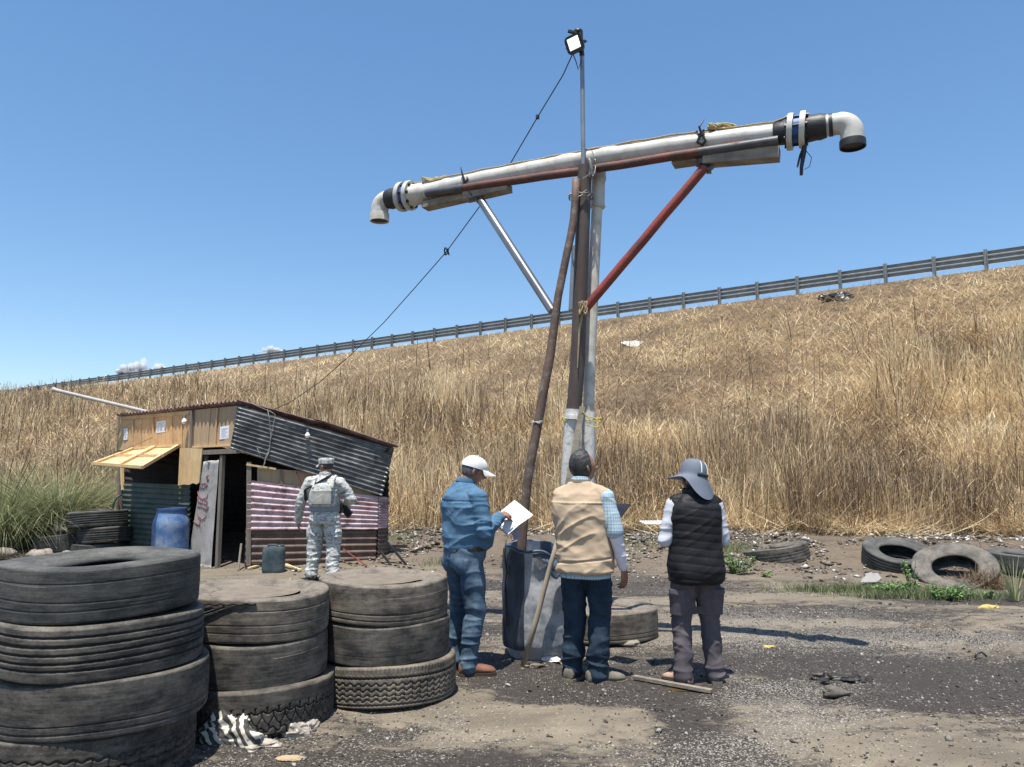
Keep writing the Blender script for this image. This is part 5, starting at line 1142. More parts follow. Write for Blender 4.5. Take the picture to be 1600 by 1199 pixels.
def P1():
    rt_loc = (-.375, 6.24, hz(-.375, 6.24) + .004); az = radians(56)
    T = [(.86, .175, .125, 0, -.01), (.92, .19, .145, 0, 0), (1.0, .198, .172, 0, .02), (1.10, .208, .185, 0, .028), (1.20, .215, .165, 0, .015), (1.30, .215, .145, 0, -.005), (1.38, .18, .125, 0, -.02), (1.43, .13, .095, 0, -.02), (1.485, .075, .07, 0, -.01)]
    J = dict(head=(.02, .065, 1.585), hR=headrot(radians(20), radians(-20)), neck=(0, 0, 1.46), torso=T, hs=1.0,
        armR=[(.185, .0, 1.37), (.25, .03, 1.105), (.115, .27, 1.215)], armL=[(-.185, .0, 1.37), (-.25, .07, 1.10), (-.09, .32, 1.15)],
        legR=[(.095, 0, .90), (.115, .03, .49), (.12, -.04, .09)], legL=[(-.095, 0, .90), (-.12, .03, .49), (-.13, .0, .09)],
        handR=((.105, .285, 1.22), (-.40, .85, .12), (-.5, -.1, -.8), -1, (.5, .6, .7, .8), .95), handL=((-.08, .335, 1.15), (.55, .83, .05), (.1, 0, 1), -1, (.25, .3, .35, .4), .95))
    sk = voxel(bodyg(J), .0055, 2); o = bpy.data.objects.new('person', sk); sk.materials.append(skinm); COL.objects.link(o); o.location = rt_loc; o.rotation_euler = (0, 0, -az); o.scale = (0.99,) * 3; ORG[o.name] = Vector(rt_loc)
    props(o, 'man in a blue shirt, jeans and pale cap writing on papers beside the tire stacks', 'person', 'visitors inspecting the filling mast')
    A = lambda nme, g, m, par=o, **k: obj(nme, g, m, par, local=True, **k)
    g = Geo(); loft(g, [(.955, .19, .155, 0, .005), (.975, .205, .175, 0, .015), (1.02, .215, .19, 0, .026), (1.10, .225, .20, 0, .032), (1.20, .228, .178, 0, .014), (1.30, .225, .164, 0, -.01), (1.38, .185, .142, 0, -.022), (1.44, .125, .108, 0, -.02), (1.49, .080, .082, 0, -.008)], 44)
    for s in ('L', 'R'):
        a, b_, c_ = [Vector(p) for p in J['arm' + s]]; limb(g, [a, a.lerp(b_, .4), b_, b_.lerp(c_, .86)], [.078, .076, .064, .046], 20); q = -1 if s == 'L' else 1; g.cap((.05 * q, -.012, 1.455), a + Vector((-.03 * q, -.01, .02)), .045, .066, 16)
    fo = [((.26, .03, 1.12), (.12, .12, .14), .016, 24), ((-.26, .07, 1.12), (.12, .12, .14), .016, 24), ((.2, .0, 1.3), (.1, .12, .1), .010, 20), ((0, 0, 1.0), (.4, .4, .10), .012, 16)]
    A('shirt', voxel(g, .007, 3, lambda V: wrinkle(V, 1, .010, fold=fo) - .008 * np.exp(-((V[:, 2] - 1.345) / .006) ** 2) * (V[:, 1] < -.03) * (np.abs(V[:, 0]) < .2) - .008 * np.exp(-(V[:, 0] / .007) ** 2) * (V[:, 1] < -.03) * (V[:, 2] < 1.345) + .004 * (ridge(V, (7, 7, 22), 3) ** 3)), denim_shirt)
    collar(o, (.0, -.002, 1.475), .074, .045, denim_shirt, (0, .25, 1))
    g = Geo(); loft(g, [(.82, .185, .135, 0, -.012), (.88, .192, .145, 0, -.012), (.94, .195, .152, 0, -.0), (.985, .197, .16, 0, .008)], 40)
    for s, q in (('L', -1), ('R', 1)):
        h_, k_, a_ = [Vector(p) for p in J['leg' + s]]; limb(g, [h_ + Vector((0, -.005, -.03)), h_.lerp(k_, .5), k_, k_.lerp(a_, .6), a_ + Vector((0, .005, -.015))], [.106, .098, .080, .072, .070], 20)
        g.ball((.085 * q, -.055, .86), (.10, .095, .11), 16, 10)
    fo = [((.12, .0, .18), (.15, .15, .13), .020, 20), ((-.12, .0, .18), (.15, .15, .13), .020, 20), ((.115, .0, .5), (.12, .14, .14), .014, 18), ((-.115, .0, .5), (.12, .14, .14), .014, 18), ((0, -.05, .8), (.2, .2, .12), .010, 16)]
    tr = A('trousers', voxel(g, .007, 2, lambda V: wrinkle(V, 2, .007, fold=fo)), jeans)
    # back pockets, label and seam on the jeans
    for q in (-1, 1): 
        patch(tr, (.088 * q, -.1, .865), .13, .14, jeans, 'pocket', (q * .35, -1, 0), .004, 'pocket')
    A('label_patch', Geo().box((.055, -.150, .968), (.075, .006, .028), Matrix.Rotation(.2, 3, 'Z')), M('tan_patch', (.42, .24, .13), rough=.7), tr)
    be = A('belt', Geo().lathe([(1, -.019), (1.03, -.017), (1.03, .017), (1, .019)], 44, (0, 0, 0), (0, 0, 1), closed=True), M('black_belt', (.02, .018, .017), rough=.4)); be.scale = (.199, .163, 1); be.location = (0, .009, .972)
    shoe(o, (.12, -.03, .08), radians(24), leather, solem, .29, .055, .105); shoe(o, (-.13, .0, .08), radians(-8), leather, solem, .29, .055, .105)
    hc = Vector(J['head']); R = J['hR']; v, f = hair_points(1, -.062, .05, .009); A('hair', Geo().add([hc + R @ Vector(p) for p in v], f), hairg, smooth=180)
    eyes(o, hc, R, 1, eyew, eyed)
    # cap with curved visor
    capm = M('pale_grey_cap', (.60, .60, .58), (.68, .68, .66), sc=6, rough=.85, dirt=(.35, .34, .32), dsc=9, damt=.3); v = []; n = 40; m = 16; Rc = R @ Matrix.Rotation(.06, 3, 'X')
    for i in range(m + 1):
        ph = (pi / 2) * i / m; 
        for k in range(n):
            t = 2 * pi * k / n; v.append(hc + Rc @ Vector((cos(ph) * cos(t) * .092, cos(ph) * sin(t) * .112, .032 + sin(ph) * .092)))
    f = [(i * n + k, i * n + (k + 1) % n, (i + 1) * n + (k + 1) % n, (i + 1) * n + k) for i in range(m) for k in range(n)]
    for i in range(3):
        for k in range(n):
            t = 2 * pi * k / n; s_ = (1.0, .975, .96)[i]; v.append(hc + Rc @ Vector((cos(t) * .092 * s_, sin(t) * .112 * s_, .032 - (.012, .012, .0)[i])))
    b0 = (m + 1) * n
    for k in range(n): k2 = (k + 1) % n; f += [(b0 + k, b0 + k2, k2, k), (b0 + n + k, b0 + n + k2, b0 + k2, b0 + k), (b0 + 2 * n + k, b0 + 2 * n + k2, b0 + n + k2, b0 + n + k)]
    ca = A('cap', Geo().add(v, f), capm, smooth=50)
    v = []; na = 17
    for lay in (0, -.004):
        for j in range(6):
            for k in range(na):
                a = -1 + 2 * k / (na - 1); u_ = j / 5; xx = sin(a * 1.15) * .088; yy = .112 * math.sqrt(max(0, 1 - (xx / .092) ** 2)) + u_ * .078 * math.sqrt(max(0, 1 - (a * .96) ** 4)); v.append(hc + Rc @ Vector((xx, yy, .030 - .018 * u_ - .022 * a * a * (0.3 + u_) + lay)))
    f = []
    for j in range(5):
        for k in range(na - 1): q = j * na + k; f.append((q, q + 1, q + na + 1, q + na)); q += 6 * na; f.append((q, q + na, q + na + 1, q + 1))
    for k in range(na - 1): f.append((5 * na + k, 5 * na + k + 1, 11 * na + k + 1, 11 * na + k))
    A('visor', Geo().add(v, f), capm, ca, smooth=60); A('button', Geo().ball(hc + Rc @ Vector((0, 0, .125)), .008, 8, 6), capm, ca)
    # cuff
    # papers and pen held in the hands
    W2 = Matrix.Translation(Vector(rt_loc)) @ Matrix.Rotation(-az, 4, 'Z') @ Matrix.Scale(0.99, 4)
    pc = Vector((.02, .44, 1.195)); Rp = Matrix.Rotation(radians(-8), 3, 'Z') @ Matrix.Rotation(radians(30), 3, 'X') @ Matrix.Rotation(radians(38), 3, 'Y')
    g = Geo()
    for k in range(4):
        v = []; rr = Matrix.Rotation(.03 * k, 3, 'Z')
        for i in range(9):
            for j in range(7):
                x, y = -.108 + .216 * j / 6, -.14 + .28 * i / 8; v.append(W2 @ (pc + Rp @ (rr @ Vector((x, y, .003 * k + .006 * sin(x * 18 + k) - .2 * max(0, -y - .08) ** 1.2 * (k == 0) * 3)))))
        g.add(v, [(i * 7 + j, i * 7 + j + 1, (i + 1) * 7 + j + 1, (i + 1) * 7 + j) for i in range(8) for j in range(6)])
    obj('paper_sheets', g, pap, origin=W2 @ pc, label='white sheets of paper held by the man in the blue shirt', cat='papers', smooth=180)
    a = W2 @ Vector((.045, .33, 1.20)); obj('pen', Geo().tube([a, W2 @ Vector((.06, .30, 1.27)), W2 @ Vector((.064, .29, 1.30))], [.002, .0045, .0045], 8), blk, origin=a, label='dark pen in the right hand of the man writing', cat='pen')
    q = W2 @ Vector((.0, .47, 1.08)); gq = Geo().prism([W2 @ Vector(p) for p in ((-.05, .44, 1.14), (.05, .48, 1.13), (.04, .53, 1.02), (-.03, .50, 1.00))], .003); obj('folded_paper', gq, M('lilac_paper', (.50, .52, .72), rough=.8), origin=q, label='lilac folded sheet hanging under the white papers', cat='paper')
P1()
def P2():
    rt_loc = (.545, 6.0, hz(.545, 6.0) + .004); az = radians(20)
    T = [(.84, .17, .12, .02, -.01), (.92, .18, .135, .02, 0), (1.02, .18, .14, .01, .0), (1.12, .185, .145, 0, -.01), (1.25, .20, .14, -.01, -.02), (1.36, .18, .12, -.01, -.03), (1.43, .12, .085, -.01, -.03), (1.50, .07, .065, -.01, -.02)]
    J = dict(head=(.0, .015, 1.608), hR=headrot(radians(42), radians(24)), neck=(-.01, -.02, 1.48), torso=T, hs=1.05,
        armR=[(.185, -.03, 1.37), (.262, -.03, 1.09), (.30, .04, .85)], armL=[(-.165, .0, 1.37), (-.175, .17, 1.12), (-.0, .32, 1.20)],
        legR=[(.115, 0, .90), (.125, .02, .49), (.105, -.03, .09)], legL=[(-.08, 0, .90), (-.075, .03, .49), (-.10, .03, .09)],
        handR=((.302, .045, .85), (.06, .12, -1), (-.75, .3, 0), 1, (.30, .40, .45, .5), 1.0), handL=((-.0, .32, 1.20), (.85, .5, .1), (0, .2, 1), -1, (.35, .4, .4, .5), .95))
    sk = voxel(bodyg(J), .0055, 2); o = bpy.data.objects.new('person', sk); sk.materials.append(skinm); COL.objects.link(o); o.location = rt_loc; o.rotation_euler = (0, 0, -az); o.scale = (1.006,) * 3; ORG[o.name] = Vector(rt_loc)
    props(o, 'bareheaded man in a beige vest over a plaid shirt looking up at the pipe', 'person', 'visitors inspecting the filling mast')
    A = lambda nme, g, m, par=o, **k: obj(nme, g, m, par, local=True, **k)
    # plaid shirt with short sleeves
    g = Geo(); loft(g, [(.775, .195, .150, .02, -.01), (.84, .192, .146, .02, -.01), (.95, .188, .142, .02, 0), (1.1, .188, .145, 0, -.005), (1.25, .19, .145, -.01, -.02), (1.36, .165, .122, -.01, -.03), (1.43, .12, .09, -.01, -.03), (1.50, .072, .07, -.01, -.02)], 44)
    for s in ('L', 'R'):
        a, b_, c_ = [Vector(p) for p in J['arm' + s]]; limb(g, [a, a.lerp(b_, .5), a.lerp(b_, .88)], [.070, .072, .074], 20)
    A('plaid_shirt', voxel(g, .007, 3, lambda V: wrinkle(V, 11, .006)), plaid)
    collar(o, (-.01, -.018, 1.482), .068, .045, plaid, (0, .12, 1))
    g = Geo()
    for s in ('L', 'R'):
        a, b_, c_ = [Vector(p) for p in J['arm' + s]]; limb(g, [a.lerp(b_, .8), b_, b_.lerp(c_, .5), b_.lerp(c_, .98)], [.056, .052, .046, .034], 20)
    fo = [((.265, -.03, 1.05), (.12, .12, .2), .008, 26)]
    A('long_sleeves', voxel(g, .006, 3, lambda V: wrinkle(V, 12, .0035, fold=fo)), white_sl)
    # vest
    g = Geo(); loft(g, [(.815, .212, .172, .02, -.012), (.83, .222, .180, .02, -.012), (.92, .218, .174, .02, -.008), (1.05, .212, .168, .01, -.005), (1.2, .218, .168, -.008, -.012), (1.32, .210, .152, -.012, -.024), (1.40, .175, .125, -.012, -.03), (1.45, .125, .10, -.012, -.03), (1.495, .086, .084, -.01, -.024)], 48, 2.3)
    g.cap((.06, -.03, 1.445), (.170, -.03, 1.385), .05, .068, 16); g.cap((-.06, -.02, 1.445), (-.165, -.01, 1.385), .05, .068, 16); g.ball((-.165, .0, 1.33), (.075, .09, .11), 16, 10)
    fo = [((.0, -.1, 1.1), (.25, .2, .2), .010, 13), ((.0, -.1, .9), (.3, .2, .06), .010, 22)]
    ve = A('vest', voxel(g, .007, 3, lambda V: wrinkle(V, 14, .012, fold=fo) * (.4 + .6 * sst(1.38, 1.28, V[:, 2])) + .003 * ridge(V, (8, 8, 12), 3) ** 3 + .007 * np.exp(-((V[:, 2] - 1.335 + .2 * np.abs(V[:, 0]) * 0) / .006) ** 2) * (V[:, 1] < -.05) - .012 * np.exp(-((V[:, 2] - .905 - .1 * V[:, 0]) / .006) ** 2) * (V[:, 1] < -.05)), khaki)
    collar(o, (-.01, -.024, 1.468), .080, .032, cloth('dark_collar', (.11, .10, .08), (.14, .125, .10)), (0, .12, 1))
    g = Geo(); loft(g, [(.80, .178, .135, .02, -.01), (.87, .18, .14, .02, -.01), (.95, .175, .135, .02, 0)], 40)
    for s, q in (('L', -1), ('R', 1)):
        h_, k_, a_ = [Vector(p) for p in J['leg' + s]]; limb(g, [h_ + Vector((0, 0, -.03)), h_.lerp(k_, .5), k_, k_.lerp(a_, .6), a_ + Vector((0, .01, -.02))], [.100, .098, .084, .078, .078], 20)
        g.ball((.02 + .08 * q, -.05, .86), (.095, .09, .11), 16, 10)
    fo = [((.10, .0, .18), (.15, .15, .17), .024, 19), ((-.10, .03, .18), (.15, .15, .17), .024, 19), ((.12, .0, .5), (.12, .14, .18), .016, 16), ((-.08, .0, .5), (.12, .14, .18), .016, 16), ((0.02, -.05, .78), (.2, .2, .10), .012, 16)]
    tr2 = A('trousers', voxel(g, .007, 2, lambda V: wrinkle(V, 15, .008, fold=fo)), jeans2)
    for q in (-1, 1): patch(bpy.data.objects[o.name].children[-1] if 0 else tr2, (.02 + .085 * q, -.1, .80), .13, .13, jeans2, 'pocket', (q * .3, -1, 0), .004, 'pocket')
    shoe(o, (.105, -.02, .08), radians(52), suede, soleg, .31, .056, .11); shoe(o, (-.10, .03, .08), radians(10), suede, soleg, .30, .055, .11)
    hc = Vector(J['head']); R = J['hR']; v, f = hair_points(2, -.075, .062, .010); A('hair', Geo().add([hc + R @ (Vector(p) * 1.05) for p in v], f), hairb, smooth=180); eyes(o, hc, R, 1.05, eyew, eyed)
    W2 = Matrix.Translation(Vector(rt_loc)) @ Matrix.Rotation(-az, 4, 'Z') @ Matrix.Scale(1.006, 4); R4 = W2.to_3x3()
    c = Vector((.165, .36, 1.262)); Rp = Matrix.Rotation(radians(-25), 3, 'Z') @ Matrix.Rotation(radians(35), 3, 'X')
    rt = root('tablet', W2 @ c, 'dark tablet held in front by the man in the beige vest', 'tablet'); obj('case', Geo().box(W2 @ c, (.23, .16, .012), R4 @ Rp), bk, rt); obj('screen', Geo().box(W2 @ (c + Rp @ Vector((0, 0, .0075))), (.21, .14, .003), R4 @ Rp), M('screen_glass', (.02, .025, .04), rough=.08), rt)
P2()
def P3():
    rt_loc = (1.375, 5.87, hz(1.375, 5.87) + .004); az = radians(-6)
    T = [(.80, .165, .12, 0, -.01), (.88, .175, .13, 0, -.01), (.98, .165, .125, 0, 0), (1.1, .16, .125, 0, 0), (1.22, .175, .125, 0, -.01), (1.31, .175, .105, 0, -.02), (1.365, .10, .075, 0, -.02), (1.40, .06, .058, 0, -.01)]
    J = dict(head=(.0, .02, 1.51), hR=headrot(radians(-30), radians(-8)), neck=(0, -.01, 1.36), torso=T, hs=.95,
        armR=[(.165, -.01, 1.315), (.225, .0, 1.055), (.09, .24, 1.13)], armL=[(-.165, -.01, 1.315), (-.232, .0, 1.055), (-.11, .24, 1.12)],
        legR=[(.085, 0, .84), (.105, .02, .46), (.125, -.02, .09)], legL=[(-.085, 0, .84), (-.11, .02, .46), (-.125, -.03, .09)],
        handR=((.10, .25, 1.13), (-.6, .8, .05), (0, -.3, -1), -1, (.5, .55, .6, .6), .9), handL=((-.12, .25, 1.12), (.5, .85, .1), (0, 0, 1), -1, (.3, .35, .4, .4), .9))
    sk = voxel(bodyg(J), .0055, 2); o = bpy.data.objects.new('person', sk); sk.materials.append(skinm); COL.objects.link(o); o.location = rt_loc; o.rotation_euler = (0, 0, -az); o.scale = (.985,) * 3; ORG[o.name] = Vector(rt_loc)
    props(o, 'person in a black quilted vest and grey sun hat seen from behind', 'person', 'visitors inspecting the filling mast')
    A = lambda nme, g, m, par=o, **k: obj(nme, g, m, par, local=True, **k)
    g = Geo(); loft(g, [(.9, .17, .13, 0, -.01), (1.1, .165, .13, 0, 0), (1.22, .178, .13, 0, -.01), (1.31, .175, .108, 0, -.02), (1.36, .11, .08, 0, -.02), (1.40, .066, .064, 0, -.01)], 40)
    for s in ('L', 'R'):
        a, b_, c_ = [Vector(p) for p in J['arm' + s]]; limb(g, [a, b_, b_.lerp(c_, .98)], [.062, .056, .038], 20)
    fo = [((.255, .0, 1.07), (.1, .12, .12), .010, 24), ((-.255, .0, 1.07), (.1, .12, .12), .010, 24)]
    A('long_sleeved_top', voxel(g, .0065, 3, lambda V: wrinkle(V, 21, .005, fold=fo)), sleeve)
    # quilted vest
    g = Geo(); loft(g, [(.735, .185, .15, 0, -.01), (.755, .205, .168, 0, -.012), (.83, .215, .178, 0, -.014), (.92, .207, .172, 0, -.01), (1.02, .196, .162, 0, -.006), (1.12, .195, .158, 0, -.006), (1.22, .203, .152, 0, -.012), (1.30, .195, .134, 0, -.02), (1.36, .15, .108, 0, -.022), (1.41, .092, .09, 0, -.014), (1.44, .084, .084, 0, -.006)], 48, 2.4)
    g.cap((.05, -.02, 1.38), (.155, -.015, 1.335), .045, .055, 16); g.cap((-.05, -.02, 1.38), (-.155, -.015, 1.335), .045, .055, 16)
    def q_(V):
        zz = V[:, 2] + .015 * np.sin(V[:, 0] * 9); ph = (zz - .765) / .058; return (.0048 * np.abs(np.sin(pi * ph)) ** .4 - .004) + wrinkle(V, 22, .006) + .006 * (ridge(V, (13, 13, 5), 5) - .5)
    A('quilted_vest', voxel(g, .006, 2, q_), puff)
    A('armhole_flap', Geo().cap((-.19, -.03, 1.352), (-.09, -.04, 1.372), .014, .018, 10), puff)
    g = Geo(); loft(g, [(.73, .172, .128, 0, -.01), (.82, .178, .138, 0, -.012), (.90, .172, .13, 0, -.01)], 40)
    for s, q in (('L', -1), ('R', 1)):
        h_, k_, a_ = [Vector(p) for p in J['leg' + s]]; limb(g, [h_ + Vector((0, 0, -.04)), h_.lerp(k_, .5), k_, k_.lerp(a_, .6), a_ + Vector((0, .0, -.03))], [.100, .097, .078, .070, .072], 20); g.ball((.08 * q, -.045, .80), (.095, .095, .11), 16, 10)
    fo = [((.12, -.02, .15), (.15, .15, .12), .016, 17), ((-.12, -.02, .15), (.15, .15, .12), .016, 17), ((.1, .0, .46), (.12, .14, .14), .012, 14), ((-.1, .0, .46), (.12, .14, .14), .012, 14)]
    tr = A('trousers', voxel(g, .007, 2, lambda V: wrinkle(V, 23, .0065, fold=fo)), greytr)
    for q in (-1, 1):
        c = Vector((.180 * q, -.01, .60)); Rk = Matrix.Rotation(q * 1.15, 3, 'Z') @ Matrix.Rotation(-.04, 3, 'X')
        cp = patch(tr, (.12 * q, -.02, .60), .15, .19, greytr, 'cargo_pocket', (q * 1, -.75, 0), .020); patch(cp, (.12 * q, -.02, .685), .16, .05, greytr, 'pocket_flap', (q * 1, -.75, 0), .007)
    shoe(o, (-.125, -.03, .08), radians(-35), M('tan_shoe', (.42, .28, .20), (.36, .24, .17), sc=14, rough=.7), solem, .25, .047, .085); shoe(o, (.125, -.02, .08), radians(8), darksh, soleg, .25, .047, .085)
    hc = Vector(J['head']); R = J['hR']; v, f = hair_points(3, -.10, .05, .012); A('hair', Geo().add([hc + R @ (Vector(p) * .95) for p in v], f), hairb, smooth=180); eyes(o, hc, R, .95, eyew, eyed)
    # sun hat: crown, wide brim that dips at the nape
    hm = M('slate_hat', (.10, .12, .155), (.13, .15, .19), sc=5, rough=.75, bump=.15, bsc=200, bdist=.002); Rh = R @ Matrix.Rotation(radians(9), 3, 'X') @ Matrix.Rotation(radians(10), 3, 'Y'); n = 48; v = []; f = []
    prof = [(.02, .128), (.045, .124), (.068, .110), (.084, .085), (.093, .05), (.097, .02), (.098, .0)]
    for (r_, z_) in prof:
        for k in range(n):
            t = 2 * pi * k / n; v.append(hc + Rh @ Vector((cos(t) * r_ * .98, sin(t) * r_ * 1.12, .03 + z_ + .002 * sin(6 * t))))
    for j in range(1, 8):
        u_ = j / 7
        for k in range(n):
            t = 2 * pi * k / n; ww = .058 + .042 * max(0, sin(t)) + .052 * max(0, -sin(t)) ** 3; r_ = .097 + ww * u_; dz = -.040 * u_ - .135 * u_ ** 1.1 * max(0, -sin(t)) ** 2.2 - .0 * u_ * abs(cos(t)) - .010 * u_ * sin(3 * t + 1) ; v.append(hc + Rh @ Vector((cos(t) * r_ * .98, sin(t) * (r_ * 1.12 - .055 * u_ * max(0, -sin(t))), .03 + dz)))
    m = len(prof) + 7
    for i in range(m - 1):
        for k in range(n): k2 = (k + 1) % n; f.append((i * n + k, (i + 1) * n + k, (i + 1) * n + k2, i * n + k2))
    f.append(tuple(range(n))); nv = len(v); v2 = [hc + (p - hc) * .97 for p in v]; f2 = [tuple(nv + i for i in reversed(q)) for q in f]
    f3 = [((m - 1) * n + k, (m - 1) * n + k + nv, (m - 1) * n + (k + 1) % n + nv, (m - 1) * n + (k + 1) % n) for k in range(n)]
    ha = A('sun_hat', Geo().add(v + v2, f + f2 + f3), hm, smooth=60)
    refl = M('reflective_strip', (.62, .66, .68), rough=.3)
    for q in (-1, 1):
        pts = []
        for (r_, z_) in ((.070, .106), (.086, .083), (.095, .05), (.099, .018)): t = -pi / 2 + q * .42 + .12; pts.append(hc + Rh @ Vector((cos(t) * r_ * 1.02, sin(t) * r_ * 1.16, .032 + z_)))
        A('reflective_strip', Geo().tube(pts, .0045, 6), refl, ha)
    g = Geo(); pts = [hc + Rh @ Vector((cos(t) * .100, sin(t) * .113, .034)) for t in np.linspace(-pi / 2 - .6, -pi / 2 + .6, 12)]; g.tube(pts, .011, 8); A('cut_out_band', g, M('navy_band', (.02, .025, .04), rough=.6), ha)
    W2 = Matrix.Translation(Vector(rt_loc)) @ Matrix.Rotation(-az, 4, 'Z') @ Matrix.Scale(.985, 4); R4 = W2.to_3x3()
    c = Vector((-.16, .36, 1.16)); obj('paper_sheets', Geo().box(W2 @ c, (.30, .20, .004), R4 @ Matrix.Rotation(.05, 3, 'X')), pap, origin=W2 @ c, label='white clipboard sheet whose edge shows left of the quilted vest', cat='papers')
    c = Vector((.24, .20, 1.275)); obj('paper_sheets', Geo().prism([W2 @ (c + Vector(p)) for p in ((-.06, 0, -.03), (.07, .03, -.035), (.085, .02, .01), (-.03, 0, .04))], .004), pap, origin=W2 @ c, label='small white paper corner showing right of the quilted vest', cat='papers')
P3()
def P4():
    rt_loc = (-2.64, 10.95, hz(-2.64, 10.95)); az = radians(8)
    T = [(.86, .165, .12, 0, -.01), (.95, .175, .13, 0, 0), (1.05, .17, .13, 0, 0), (1.2, .19, .135, 0, -.01), (1.33, .20, .12, 0, -.02), (1.41, .12, .08, 0, -.02), (1.45, .07, .065, 0, -.01)]
    J = dict(head=(.0, .02, 1.60), hR=headrot(radians(-62), radians(-4)), neck=(0, -.01, 1.46), torso=T, hs=1.0,
        armR=[(.20, -.02, 1.37), (.345, .04, 1.13), (.20, .24, 1.08)], armL=[(-.20, -.02, 1.37), (-.32, -.03, 1.08), (-.375, .05, .83)],
        legR=[(.095, 0, .90), (.125, .02, .49), (.14, -.03, .09)], legL=[(-.095, 0, .90), (-.125, .02, .49), (-.14, -.03, .09)],
        handR=((.195, .25, 1.08), (-.5, .85, -.1), (-.3, 0, -1), -1, (.6, .7, .7, .8), .95), handL=((-.375, .055, .825), (.02, .12, -1), (.8, .2, 0), -1, (.35, .4, .45, .5), 1.0))
    sk = voxel(bodyg(J), .0065, 2); o = bpy.data.objects.new('person', sk); sk.materials.append(skinm); COL.objects.link(o); o.location = rt_loc; o.rotation_euler = (0, 0, -az); o.scale = (1.09, 1.05, 1); ORG[o.name] = Vector(rt_loc)
    props(o, 'soldier in pale grey camouflage uniform and cap standing before the pink tin wall', 'person')
    A = lambda nme, g, m, par=o, **k: obj(nme, g, m, par, local=True, **k)
    g = Geo(); loft(g, [(.86, .19, .15, 0, -.01), (.90, .192, .15, 0, -.01), (1.0, .172, .135, 0, 0), (1.1, .182, .14, 0, 0), (1.25, .20, .145, 0, -.012), (1.36, .175, .122, 0, -.02), (1.43, .12, .09, 0, -.02), (1.49, .074, .072, 0, -.01)], 44)
    for s in ('L', 'R'):
        a, b_, c_ = [Vector(p) for p in J['arm' + s]]; limb(g, [a, b_, b_.lerp(c_, .97)], [.080, .070, .050], 20); q = -1 if s == 'L' else 1; g.cap((.05 * q, -.02, 1.44), a + Vector((-.02 * q, 0, .01)), .045, .07, 16)
    fo = [((-.31, -.02, 1.08), (.12, .14, .2), .014, 22), ((.33, .04, 1.12), (.12, .14, .14), .014, 22)]
    A('jacket', voxel(g, .009, 3, lambda V: wrinkle(V, 31, .007, fold=fo)), camo); collar(o, (0, -.01, 1.465), .072, .045, camo, (0, .15, 1))
    g = Geo(); loft(g, [(.80, .175, .135, 0, -.01), (.88, .18, .14, 0, -.01), (.96, .17, .13, 0, 0)], 40)
    for s, q in (('L', -1), ('R', 1)):
        h_, k_, a_ = [Vector(p) for p in J['leg' + s]]; limb(g, [h_ + Vector((0, 0, -.03)), h_.lerp(k_, .5), k_, k_.lerp(a_, .6), a_ + Vector((0, 0, .02))], [.105, .108, .094, .086, .082], 20); g.ball((.085 * q, -.05, .86), (.10, .095, .11), 16, 10); g.ball((.185 * q, .0, .66), (.045, .09, .11), 14, 8)
    fo = [((q * .13, 0, z), (.15, .15, .14), .018, 16) for q in (-1, 1) for z in (.2, .5)]
    A('trousers', voxel(g, .009, 2, lambda V: wrinkle(V, 33, .011, fold=fo)), camo)
    blkb = M('black_boot', (.02, .02, .02), rough=.5)
    for q in (-1, 1): shoe(o, (q * .14, -.02, .08), q * .25, blkb, blkb, .29, .055, .15)
    camo2 = M('khaki_plate_carrier', (.30, .30, .265), (.42, .42, .38), sc=9, rough=.9, dirt=(.18, .19, .17), dsc=9, damt=.8, dthr=.52, stretch=(1, 1, 2))
    g = Geo(); loft(g, [(1.04, .178, .165, 0, -.012), (1.06, .188, .175, 0, -.012), (1.15, .192, .178, 0, -.014), (1.26, .188, .17, 0, -.02), (1.33, .165, .15, 0, -.028), (1.37, .12, .12, 0, -.03)], 44, 2.9)
    ve = A('plate_carrier', voxel(g, .009, 2, lambda V: wrinkle(V, 34, .004)), camo); g = Geo().box((.03, -.195, 1.17), (.26, .045, .20)); A('back_plate_pouch', voxel(g, .008, 4, lambda V: wrinkle(V, 35, .004)), camo2, ve)
    wb = A('waist_band', Geo().lathe([(1, -.05), (1.03, -.045), (1.03, .045), (1, .05)], 40, (0, 0, 0), (0, 0, 1), closed=True), cloth('grey_band', (.20, .22, .24), (.27, .29, .31)), ve); wb.scale = (.192, .160, 1); wb.location = (0, -.005, 1.02)
    for x in (-.095, .155): A('shoulder_strap', Geo().tube([(x, -.17, 1.30), (x, -.13, 1.41), (x * .95, -.03, 1.462), (x, .08, 1.40)], .018, 8), camo, ve)
    A('sling', Geo().beam((-.21, -.155, 1.27), (.06, -.135, 1.435), .012, .04, (0, -1, .3)).beam((-.21, -.155, 1.27), (-.235, -.06, 1.12), .012, .035, (-1, -.3, 0)).beam((.06, -.135, 1.435), (.10, -.02, 1.47), .012, .04, (0, -.6, 1)), bk)
    rf_ = W2 = Matrix.Translation(Vector(rt_loc)) @ Matrix.Rotation(-az, 4, 'Z')
    rt = root('rifle', W2 @ Vector((.2, .30, 1.05)), 'dark rifle held across the front of the soldier', 'rifle'); ww = lambda *p: W2 @ Vector(p)
    obj('barrel', Geo().tube([ww(-.06, .27, 1.20), ww(-.22, .27, 1.32)], .012, 8), bk, rt); obj('receiver', Geo().beam(ww(-.06, .27, 1.19), ww(.17, .26, 1.02), .05, .075), bk, rt); obj('stock', Geo().beam(ww(.17, .26, 1.02), ww(.30, .22, .90), .04, .10), bk, rt); obj('magazine', Geo().beam(ww(.04, .27, 1.10), ww(.0, .28, .94), .03, .06), bk, rt); obj('grip', Geo().beam(ww(.14, .26, 1.03), ww(.12, .27, .92), .03, .04), bk, rt)
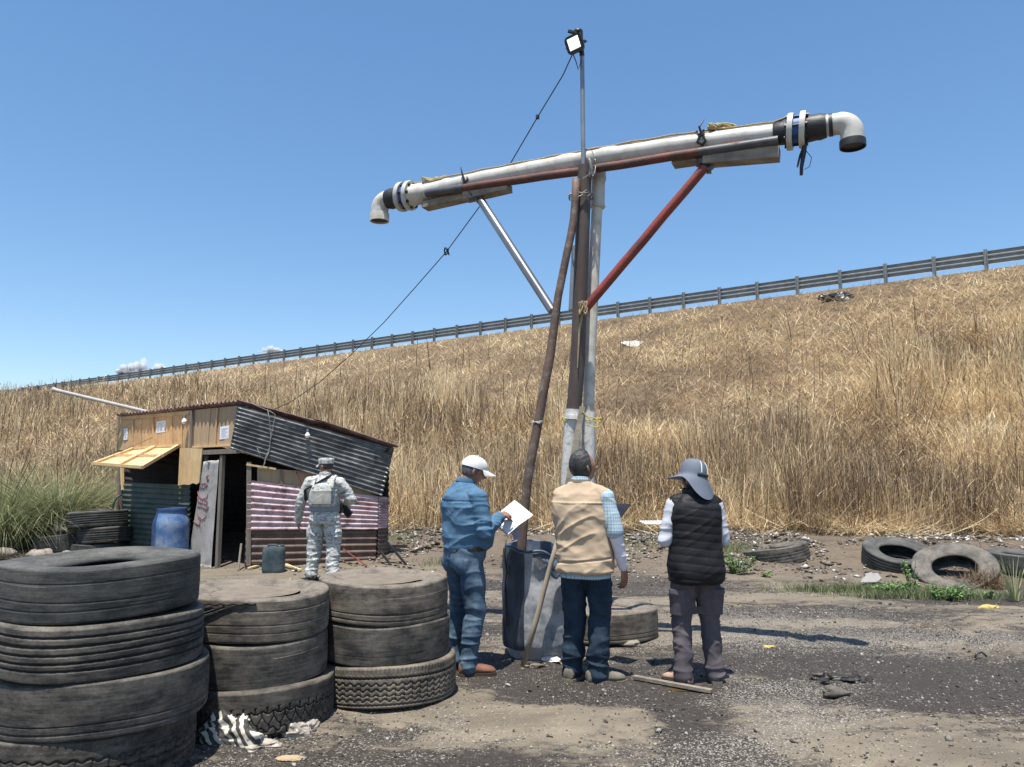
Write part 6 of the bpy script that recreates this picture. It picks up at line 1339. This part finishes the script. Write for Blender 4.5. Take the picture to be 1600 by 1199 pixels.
    hc = Vector(J['head']); R = J['hR']; v, f = hair_points(4, -.05, .05, .004); A('hair', Geo().add([hc + R @ Vector(p) for p in v], f), hairb, smooth=180); eyes(o, hc, R, 1, eyew, eyed)
    n = 36; Rc = R @ Matrix.Rotation(.04, 3, 'X'); v = []; prof = [(.084, .02), (.092, .024), (.094, .06), (.096, .088), (.090, .098), (.05, .103), (.0, .104)]
    for r_, z_ in prof:
        for k in range(n): t = 2 * pi * k / n; v.append(hc + Rc @ Vector((cos(t) * r_ * .97, sin(t) * r_ * 1.18 + .002, z_ + .012)))
    ca = A('patrol_cap', Geo().add(v, [(i * n + k, i * n + (k + 1) % n, (i + 1) * n + (k + 1) % n, (i + 1) * n + k) for i in range(6) for k in range(n)]), camo, smooth=50)
    v = []; na = 15
    for lay in (0, -.005):
        for j in range(4):
            for k in range(na): a = -1 + 2 * k / (na - 1); u_ = j / 3; xx = sin(a * 1.1) * .082; yy = .105 * math.sqrt(max(0, 1 - (xx / .09) ** 2)) + u_ * .062 * math.sqrt(max(0, 1 - (a * .97) ** 4)); v.append(hc + Rc @ Vector((xx, yy, .034 - .022 * u_ - .018 * a * a * (.3 + u_) + lay)))
    f = []
    for j in range(3):
        for k in range(na - 1): q = j * na + k; f.append((q, q + 1, q + na + 1, q + na)); q += 4 * na; f.append((q, q + na, q + na + 1, q + 1))
    for k in range(na - 1): f.append((3 * na + k, 3 * na + k + 1, 7 * na + k + 1, 7 * na + k))
    A('visor', Geo().add(v, f), camo, ca, smooth=60)
P4()
# ------------------------------------------------------------ dented open drum in front of the mast, stick, ground things
def on(px, py, dz=0.):
    p = GZ(px, py)
    for _ in range(6): p = GZ(px, py, hz(p.x, p.y) + dz)
    return p
p = Vector((.235, 6.83, 0)); p.z = hz(p.x, p.y) - .02
dm = M('greyed_plastic_film', (.30, .30, .31), (.46, .46, .47), sc=5, rough=.5, bump=.5, bsc=14, bdist=.02, dirt=(.12, .14, .17), dsc=4.5, damt=.75, dthr=.52, stretch=(1, 1, .6))
dblue = M('faded_blue_drum', (.04, .075, .13), (.07, .11, .17), sc=5, rough=.5, dirt=(.16, .17, .18), dsc=5, damt=.6)
rt = root('open_drum', p, 'battered open plastic drum wrapped in grey film holding the leaning pipe', 'drum')
n = 72; H = .90; v = []; f = []; rows = 40
for i in range(rows):
    h = i / (rows - 1); r0 = .30 * (1 - .16 * max(0, .14 - h) / .14) * (1 + .05 * sin(h * 3.1))
    for k in range(n):
        t = 2 * pi * k / n; q = np.array(t * 1.1); a_ = float(vn3(np.array([cos(t) * 2 + 4]), np.array([sin(t) * 2 + 4]), np.array([h * 3.]), 3)[0]) - .5; b_ = float(vn3(np.array([cos(t) * 5 + 4]), np.array([sin(t) * 5 + 9]), np.array([h * 8.]), 5)[0]) - .5
        up = sst(.28, .6, h); r = r0 * (1 + .26 * a_ * up + .10 * b_ * up + .012 * (abs(h - .3) < .012)); z = h * H + (.10 * a_ - .03 * cos(t + .6)) * sst(.85, 1, h); v.append((r * cos(t), r * sin(t) * .95, z))
f = [(i * n + k, i * n + (k + 1) % n, (i + 1) * n + (k + 1) % n, (i + 1) * n + k) for i in range(rows - 1) for k in range(n)] + [tuple(range(n - 1, -1, -1))]
nv = len(v); v2 = [(x * .955, y * .955, z + .002) for x, y, z in v]; f2 = [tuple(nv + i for i in reversed(q)) for q in f[:-1]]
f3 = [((rows - 1) * n + k, (rows - 1) * n + (k + 1) % n, (rows - 1) * n + (k + 1) % n + nv, (rows - 1) * n + k + nv) for k in range(n)]
shell = Geo().add(v, f); sh_o = obj('drum_wall', shell, dm, rt, local=True, smooth=60)
obj('drum_lining', Geo().add(v2, [tuple(reversed([i - nv for i in q])) for q in f2]), dblue, sh_o, local=True, smooth=60)
def rimp(t, s=1.0, dz=0): 
    k = int(t / (2 * pi) * n) % n; q = v[(rows - 1) * n + k]; return Vector((q[0] * s, q[1] * s, q[2] + dz))
g = Geo().tube([rimp(t, 1.0, .004) for t in np.linspace(0, 2 * pi, 73)], .011, 8); obj('rim', g, dblue, rt, local=True, smooth=180)
# blue fold hanging over the front rim, dark strap bands down the side
def drape(t0, t1, drop, off, nu=14, nw=12, seed=0):
    vv = []
    for j in range(nw):
        w = j / (nw - 1)
        for i in range(nu):
            u_ = i / (nu - 1); t = t0 + (t1 - t0) * u_; d_ = drop(u_) * w; zrow = (rows - 1) - d_ / H * (rows - 1); i0 = int(max(0, min(rows - 2, zrow))); k = int(t / (2 * pi) * n) % n; q = Vector(v[i0 * n + k]) * 1; rr = Vector((q.x, q.y, 0)).normalized(); vv.append(q + rr * (off + .008 * sin(9 * u_ + 6 * w + seed)) + Vector((0, 0, .012 * (1 - w))))
    return Geo().add(vv, [(j * nu + i, j * nu + i + 1, (j + 1) * nu + i + 1, (j + 1) * nu + i) for j in range(nw - 1) for i in range(nu - 1)])
tf = 1.5 * pi
obj('folded_flap', drape(tf - .1, tf + .95, lambda u_: .04 + .15 * math.exp(-((u_ - .55) / .22) ** 2), .016), dblue, rt, local=True, smooth=180)
obj('side_panel', drape(tf - 1.25, tf - .38, lambda u_: .80, .014, 14, 26, 2), M('dark_blue_film', (.035, .045, .06), (.06, .07, .09), sc=6, rough=.5, bump=.3, bsc=18, bdist=.01), rt, local=True, smooth=180)
obj('black_cord', Geo().tube([Vector(v[i * n + int((tf - .95) / (2 * pi) * n)]) * 1.09 for i in range(38, 8, -3)], .006, 6), blk, rt, local=True, smooth=180)
obj('orange_wrapper', drape(tf + .72, tf + .95, lambda u_: .1, .02, 5, 5, 1), M('orange_label', (.75, .28, .05), (.6, .5, .4), sc=30, rough=.5), rt, local=True, smooth=180).location = (0, 0, -.30)
# wooden stick against the drum
a = on(817, 1041); b = AD(868, 858, 6.44); d_ = (b - a); b2 = a + d_ * 1.25
obj('walking_pole', Geo().tube([a, a.lerp(b2, .3) + Vector((.004, 0, 0)), a.lerp(b2, .7) - Vector((.004, 0, 0)), b2], [.023, .022, .020, .018], 12), M('bare_stick', (.34, .29, .22), (.25, .205, .155), sc=8, rough=.85, bump=.3, bsc=30, stretch=(1, 1, .2)), origin=a, label='long bare wooden stick leaning across the front of the battered drum', cat='stick', smooth=180)
# irregular lumps: stones, crumpled bags
def lump(c, r, seed, rough=.35, n=16, m=11, flat=0.): 
    v = []; rs = seed * 1.7
    for i in range(m + 1):
        ph = -pi / 2 + pi * i / m
        for k in range(n):
            t = 2 * pi * k / n; x, y, z = cos(ph) * cos(t), cos(ph) * sin(t), sin(ph); q = float(vn3(np.array([x * 1.6 + rs]), np.array([y * 1.6 + 7]), np.array([z * 1.6 + 3]), seed)[0]) - .5; q2 = float(vn3(np.array([x * 4.5 + rs]), np.array([y * 4.5]), np.array([z * 4.5]), seed + 1)[0]) - .5
            s = 1 + rough * 2 * q + rough * .9 * q2; v.append((c[0] + x * r[0] * s, c[1] + y * r[1] * s, c[2] + z * r[2] * s))
    return Geo().add(v, [(i * n + k, i * n + (k + 1) % n, (i + 1) * n + (k + 1) % n, (i + 1) * n + k) for i in range(m) for k in range(n)])
stone = M('pale_stone', (.30, .265, .215), (.20, .175, .145), sc=9, rough=.9, bump=.5, bsc=40); stoned = M('dark_stone', (.13, .115, .095), (.09, .08, .07), sc=9, rough=.9, bump=.5, bsc=40)
for px, py, r, mt, lab, sd in ((985, 1010, (.085, .05, .035), stone, 'flat pale stone beside the single tire behind the vest man', 1), (1305, 1087, (.09, .06, .04), stoned, 'brown rock in the dark gravel right of the hatted person', 2),
        (66, 846, (.20, .14, .11), stone, 'pale rock between the green tussock and the sagging tire', 3), (8, 846, (.20, .12, .09), stone, 'pale rubble lump at the left edge under the tussock', 4), (112, 846, (.22, .14, .08), stone, 'low flat rock in front of the sagging tire', 8),
        (1283, 1058, (.05, .04, .02), stoned, 'small dark lump beside the puddle hole', 6), (640, 872, (.14, .1, .07), stoned, 'dark stone on the rubble bank right of the metal frame', 7)):
    q = on(px, py); 
    if px < 120: q = AD(px, py, 13.2); q.z = .05 if px > 20 else .1
    obj('rock', lump(q + Vector((0, 0, r[2] * .6)), r, sd), mt, origin=q, label=lab, cat='rock', smooth=60)
# crumpled things: striped rag, bag heap, wrappers
def crumple(c, rx, ry, h, seed, n=34, sharp=1.0):
    v = []; 
    for j in range(n):
        for i in range(n):
            x = -1 + 2 * i / (n - 1); y = -1 + 2 * j / (n - 1); R_ = math.sqrt(x * x + y * y); a1 = np.array([x * 2.1 + seed]); a2 = np.array([y * 2.1]); k = float(fbm(a1, a2, seed)[0]); rd = 1 - abs(2 * float(vn(a1 * 1.7, a2 * 1.7, seed + 3)[0]) - 1)
            z = h * max(0, 1 - R_ ** 2.2) ** .8 * (.45 + .9 * k) + h * .35 * rd * max(0, 1 - R_) * sharp * .8 + .006; v.append((c.x + x * rx * (1 + .25 * (k - .5)) + .03 * (k - .5), c.y + y * ry * (1 + .3 * (rd - .5)), c.z + z))
    f = [(j * n + i, j * n + i + 1, (j + 1) * n + i + 1, (j + 1) * n + i) for j in range(n - 1) for i in range(n - 1) if (2 * i / (n - 1) - 1) ** 2 + (2 * j / (n - 1) - 1) ** 2 < 1.05 + .35 * float(vn(np.array([i * .3]), np.array([j * .3]), seed)[0])]
    return Geo().add(v, f)
def bundle(c, rx, ry, h, seed, n=72, m=44):
    t = np.linspace(0, 2 * pi, n, endpoint=False); ph = np.linspace(-.25, pi / 2, m); T, Ph = np.meshgrid(t, ph); x = np.cos(Ph) * np.cos(T); y = np.cos(Ph) * np.sin(T); z = np.sin(Ph)
    q = vn3(x * 1.5 + seed, y * 1.5, z * 1.5, seed) - .5; wx = x + .5 * (vn3(x * 2 + seed, y * 2, z * 2, seed + 1) - .5); wy = y + .5 * (vn3(x * 2, y * 2 + seed, z * 2, seed + 2) - .5)
    r1 = 1 - np.abs(2 * vn3(wx * 2.2 + seed, wy * 2.2, z * 2.2, seed + 3) - 1); r2 = 1 - np.abs(2 * vn3(wx * 5 + seed, wy * 5, z * 4, seed + 4) - 1); lob = .22 * np.sin(T * 3 + seed) + .14 * np.sin(T * 5 + seed * 2)
    s = 1 + .55 * q + .30 * (r1 ** 2 - .4) + .12 * (r2 ** 2 - .4) + lob * np.cos(Ph) ** 2; V = np.stack([c.x + x * rx * s, c.y + y * ry * s, c.z + z * h * s * .9 + .004], -1).reshape(-1, 3)
    i = np.arange(m * n).reshape(m, n); F = np.stack([i[:-1], np.roll(i, -1, 1)[:-1], np.roll(i, -1, 1)[1:], i[1:]], -1).reshape(-1, 4); return npmesh('bundle', V, F, None, True)
def stripe_mat():
    m = bpy.data.materials.new('striped_cloth'); n_, b, o = nodes_of(m); L = n_.links.new; tc = N(n_, "ShaderNodeTexCoord"); mp = N(n_, "ShaderNodeMapping"); mp.inputs[2].default_value = (.4, .5, .5); L(tc.outputs['Object'], mp.inputs[0])
    wv = N(n_, "ShaderNodeTexWave"); wv.inputs['Scale'].default_value = 6.5; wv.inputs['Distortion'].default_value = 1.6; wv.inputs['Detail'].default_value = .6; L(mp.outputs[0], wv.inputs[0]); r = ramp(n_, [(.45, (.055, .05, .045)), (.55, (.62, .58, .5))], wv.outputs[0]); L(r.outputs[0], b.inputs['Base Color']); b.inputs['Roughness'].default_value = .85; return m
film = M('clear_dirty_plastic', (.38, .33, .27), (.55, .49, .42), sc=9, rough=.3, dirt=(.12, .10, .08), dsc=9, damt=.8, dthr=.5); blkpl = M('black_plastic', (.02, .02, .02), (.04, .04, .04), rough=.35)
for nme, px, py, rx, ry, h, mt, lab, cat, sd in (('striped_rag', 360, 1155, .19, .13, .17, stripe_mat(), 'black and white striped rag crumpled against the middle tire stack', 'rag', 3),
        ('plastic_bag', 458, 1143, .12, .08, .07, film, 'dirty clear plastic bag heap right of the striped rag', 'plastic bag', 5), ('black_bag', 415, 1145, .11, .07, .065, blkpl, 'torn black plastic between the striped rag and the clear bag', 'plastic bag', 6),
        ('cardboard_scrap', 452, 1187, .075, .035, .015, M('cardboard', (.40, .30, .18), (.33, .25, .15), rough=.9), 'tan cardboard scrap on the soil below the plastic bags', 'cardboard', 7), ('plastic_bag', 402, 1166, .10, .06, .03, film, 'pale torn film lying just right of the striped rag', 'plastic bag', 8), ('yellow_wrapper', 553, 1100, .045, .035, .06, M('yellow_film', (.55, .42, .13), (.42, .32, .09), sc=20, rough=.4), 'crumpled yellow wrapper between the middle and right tire stacks', 'wrapper', 9),
        ('yellow_wrapper', 1545, 950, .10, .05, .03, M('yellow_film', (.75, .58, .16)), 'yellow and white wrapper below the tires at the right edge', 'wrapper', 10), ('white_bag', 1372, 893, .10, .08, .06, M('white_film', (.72, .70, .66), (.6, .58, .54), sc=9, rough=.5), 'white crumpled bag between the dark tilted tire and the grey sheet', 'plastic bag', 11),
        ('white_rag', 858, 1030, .10, .07, .04, MATS['white_film'] if 'white_film' in MATS else M('white_film', (.72, .70, .66), (.6, .58, .54), sc=9, rough=.5), 'white crumpled cloth at the foot of the battered drum', 'rag', 12), ('leaf_litter', 832, 1043, .13, .07, .05, M('brown_litter', (.20, .16, .12), (.12, .10, .08), sc=20, rough=.9), 'small heap of grey litter at the foot of the stick', 'litter', 13), ('yellow_wrapper', 1201, 1012, .05, .03, .012, MATS['yellow_film'] if 'yellow_film' in MATS else M('yellow_film', (.75, .58, .16)), 'small yellow scrap on the dark soil behind the hatted person', 'wrapper', 14),
        ('dark_debris', 1318, 1062, .22, .14, .05, M('black_sludge', (.02, .018, .016), (.04, .035, .03), sc=20, rough=.5), 'black sludgy debris beside the small puddle', 'debris', 15), ('dead_brush', 1540, 920, .28, .14, .14, M('dead_brush', (.13, .085, .055), (.20, .14, .09), sc=30, rough=.95, bump=1, bsc=30, bdist=.03), 'heap of dead brown brush in front of the rightmost tire', 'brush', 16),
        ('dark_clothes', 1310, 466, .55, .30, .22, blkpl, 'black plastic caught on the slope below the guardrail', 'plastic bag', 17), ('white_bag', 1320, 468, .16, .12, .10, MATS['white_film'] if 'white_film' in MATS else None, 'white scrap beside the black plastic below the guardrail', 'plastic bag', 18), ('white_bag', 992, 537, .4, .35, .06, MATS['white_film'] if 'white_film' in MATS else None, 'white scrap lying on the flattened straw right of the mast', 'plastic bag', 19)):
    mt = mt or MATS['white_film']
    if py < 600:
        Y = 20.; 
        for _ in range(60):
            q = AD(px, py, Y); zt = float(emb(np.array([q.x]), np.array([q.y]))[0][0])
            if q.z <= zt + .05: break
            Y += .25
        q = Vector((q.x, q.y, zt + .1))
    else: q = on(px, py)
    if nme in ('dark_debris', 'litter_heap', 'leaf_litter', 'dead_brush'):
        rs = random.Random(sd); g = Geo()
        if nme == 'dead_brush':
            RS = np.random.RandomState(sd); k = 1500; B = np.stack([RS.normal(0, .45, k) * rx, RS.normal(0, .45, k) * ry, np.abs(RS.normal(0, .35, k)) * h], -1) + np.array(q); V, F, m = ribbons(B, RS.uniform(.05, .25, k), np.full(k, .009), RS.uniform(0, 6.28, k), RS.uniform(.4, 1.7, k), RS.normal(0, .6, k), 3, .4); obj(nme, npmesh(nme, V, F, {'tone': np.repeat(RS.uniform(0, .42, k), m)}), STRAW, origin=q, label=lab, cat=cat, kind='stuff'); continue
        for k in range(34 if nme == 'dark_debris' else 18):
            a_ = rs.uniform(0, 6.28); d_ = abs(rs.gauss(0, .5)); c_ = q + Vector((cos(a_) * d_ * rx, sin(a_) * d_ * ry, rs.uniform(0, h * .4))); s_ = rs.uniform(.012, .04)
            l_ = lump(c_, (s_ * rs.uniform(.6, 1.8), s_, s_ * rs.uniform(.25, .7)), sd + k, .45, 9, 6); g.add(l_.v, l_.f)
        obj(nme, g, mt, origin=q, label=lab, cat=cat, kind='stuff', smooth=35); continue
    soft = nme in ('striped_rag', 'plastic_bag', 'black_bag', 'white_bag', 'white_rag', 'yellow_wrapper', 'dark_clothes'); o = obj(nme, bundle(q, rx, ry, h, sd) if soft else crumple(q, rx, ry, h, sd), mt, origin=q, label=lab, cat=cat, smooth=75)
    if py < 600: o.rotation_euler = (radians(24), 0, -.2); o.location.z -= .08
# flat grey sheet on the bank, cracked
q = on(1365, 913); obj('grey_sheet', Geo().prism([q + Vector(t) for t in ((-.20, -.03, .02), (.02, -.06, .03), (.12, .02, .07), (.14, .16, .12), (-.02, .12, .12), (-.12, .06, .06))], .008), M('grey_sheet', (.27, .26, .24), (.22, .21, .2), rough=.8), origin=q, label='flat grey broken sheet on the bank behind the green grass', cat='sheet')
q = on(1408, 896); obj('grey_sheet', Geo().prism([q + Vector(t) for t in ((-.08, 0, .01), (.12, -.02, .01), (.02, .08, .06), (-.10, .06, .05))], .008), M('grey_sheet', (.27, .26, .24)), origin=q, label='small pale broken sheet just left of the leaning tire', cat='sheet')
# puddles and plank under the hatted person
wm = bpy.data.materials.new('muddy_water'); n_, b_, o_ = nodes_of(wm); b_.inputs['Base Color'].default_value = (.10, .065, .03, 1); b_.inputs['Roughness'].default_value = .04; b_.inputs['Specular IOR Level'].default_value = .6
for px, py, rx, ry, sd in ((1060, 1070, .30, .075, 1), (1330, 1055, .16, .06, 2), (1440, 972, .22, .10, 3)):
    q = GZ(px, py); zz = min(hz(q.x + dx, q.y + dy) for dx in (-rx, 0, rx) for dy in (-ry, 0, ry)); zz = .5 * zz + .5 * hz(q.x, q.y) + .004; v = []
    for k in range(40): t = 2 * pi * k / 40; s_ = 1 + .35 * (float(vn(np.array([cos(t) * 2 + sd * 5]), np.array([sin(t) * 2]), sd)[0]) - .5); v.append((q.x + cos(t) * rx * s_, q.y + sin(t) * ry * s_, zz))
    obj('puddle', Geo().add(v, [tuple(range(40))]), wm, kind='structure')
a, b = on(991, 1058, .02), on(1112, 1080, .02); obj('plank', Geo().beam(a, b, .045, .022), plank, origin=a, label='narrow wooden plank on the wet ground under the feet of the hatted person', cat='plank')
# curved dark strip on the right
q = on(1533, 1030); obj('rubber_strip', Geo().tube([q + Vector(t) for t in ((-.05, 0, .01), (-.03, .01, .04), (.02, .02, .05), (.05, .0, .02))], .009, 6), blkpl, origin=q, label='small curved rubber strip on the dark soil at the right', cat='rubber strip', smooth=180)
q = on(1160, 893 ); q = on(1206, 887); obj('tin_can', Geo().tube([q + Vector((-.05, 0, .04)), q + Vector((.05, -.03, .04))], .04, 14), M('rusty_can', (.07, .05, .04), rough=.6), origin=q, label='small dark can lying in front of the half buried tire', cat='can')

# ------------------------------------------------------------ plants
greens = straw_mat('green_blades', [(0, (.07, .09, .04)), (.45, (.19, .23, .11)), (.8, (.36, .37, .20)), (1, (.60, .50, .29))])
def tuft(name, c, R, n, Hm, label, cat, seed, plumes=(), w=.013, spread=1.15):
    global RS
    RS = np.random.RandomState(seed); rt = root(name, c, label, cat); az = RS.uniform(0, 2 * pi, n); rr = R * .35 * np.sqrt(RS.uniform(0, 1, n)); B = np.stack([np.cos(az) * rr, np.sin(az) * rr, np.zeros(n)], -1)
    H = Hm * RS.uniform(.55, 1.15, n); lean = RS.uniform(.03, .55, n) * spread; cv = RS.uniform(.5, 1.9, n) * spread
    V, F, m = ribbons(B, H, w * RS.uniform(.6, 1.3, n), az + RS.normal(0, .35, n), lean, cv, 6, .2); V[:, 2] = np.maximum(V[:, 2], .01)
    tone = np.clip(.5 + RS.normal(0, .24, n) + .5 * (RS.uniform(0, 1, n) < .10), 0, 1); me = npmesh('blades', V, F, {'tone': np.repeat(tone, m)})
    obj('blades', me, greens, rt, local=True)
    pm = straw_mat('pale_plume', [(0, (.45, .33, .22)), (1, (.70, .58, .42))])
    for (dx, dz, px_, pz_) in plumes:
        pts = [Vector((0, 0, .2)), Vector((dx * .5, -.1, dz * .6)), Vector((dx, -.15, dz)), Vector((dx + px_ * .5, -.15, dz + pz_ + .03)), Vector((dx + px_, -.15, dz + pz_))]
        st = obj('stem', Geo().tube(pts[:3], .006, 5), STRAW, rt, local=True); k = 260; t = RS.uniform(0, 1, k); a_ = np.array(pts[2]); b_ = np.array(pts[3]); c_ = np.array(pts[4]); P = (1 - t)[:, None] ** 2 * a_ + (2 * t * (1 - t))[:, None] * b_ + (t ** 2)[:, None] * c_
        V, F, m = ribbons(P, RS.uniform(.04, .10, k), np.full(k, .007), RS.normal(0 if px_ > 0 else pi, .5, k), RS.uniform(.8, 1.8, k), RS.uniform(.2, .8, k), 2, .3); obj('plume', npmesh('plume', V, F, {'tone': np.repeat(RS.uniform(0, 1, k), m)}), pm, st, local=True)
    return rt
cz = lambda px, Y: Vector((ray(px, 850).x * Y, Y, float(hz(ray(px, 850).x * Y, Y))))
tuft('pampas_grass', cz(88, 14.9), 1.3, 2600, 1.7, 'broad green tussock of long grass behind the tires left of the shack', 'grass tussock', 101, ((.0, 1.6, .1, -.1),))
tuft('pampas_grass', cz(-5, 14.2), 1.5, 2600, 1.85, 'taller green tussock with feathery plumes at the left edge', 'grass tussock', 102, ((-.1, 1.75, .35, .12), (.3, 1.72, .5, .12), (.6, 1.6, .5, .1), (.7, 1.5, .5, .12), (.0, 1.6, .3, .05)))
tuft('green_shrub', Vector((-34, 62.5, 7.9)), 1.2, 500, .9, 'small dark green bush on the slope below the guardrail at the left', 'shrub', 104, (), .05)
# leafy weeds
leafm = M('weed_leaf', (.08, .17, .04), (.15, .27, .07), sc=12, rough=.6)
def weed(c, h, w, nst, label, seed, lf=.035):
    rs = random.Random(seed); rt = root('leafy_weed', c, label, 'weed'); gs = Geo(); gl = Geo()
    for s_ in range(nst):
        a_ = rs.uniform(0, 6.28); hh = h * rs.uniform(.5, 1); tip = Vector((cos(a_) * w * rs.uniform(.2, 1), sin(a_) * w * rs.uniform(.2, 1) * .7, hh)); b0 = Vector((tip.x * .3, tip.y * .3, 0)); gs.tube([b0, b0.lerp(tip, .5) + Vector((0, 0, .02)), tip], .0035, 5)
        for k in range(int(9 + hh * 30)):
            t = rs.uniform(.15, 1); p_ = b0.lerp(tip, t); az = rs.uniform(0, 6.28); e = rs.uniform(-.3, .8); L = lf * rs.uniform(.6, 1.5); d = Vector((cos(az) * cos(e), sin(az) * cos(e), sin(e))); sd_ = d.cross(Vector((0, 0, 1))).normalized() * L * .38; u_ = Vector((0, 0, -.15 * L))
            gl.add([p_, p_ + d * L * .5 + sd_, p_ + d * L + u_, p_ + d * L * .5 - sd_], [(0, 1, 2, 3)])
    obj('stems', gs, M('weed_stem', (.12, .18, .06), rough=.7), rt, local=True); obj('leaves', gl, leafm, rt, local=True, smooth=0)
weed(on(1425, 925), .42, .16, 9, 'upright leafy weed growing before the leaning tire', 1); weed(on(1395, 930), .18, .30, 24, 'low spreading weed left of the upright leafy weed', 2, .04); weed(on(1480, 936), .17, .40, 28, 'low broad-leaved weed along the foot of the leaning tire', 3, .045)
weed(on(1152, 897), .30, .32, 34, 'bushy green weed right behind the hatted person', 4, .035); weed(on(1196, 902), .08, .10, 6, 'tiny green weed on the bank below the half buried tire', 5); weed(on(1548, 935), .10, .09, 6, 'small weed above the yellow wrapper at the right', 6); weed(on(745, 865), .1, .2, 8, 'small green weed on the rubble behind the man in blue', 7)
tuft('reed_plant', on(1585, 940), .12, 26, .55, 'upright green reed blades at the right edge by the rightmost tire', 'reed', 105, (), .016, .35)
# short grass patch and scattered ground cover
RS = np.random.RandomState(77)
def strew(n, fn): return fn(n)
P = []; 
for px, py, rx, ry, k in ((1345, 925, 1.0, .12, 2600), (1450, 935, 1.0, .14, 2600), (1140, 885, .5, .25, 700), (985, 880, .9, .25, 300), (620, 870, .6, .5, 350), (690, 885, .5, .2, 200), (1010, 845, .4, .2, 150)):
    q = on(px, py); P.append(np.stack([q.x + rx * RS.normal(0, .5, k), q.y + ry * RS.normal(0, .6, k)], -1))
P = np.concatenate(P); Z = hgt(P[:, 0], P[:, 1]); n = len(P); V, F, m = ribbons(np.stack([P[:, 0], P[:, 1], Z], -1), RS.uniform(.04, .15, n), np.full(n, .008), RS.uniform(0, 6.28, n), RS.uniform(0, .6, n), RS.uniform(0, 1, n), 2, .2)
obj('green_grass', npmesh('green_grass', V, F, {'tone': np.repeat(np.clip(RS.normal(.35, .2, n), 0, .85), m)}), greens, label='short green grass growing along the wet edge of the yard', cat='grass', kind='stuff')
# loose stones and litter: small solids scattered over the ground
def solids(C, S, flat, tone, seed):
    rs = np.random.RandomState(seed); n = len(C); base = np.array([[1, 0, 0], [0, 1, 0], [-1, 0, 0], [0, -1, 0], [0, 0, 1], [0, 0, -1]], float); F0 = np.array([[0, 1, 4], [1, 2, 4], [2, 3, 4], [3, 0, 4], [1, 0, 5], [2, 1, 5], [3, 2, 5], [0, 3, 5]])
    V = base[None] * (S[:, None, None] * rs.uniform(.55, 1.3, (n, 6, 1))); V[:, :, 2] *= flat[:, None]; a = rs.uniform(0, 6.28, n); c, s = np.cos(a)[:, None], np.sin(a)[:, None]; x = V[:, :, 0] * c - V[:, :, 1] * s; y = V[:, :, 0] * s + V[:, :, 1] * c; V[:, :, 0] = x; V[:, :, 1] = y
    tl = rs.normal(0, .35, (n, 2)); V[:, :, 2] += V[:, :, 0] * tl[:, :1] + V[:, :, 1] * tl[:, 1:]; V += C[:, None]; F = (np.arange(n)[:, None, None] * 6 + F0[None]).reshape(-1, 3); return V.reshape(-1, 3), F, np.repeat(tone, 6)
n = 26000; q = RS.uniform(0, 1, n); Yg = 3.3 + 9.5 * q ** 1.3; Xg = (RS.uniform(-.62, .72, n)) * Yg; keep = (Yf(Xg) - Yg > .4) & (fbm(Xg * 1.2, Yg * 1.6, 55) > .40 + .12 * RS.normal(0, 1, n) * .5); Xg, Yg = Xg[keep], Yg[keep]; n = len(Xg)
S = np.clip(RS.lognormal(-5.05, .5, n), .003, .032) * (Yg / 6) ** .35; C = np.stack([Xg, Yg, hgt(Xg, Yg) + S * .15], -1); V, F, t = solids(C, S, RS.uniform(.4, .9, n), RS.uniform(0, 1, n), 5)
grav = straw_mat('gravel_stone', [(0, (.04, .036, .032)), (.35, (.10, .09, .078)), (.75, (.23, .21, .18)), (1, (.42, .39, .345))], .9)
obj('gravel', npmesh('gravel', V, F, {'tone': t}), grav, label='loose pale and dark gravel trodden into the muddy yard', cat='gravel', kind='stuff')
n = 15000; Xg = RS.uniform(-3.5, 9.5, n); dd = -np.abs(RS.normal(0, 1, n)) * np.where(Xg < 2.2, 1.5, 1.5) + .35; Yg = Yf(Xg) + dd; keep = fbm(Xg * .9, Yg * .9, 58) > np.where(Xg < 2.4, .40, .49); Xg, Yg, dd = Xg[keep], Yg[keep], dd[keep]; n = len(Xg)
S = np.clip(RS.lognormal(-3.9, .55, n), .007, .085); C = np.stack([Xg, Yg, np.where(dd < 0, hgt(Xg, Yg), emb(Xg, Yg)[0]) + S * .3], -1); V, F, t = solids(C, S, RS.uniform(.12, .6, n), np.where(RS.uniform(0, 1, n) < .30, RS.uniform(.75, 1, n), RS.uniform(0, .5, n)), 6)
litm = straw_mat('litter', [(0, (.07, .055, .042)), (.4, (.20, .165, .125)), (.72, (.30, .26, .20)), (.8, (.44, .42, .37)), (1, (.70, .68, .64))], .8)
obj('litter', npmesh('litter', V, F, {'tone': t}), litm, label='pale rubble and scraps of litter strewn along the foot of the reeds', cat='litter', kind='stuff')
# fallen straw at the foot of the slope
VV = []; FF = []; TT = []; base = 0; n = 5200; Xg = np.concatenate([RS.uniform(-2.5, 9.5, n // 2), RS.normal(7.6, 1.2, n - n // 2)]); Yg = Yf(Xg) - np.abs(RS.normal(0, .55, n)) + .5; kp = fbm(Xg * .8, Yg * .8, 66) > .45; Xg = Xg[kp]; Yg = Yg[kp]; n = len(Xg); Z = np.where(Yg < Yf(Xg), hgt(Xg, Yg), emb(Xg, Yg)[0])
V, F, m = ribbons(np.stack([Xg, Yg, Z + RS.uniform(.0, .16, n)], -1), RS.uniform(.2, .9, n), np.full(n, .011), RS.uniform(0, 6.28, n), RS.uniform(1.1, 1.75, n), RS.normal(0, .3, n), 3, .4)
obj('fallen_straw', npmesh('fallen_straw', V, F, {'tone': np.repeat(np.clip(RS.normal(.75, .2, n), 0, 1), m)}), STRAW, label='loose fallen straw lying tangled at the foot of the bank', cat='straw', kind='stuff')
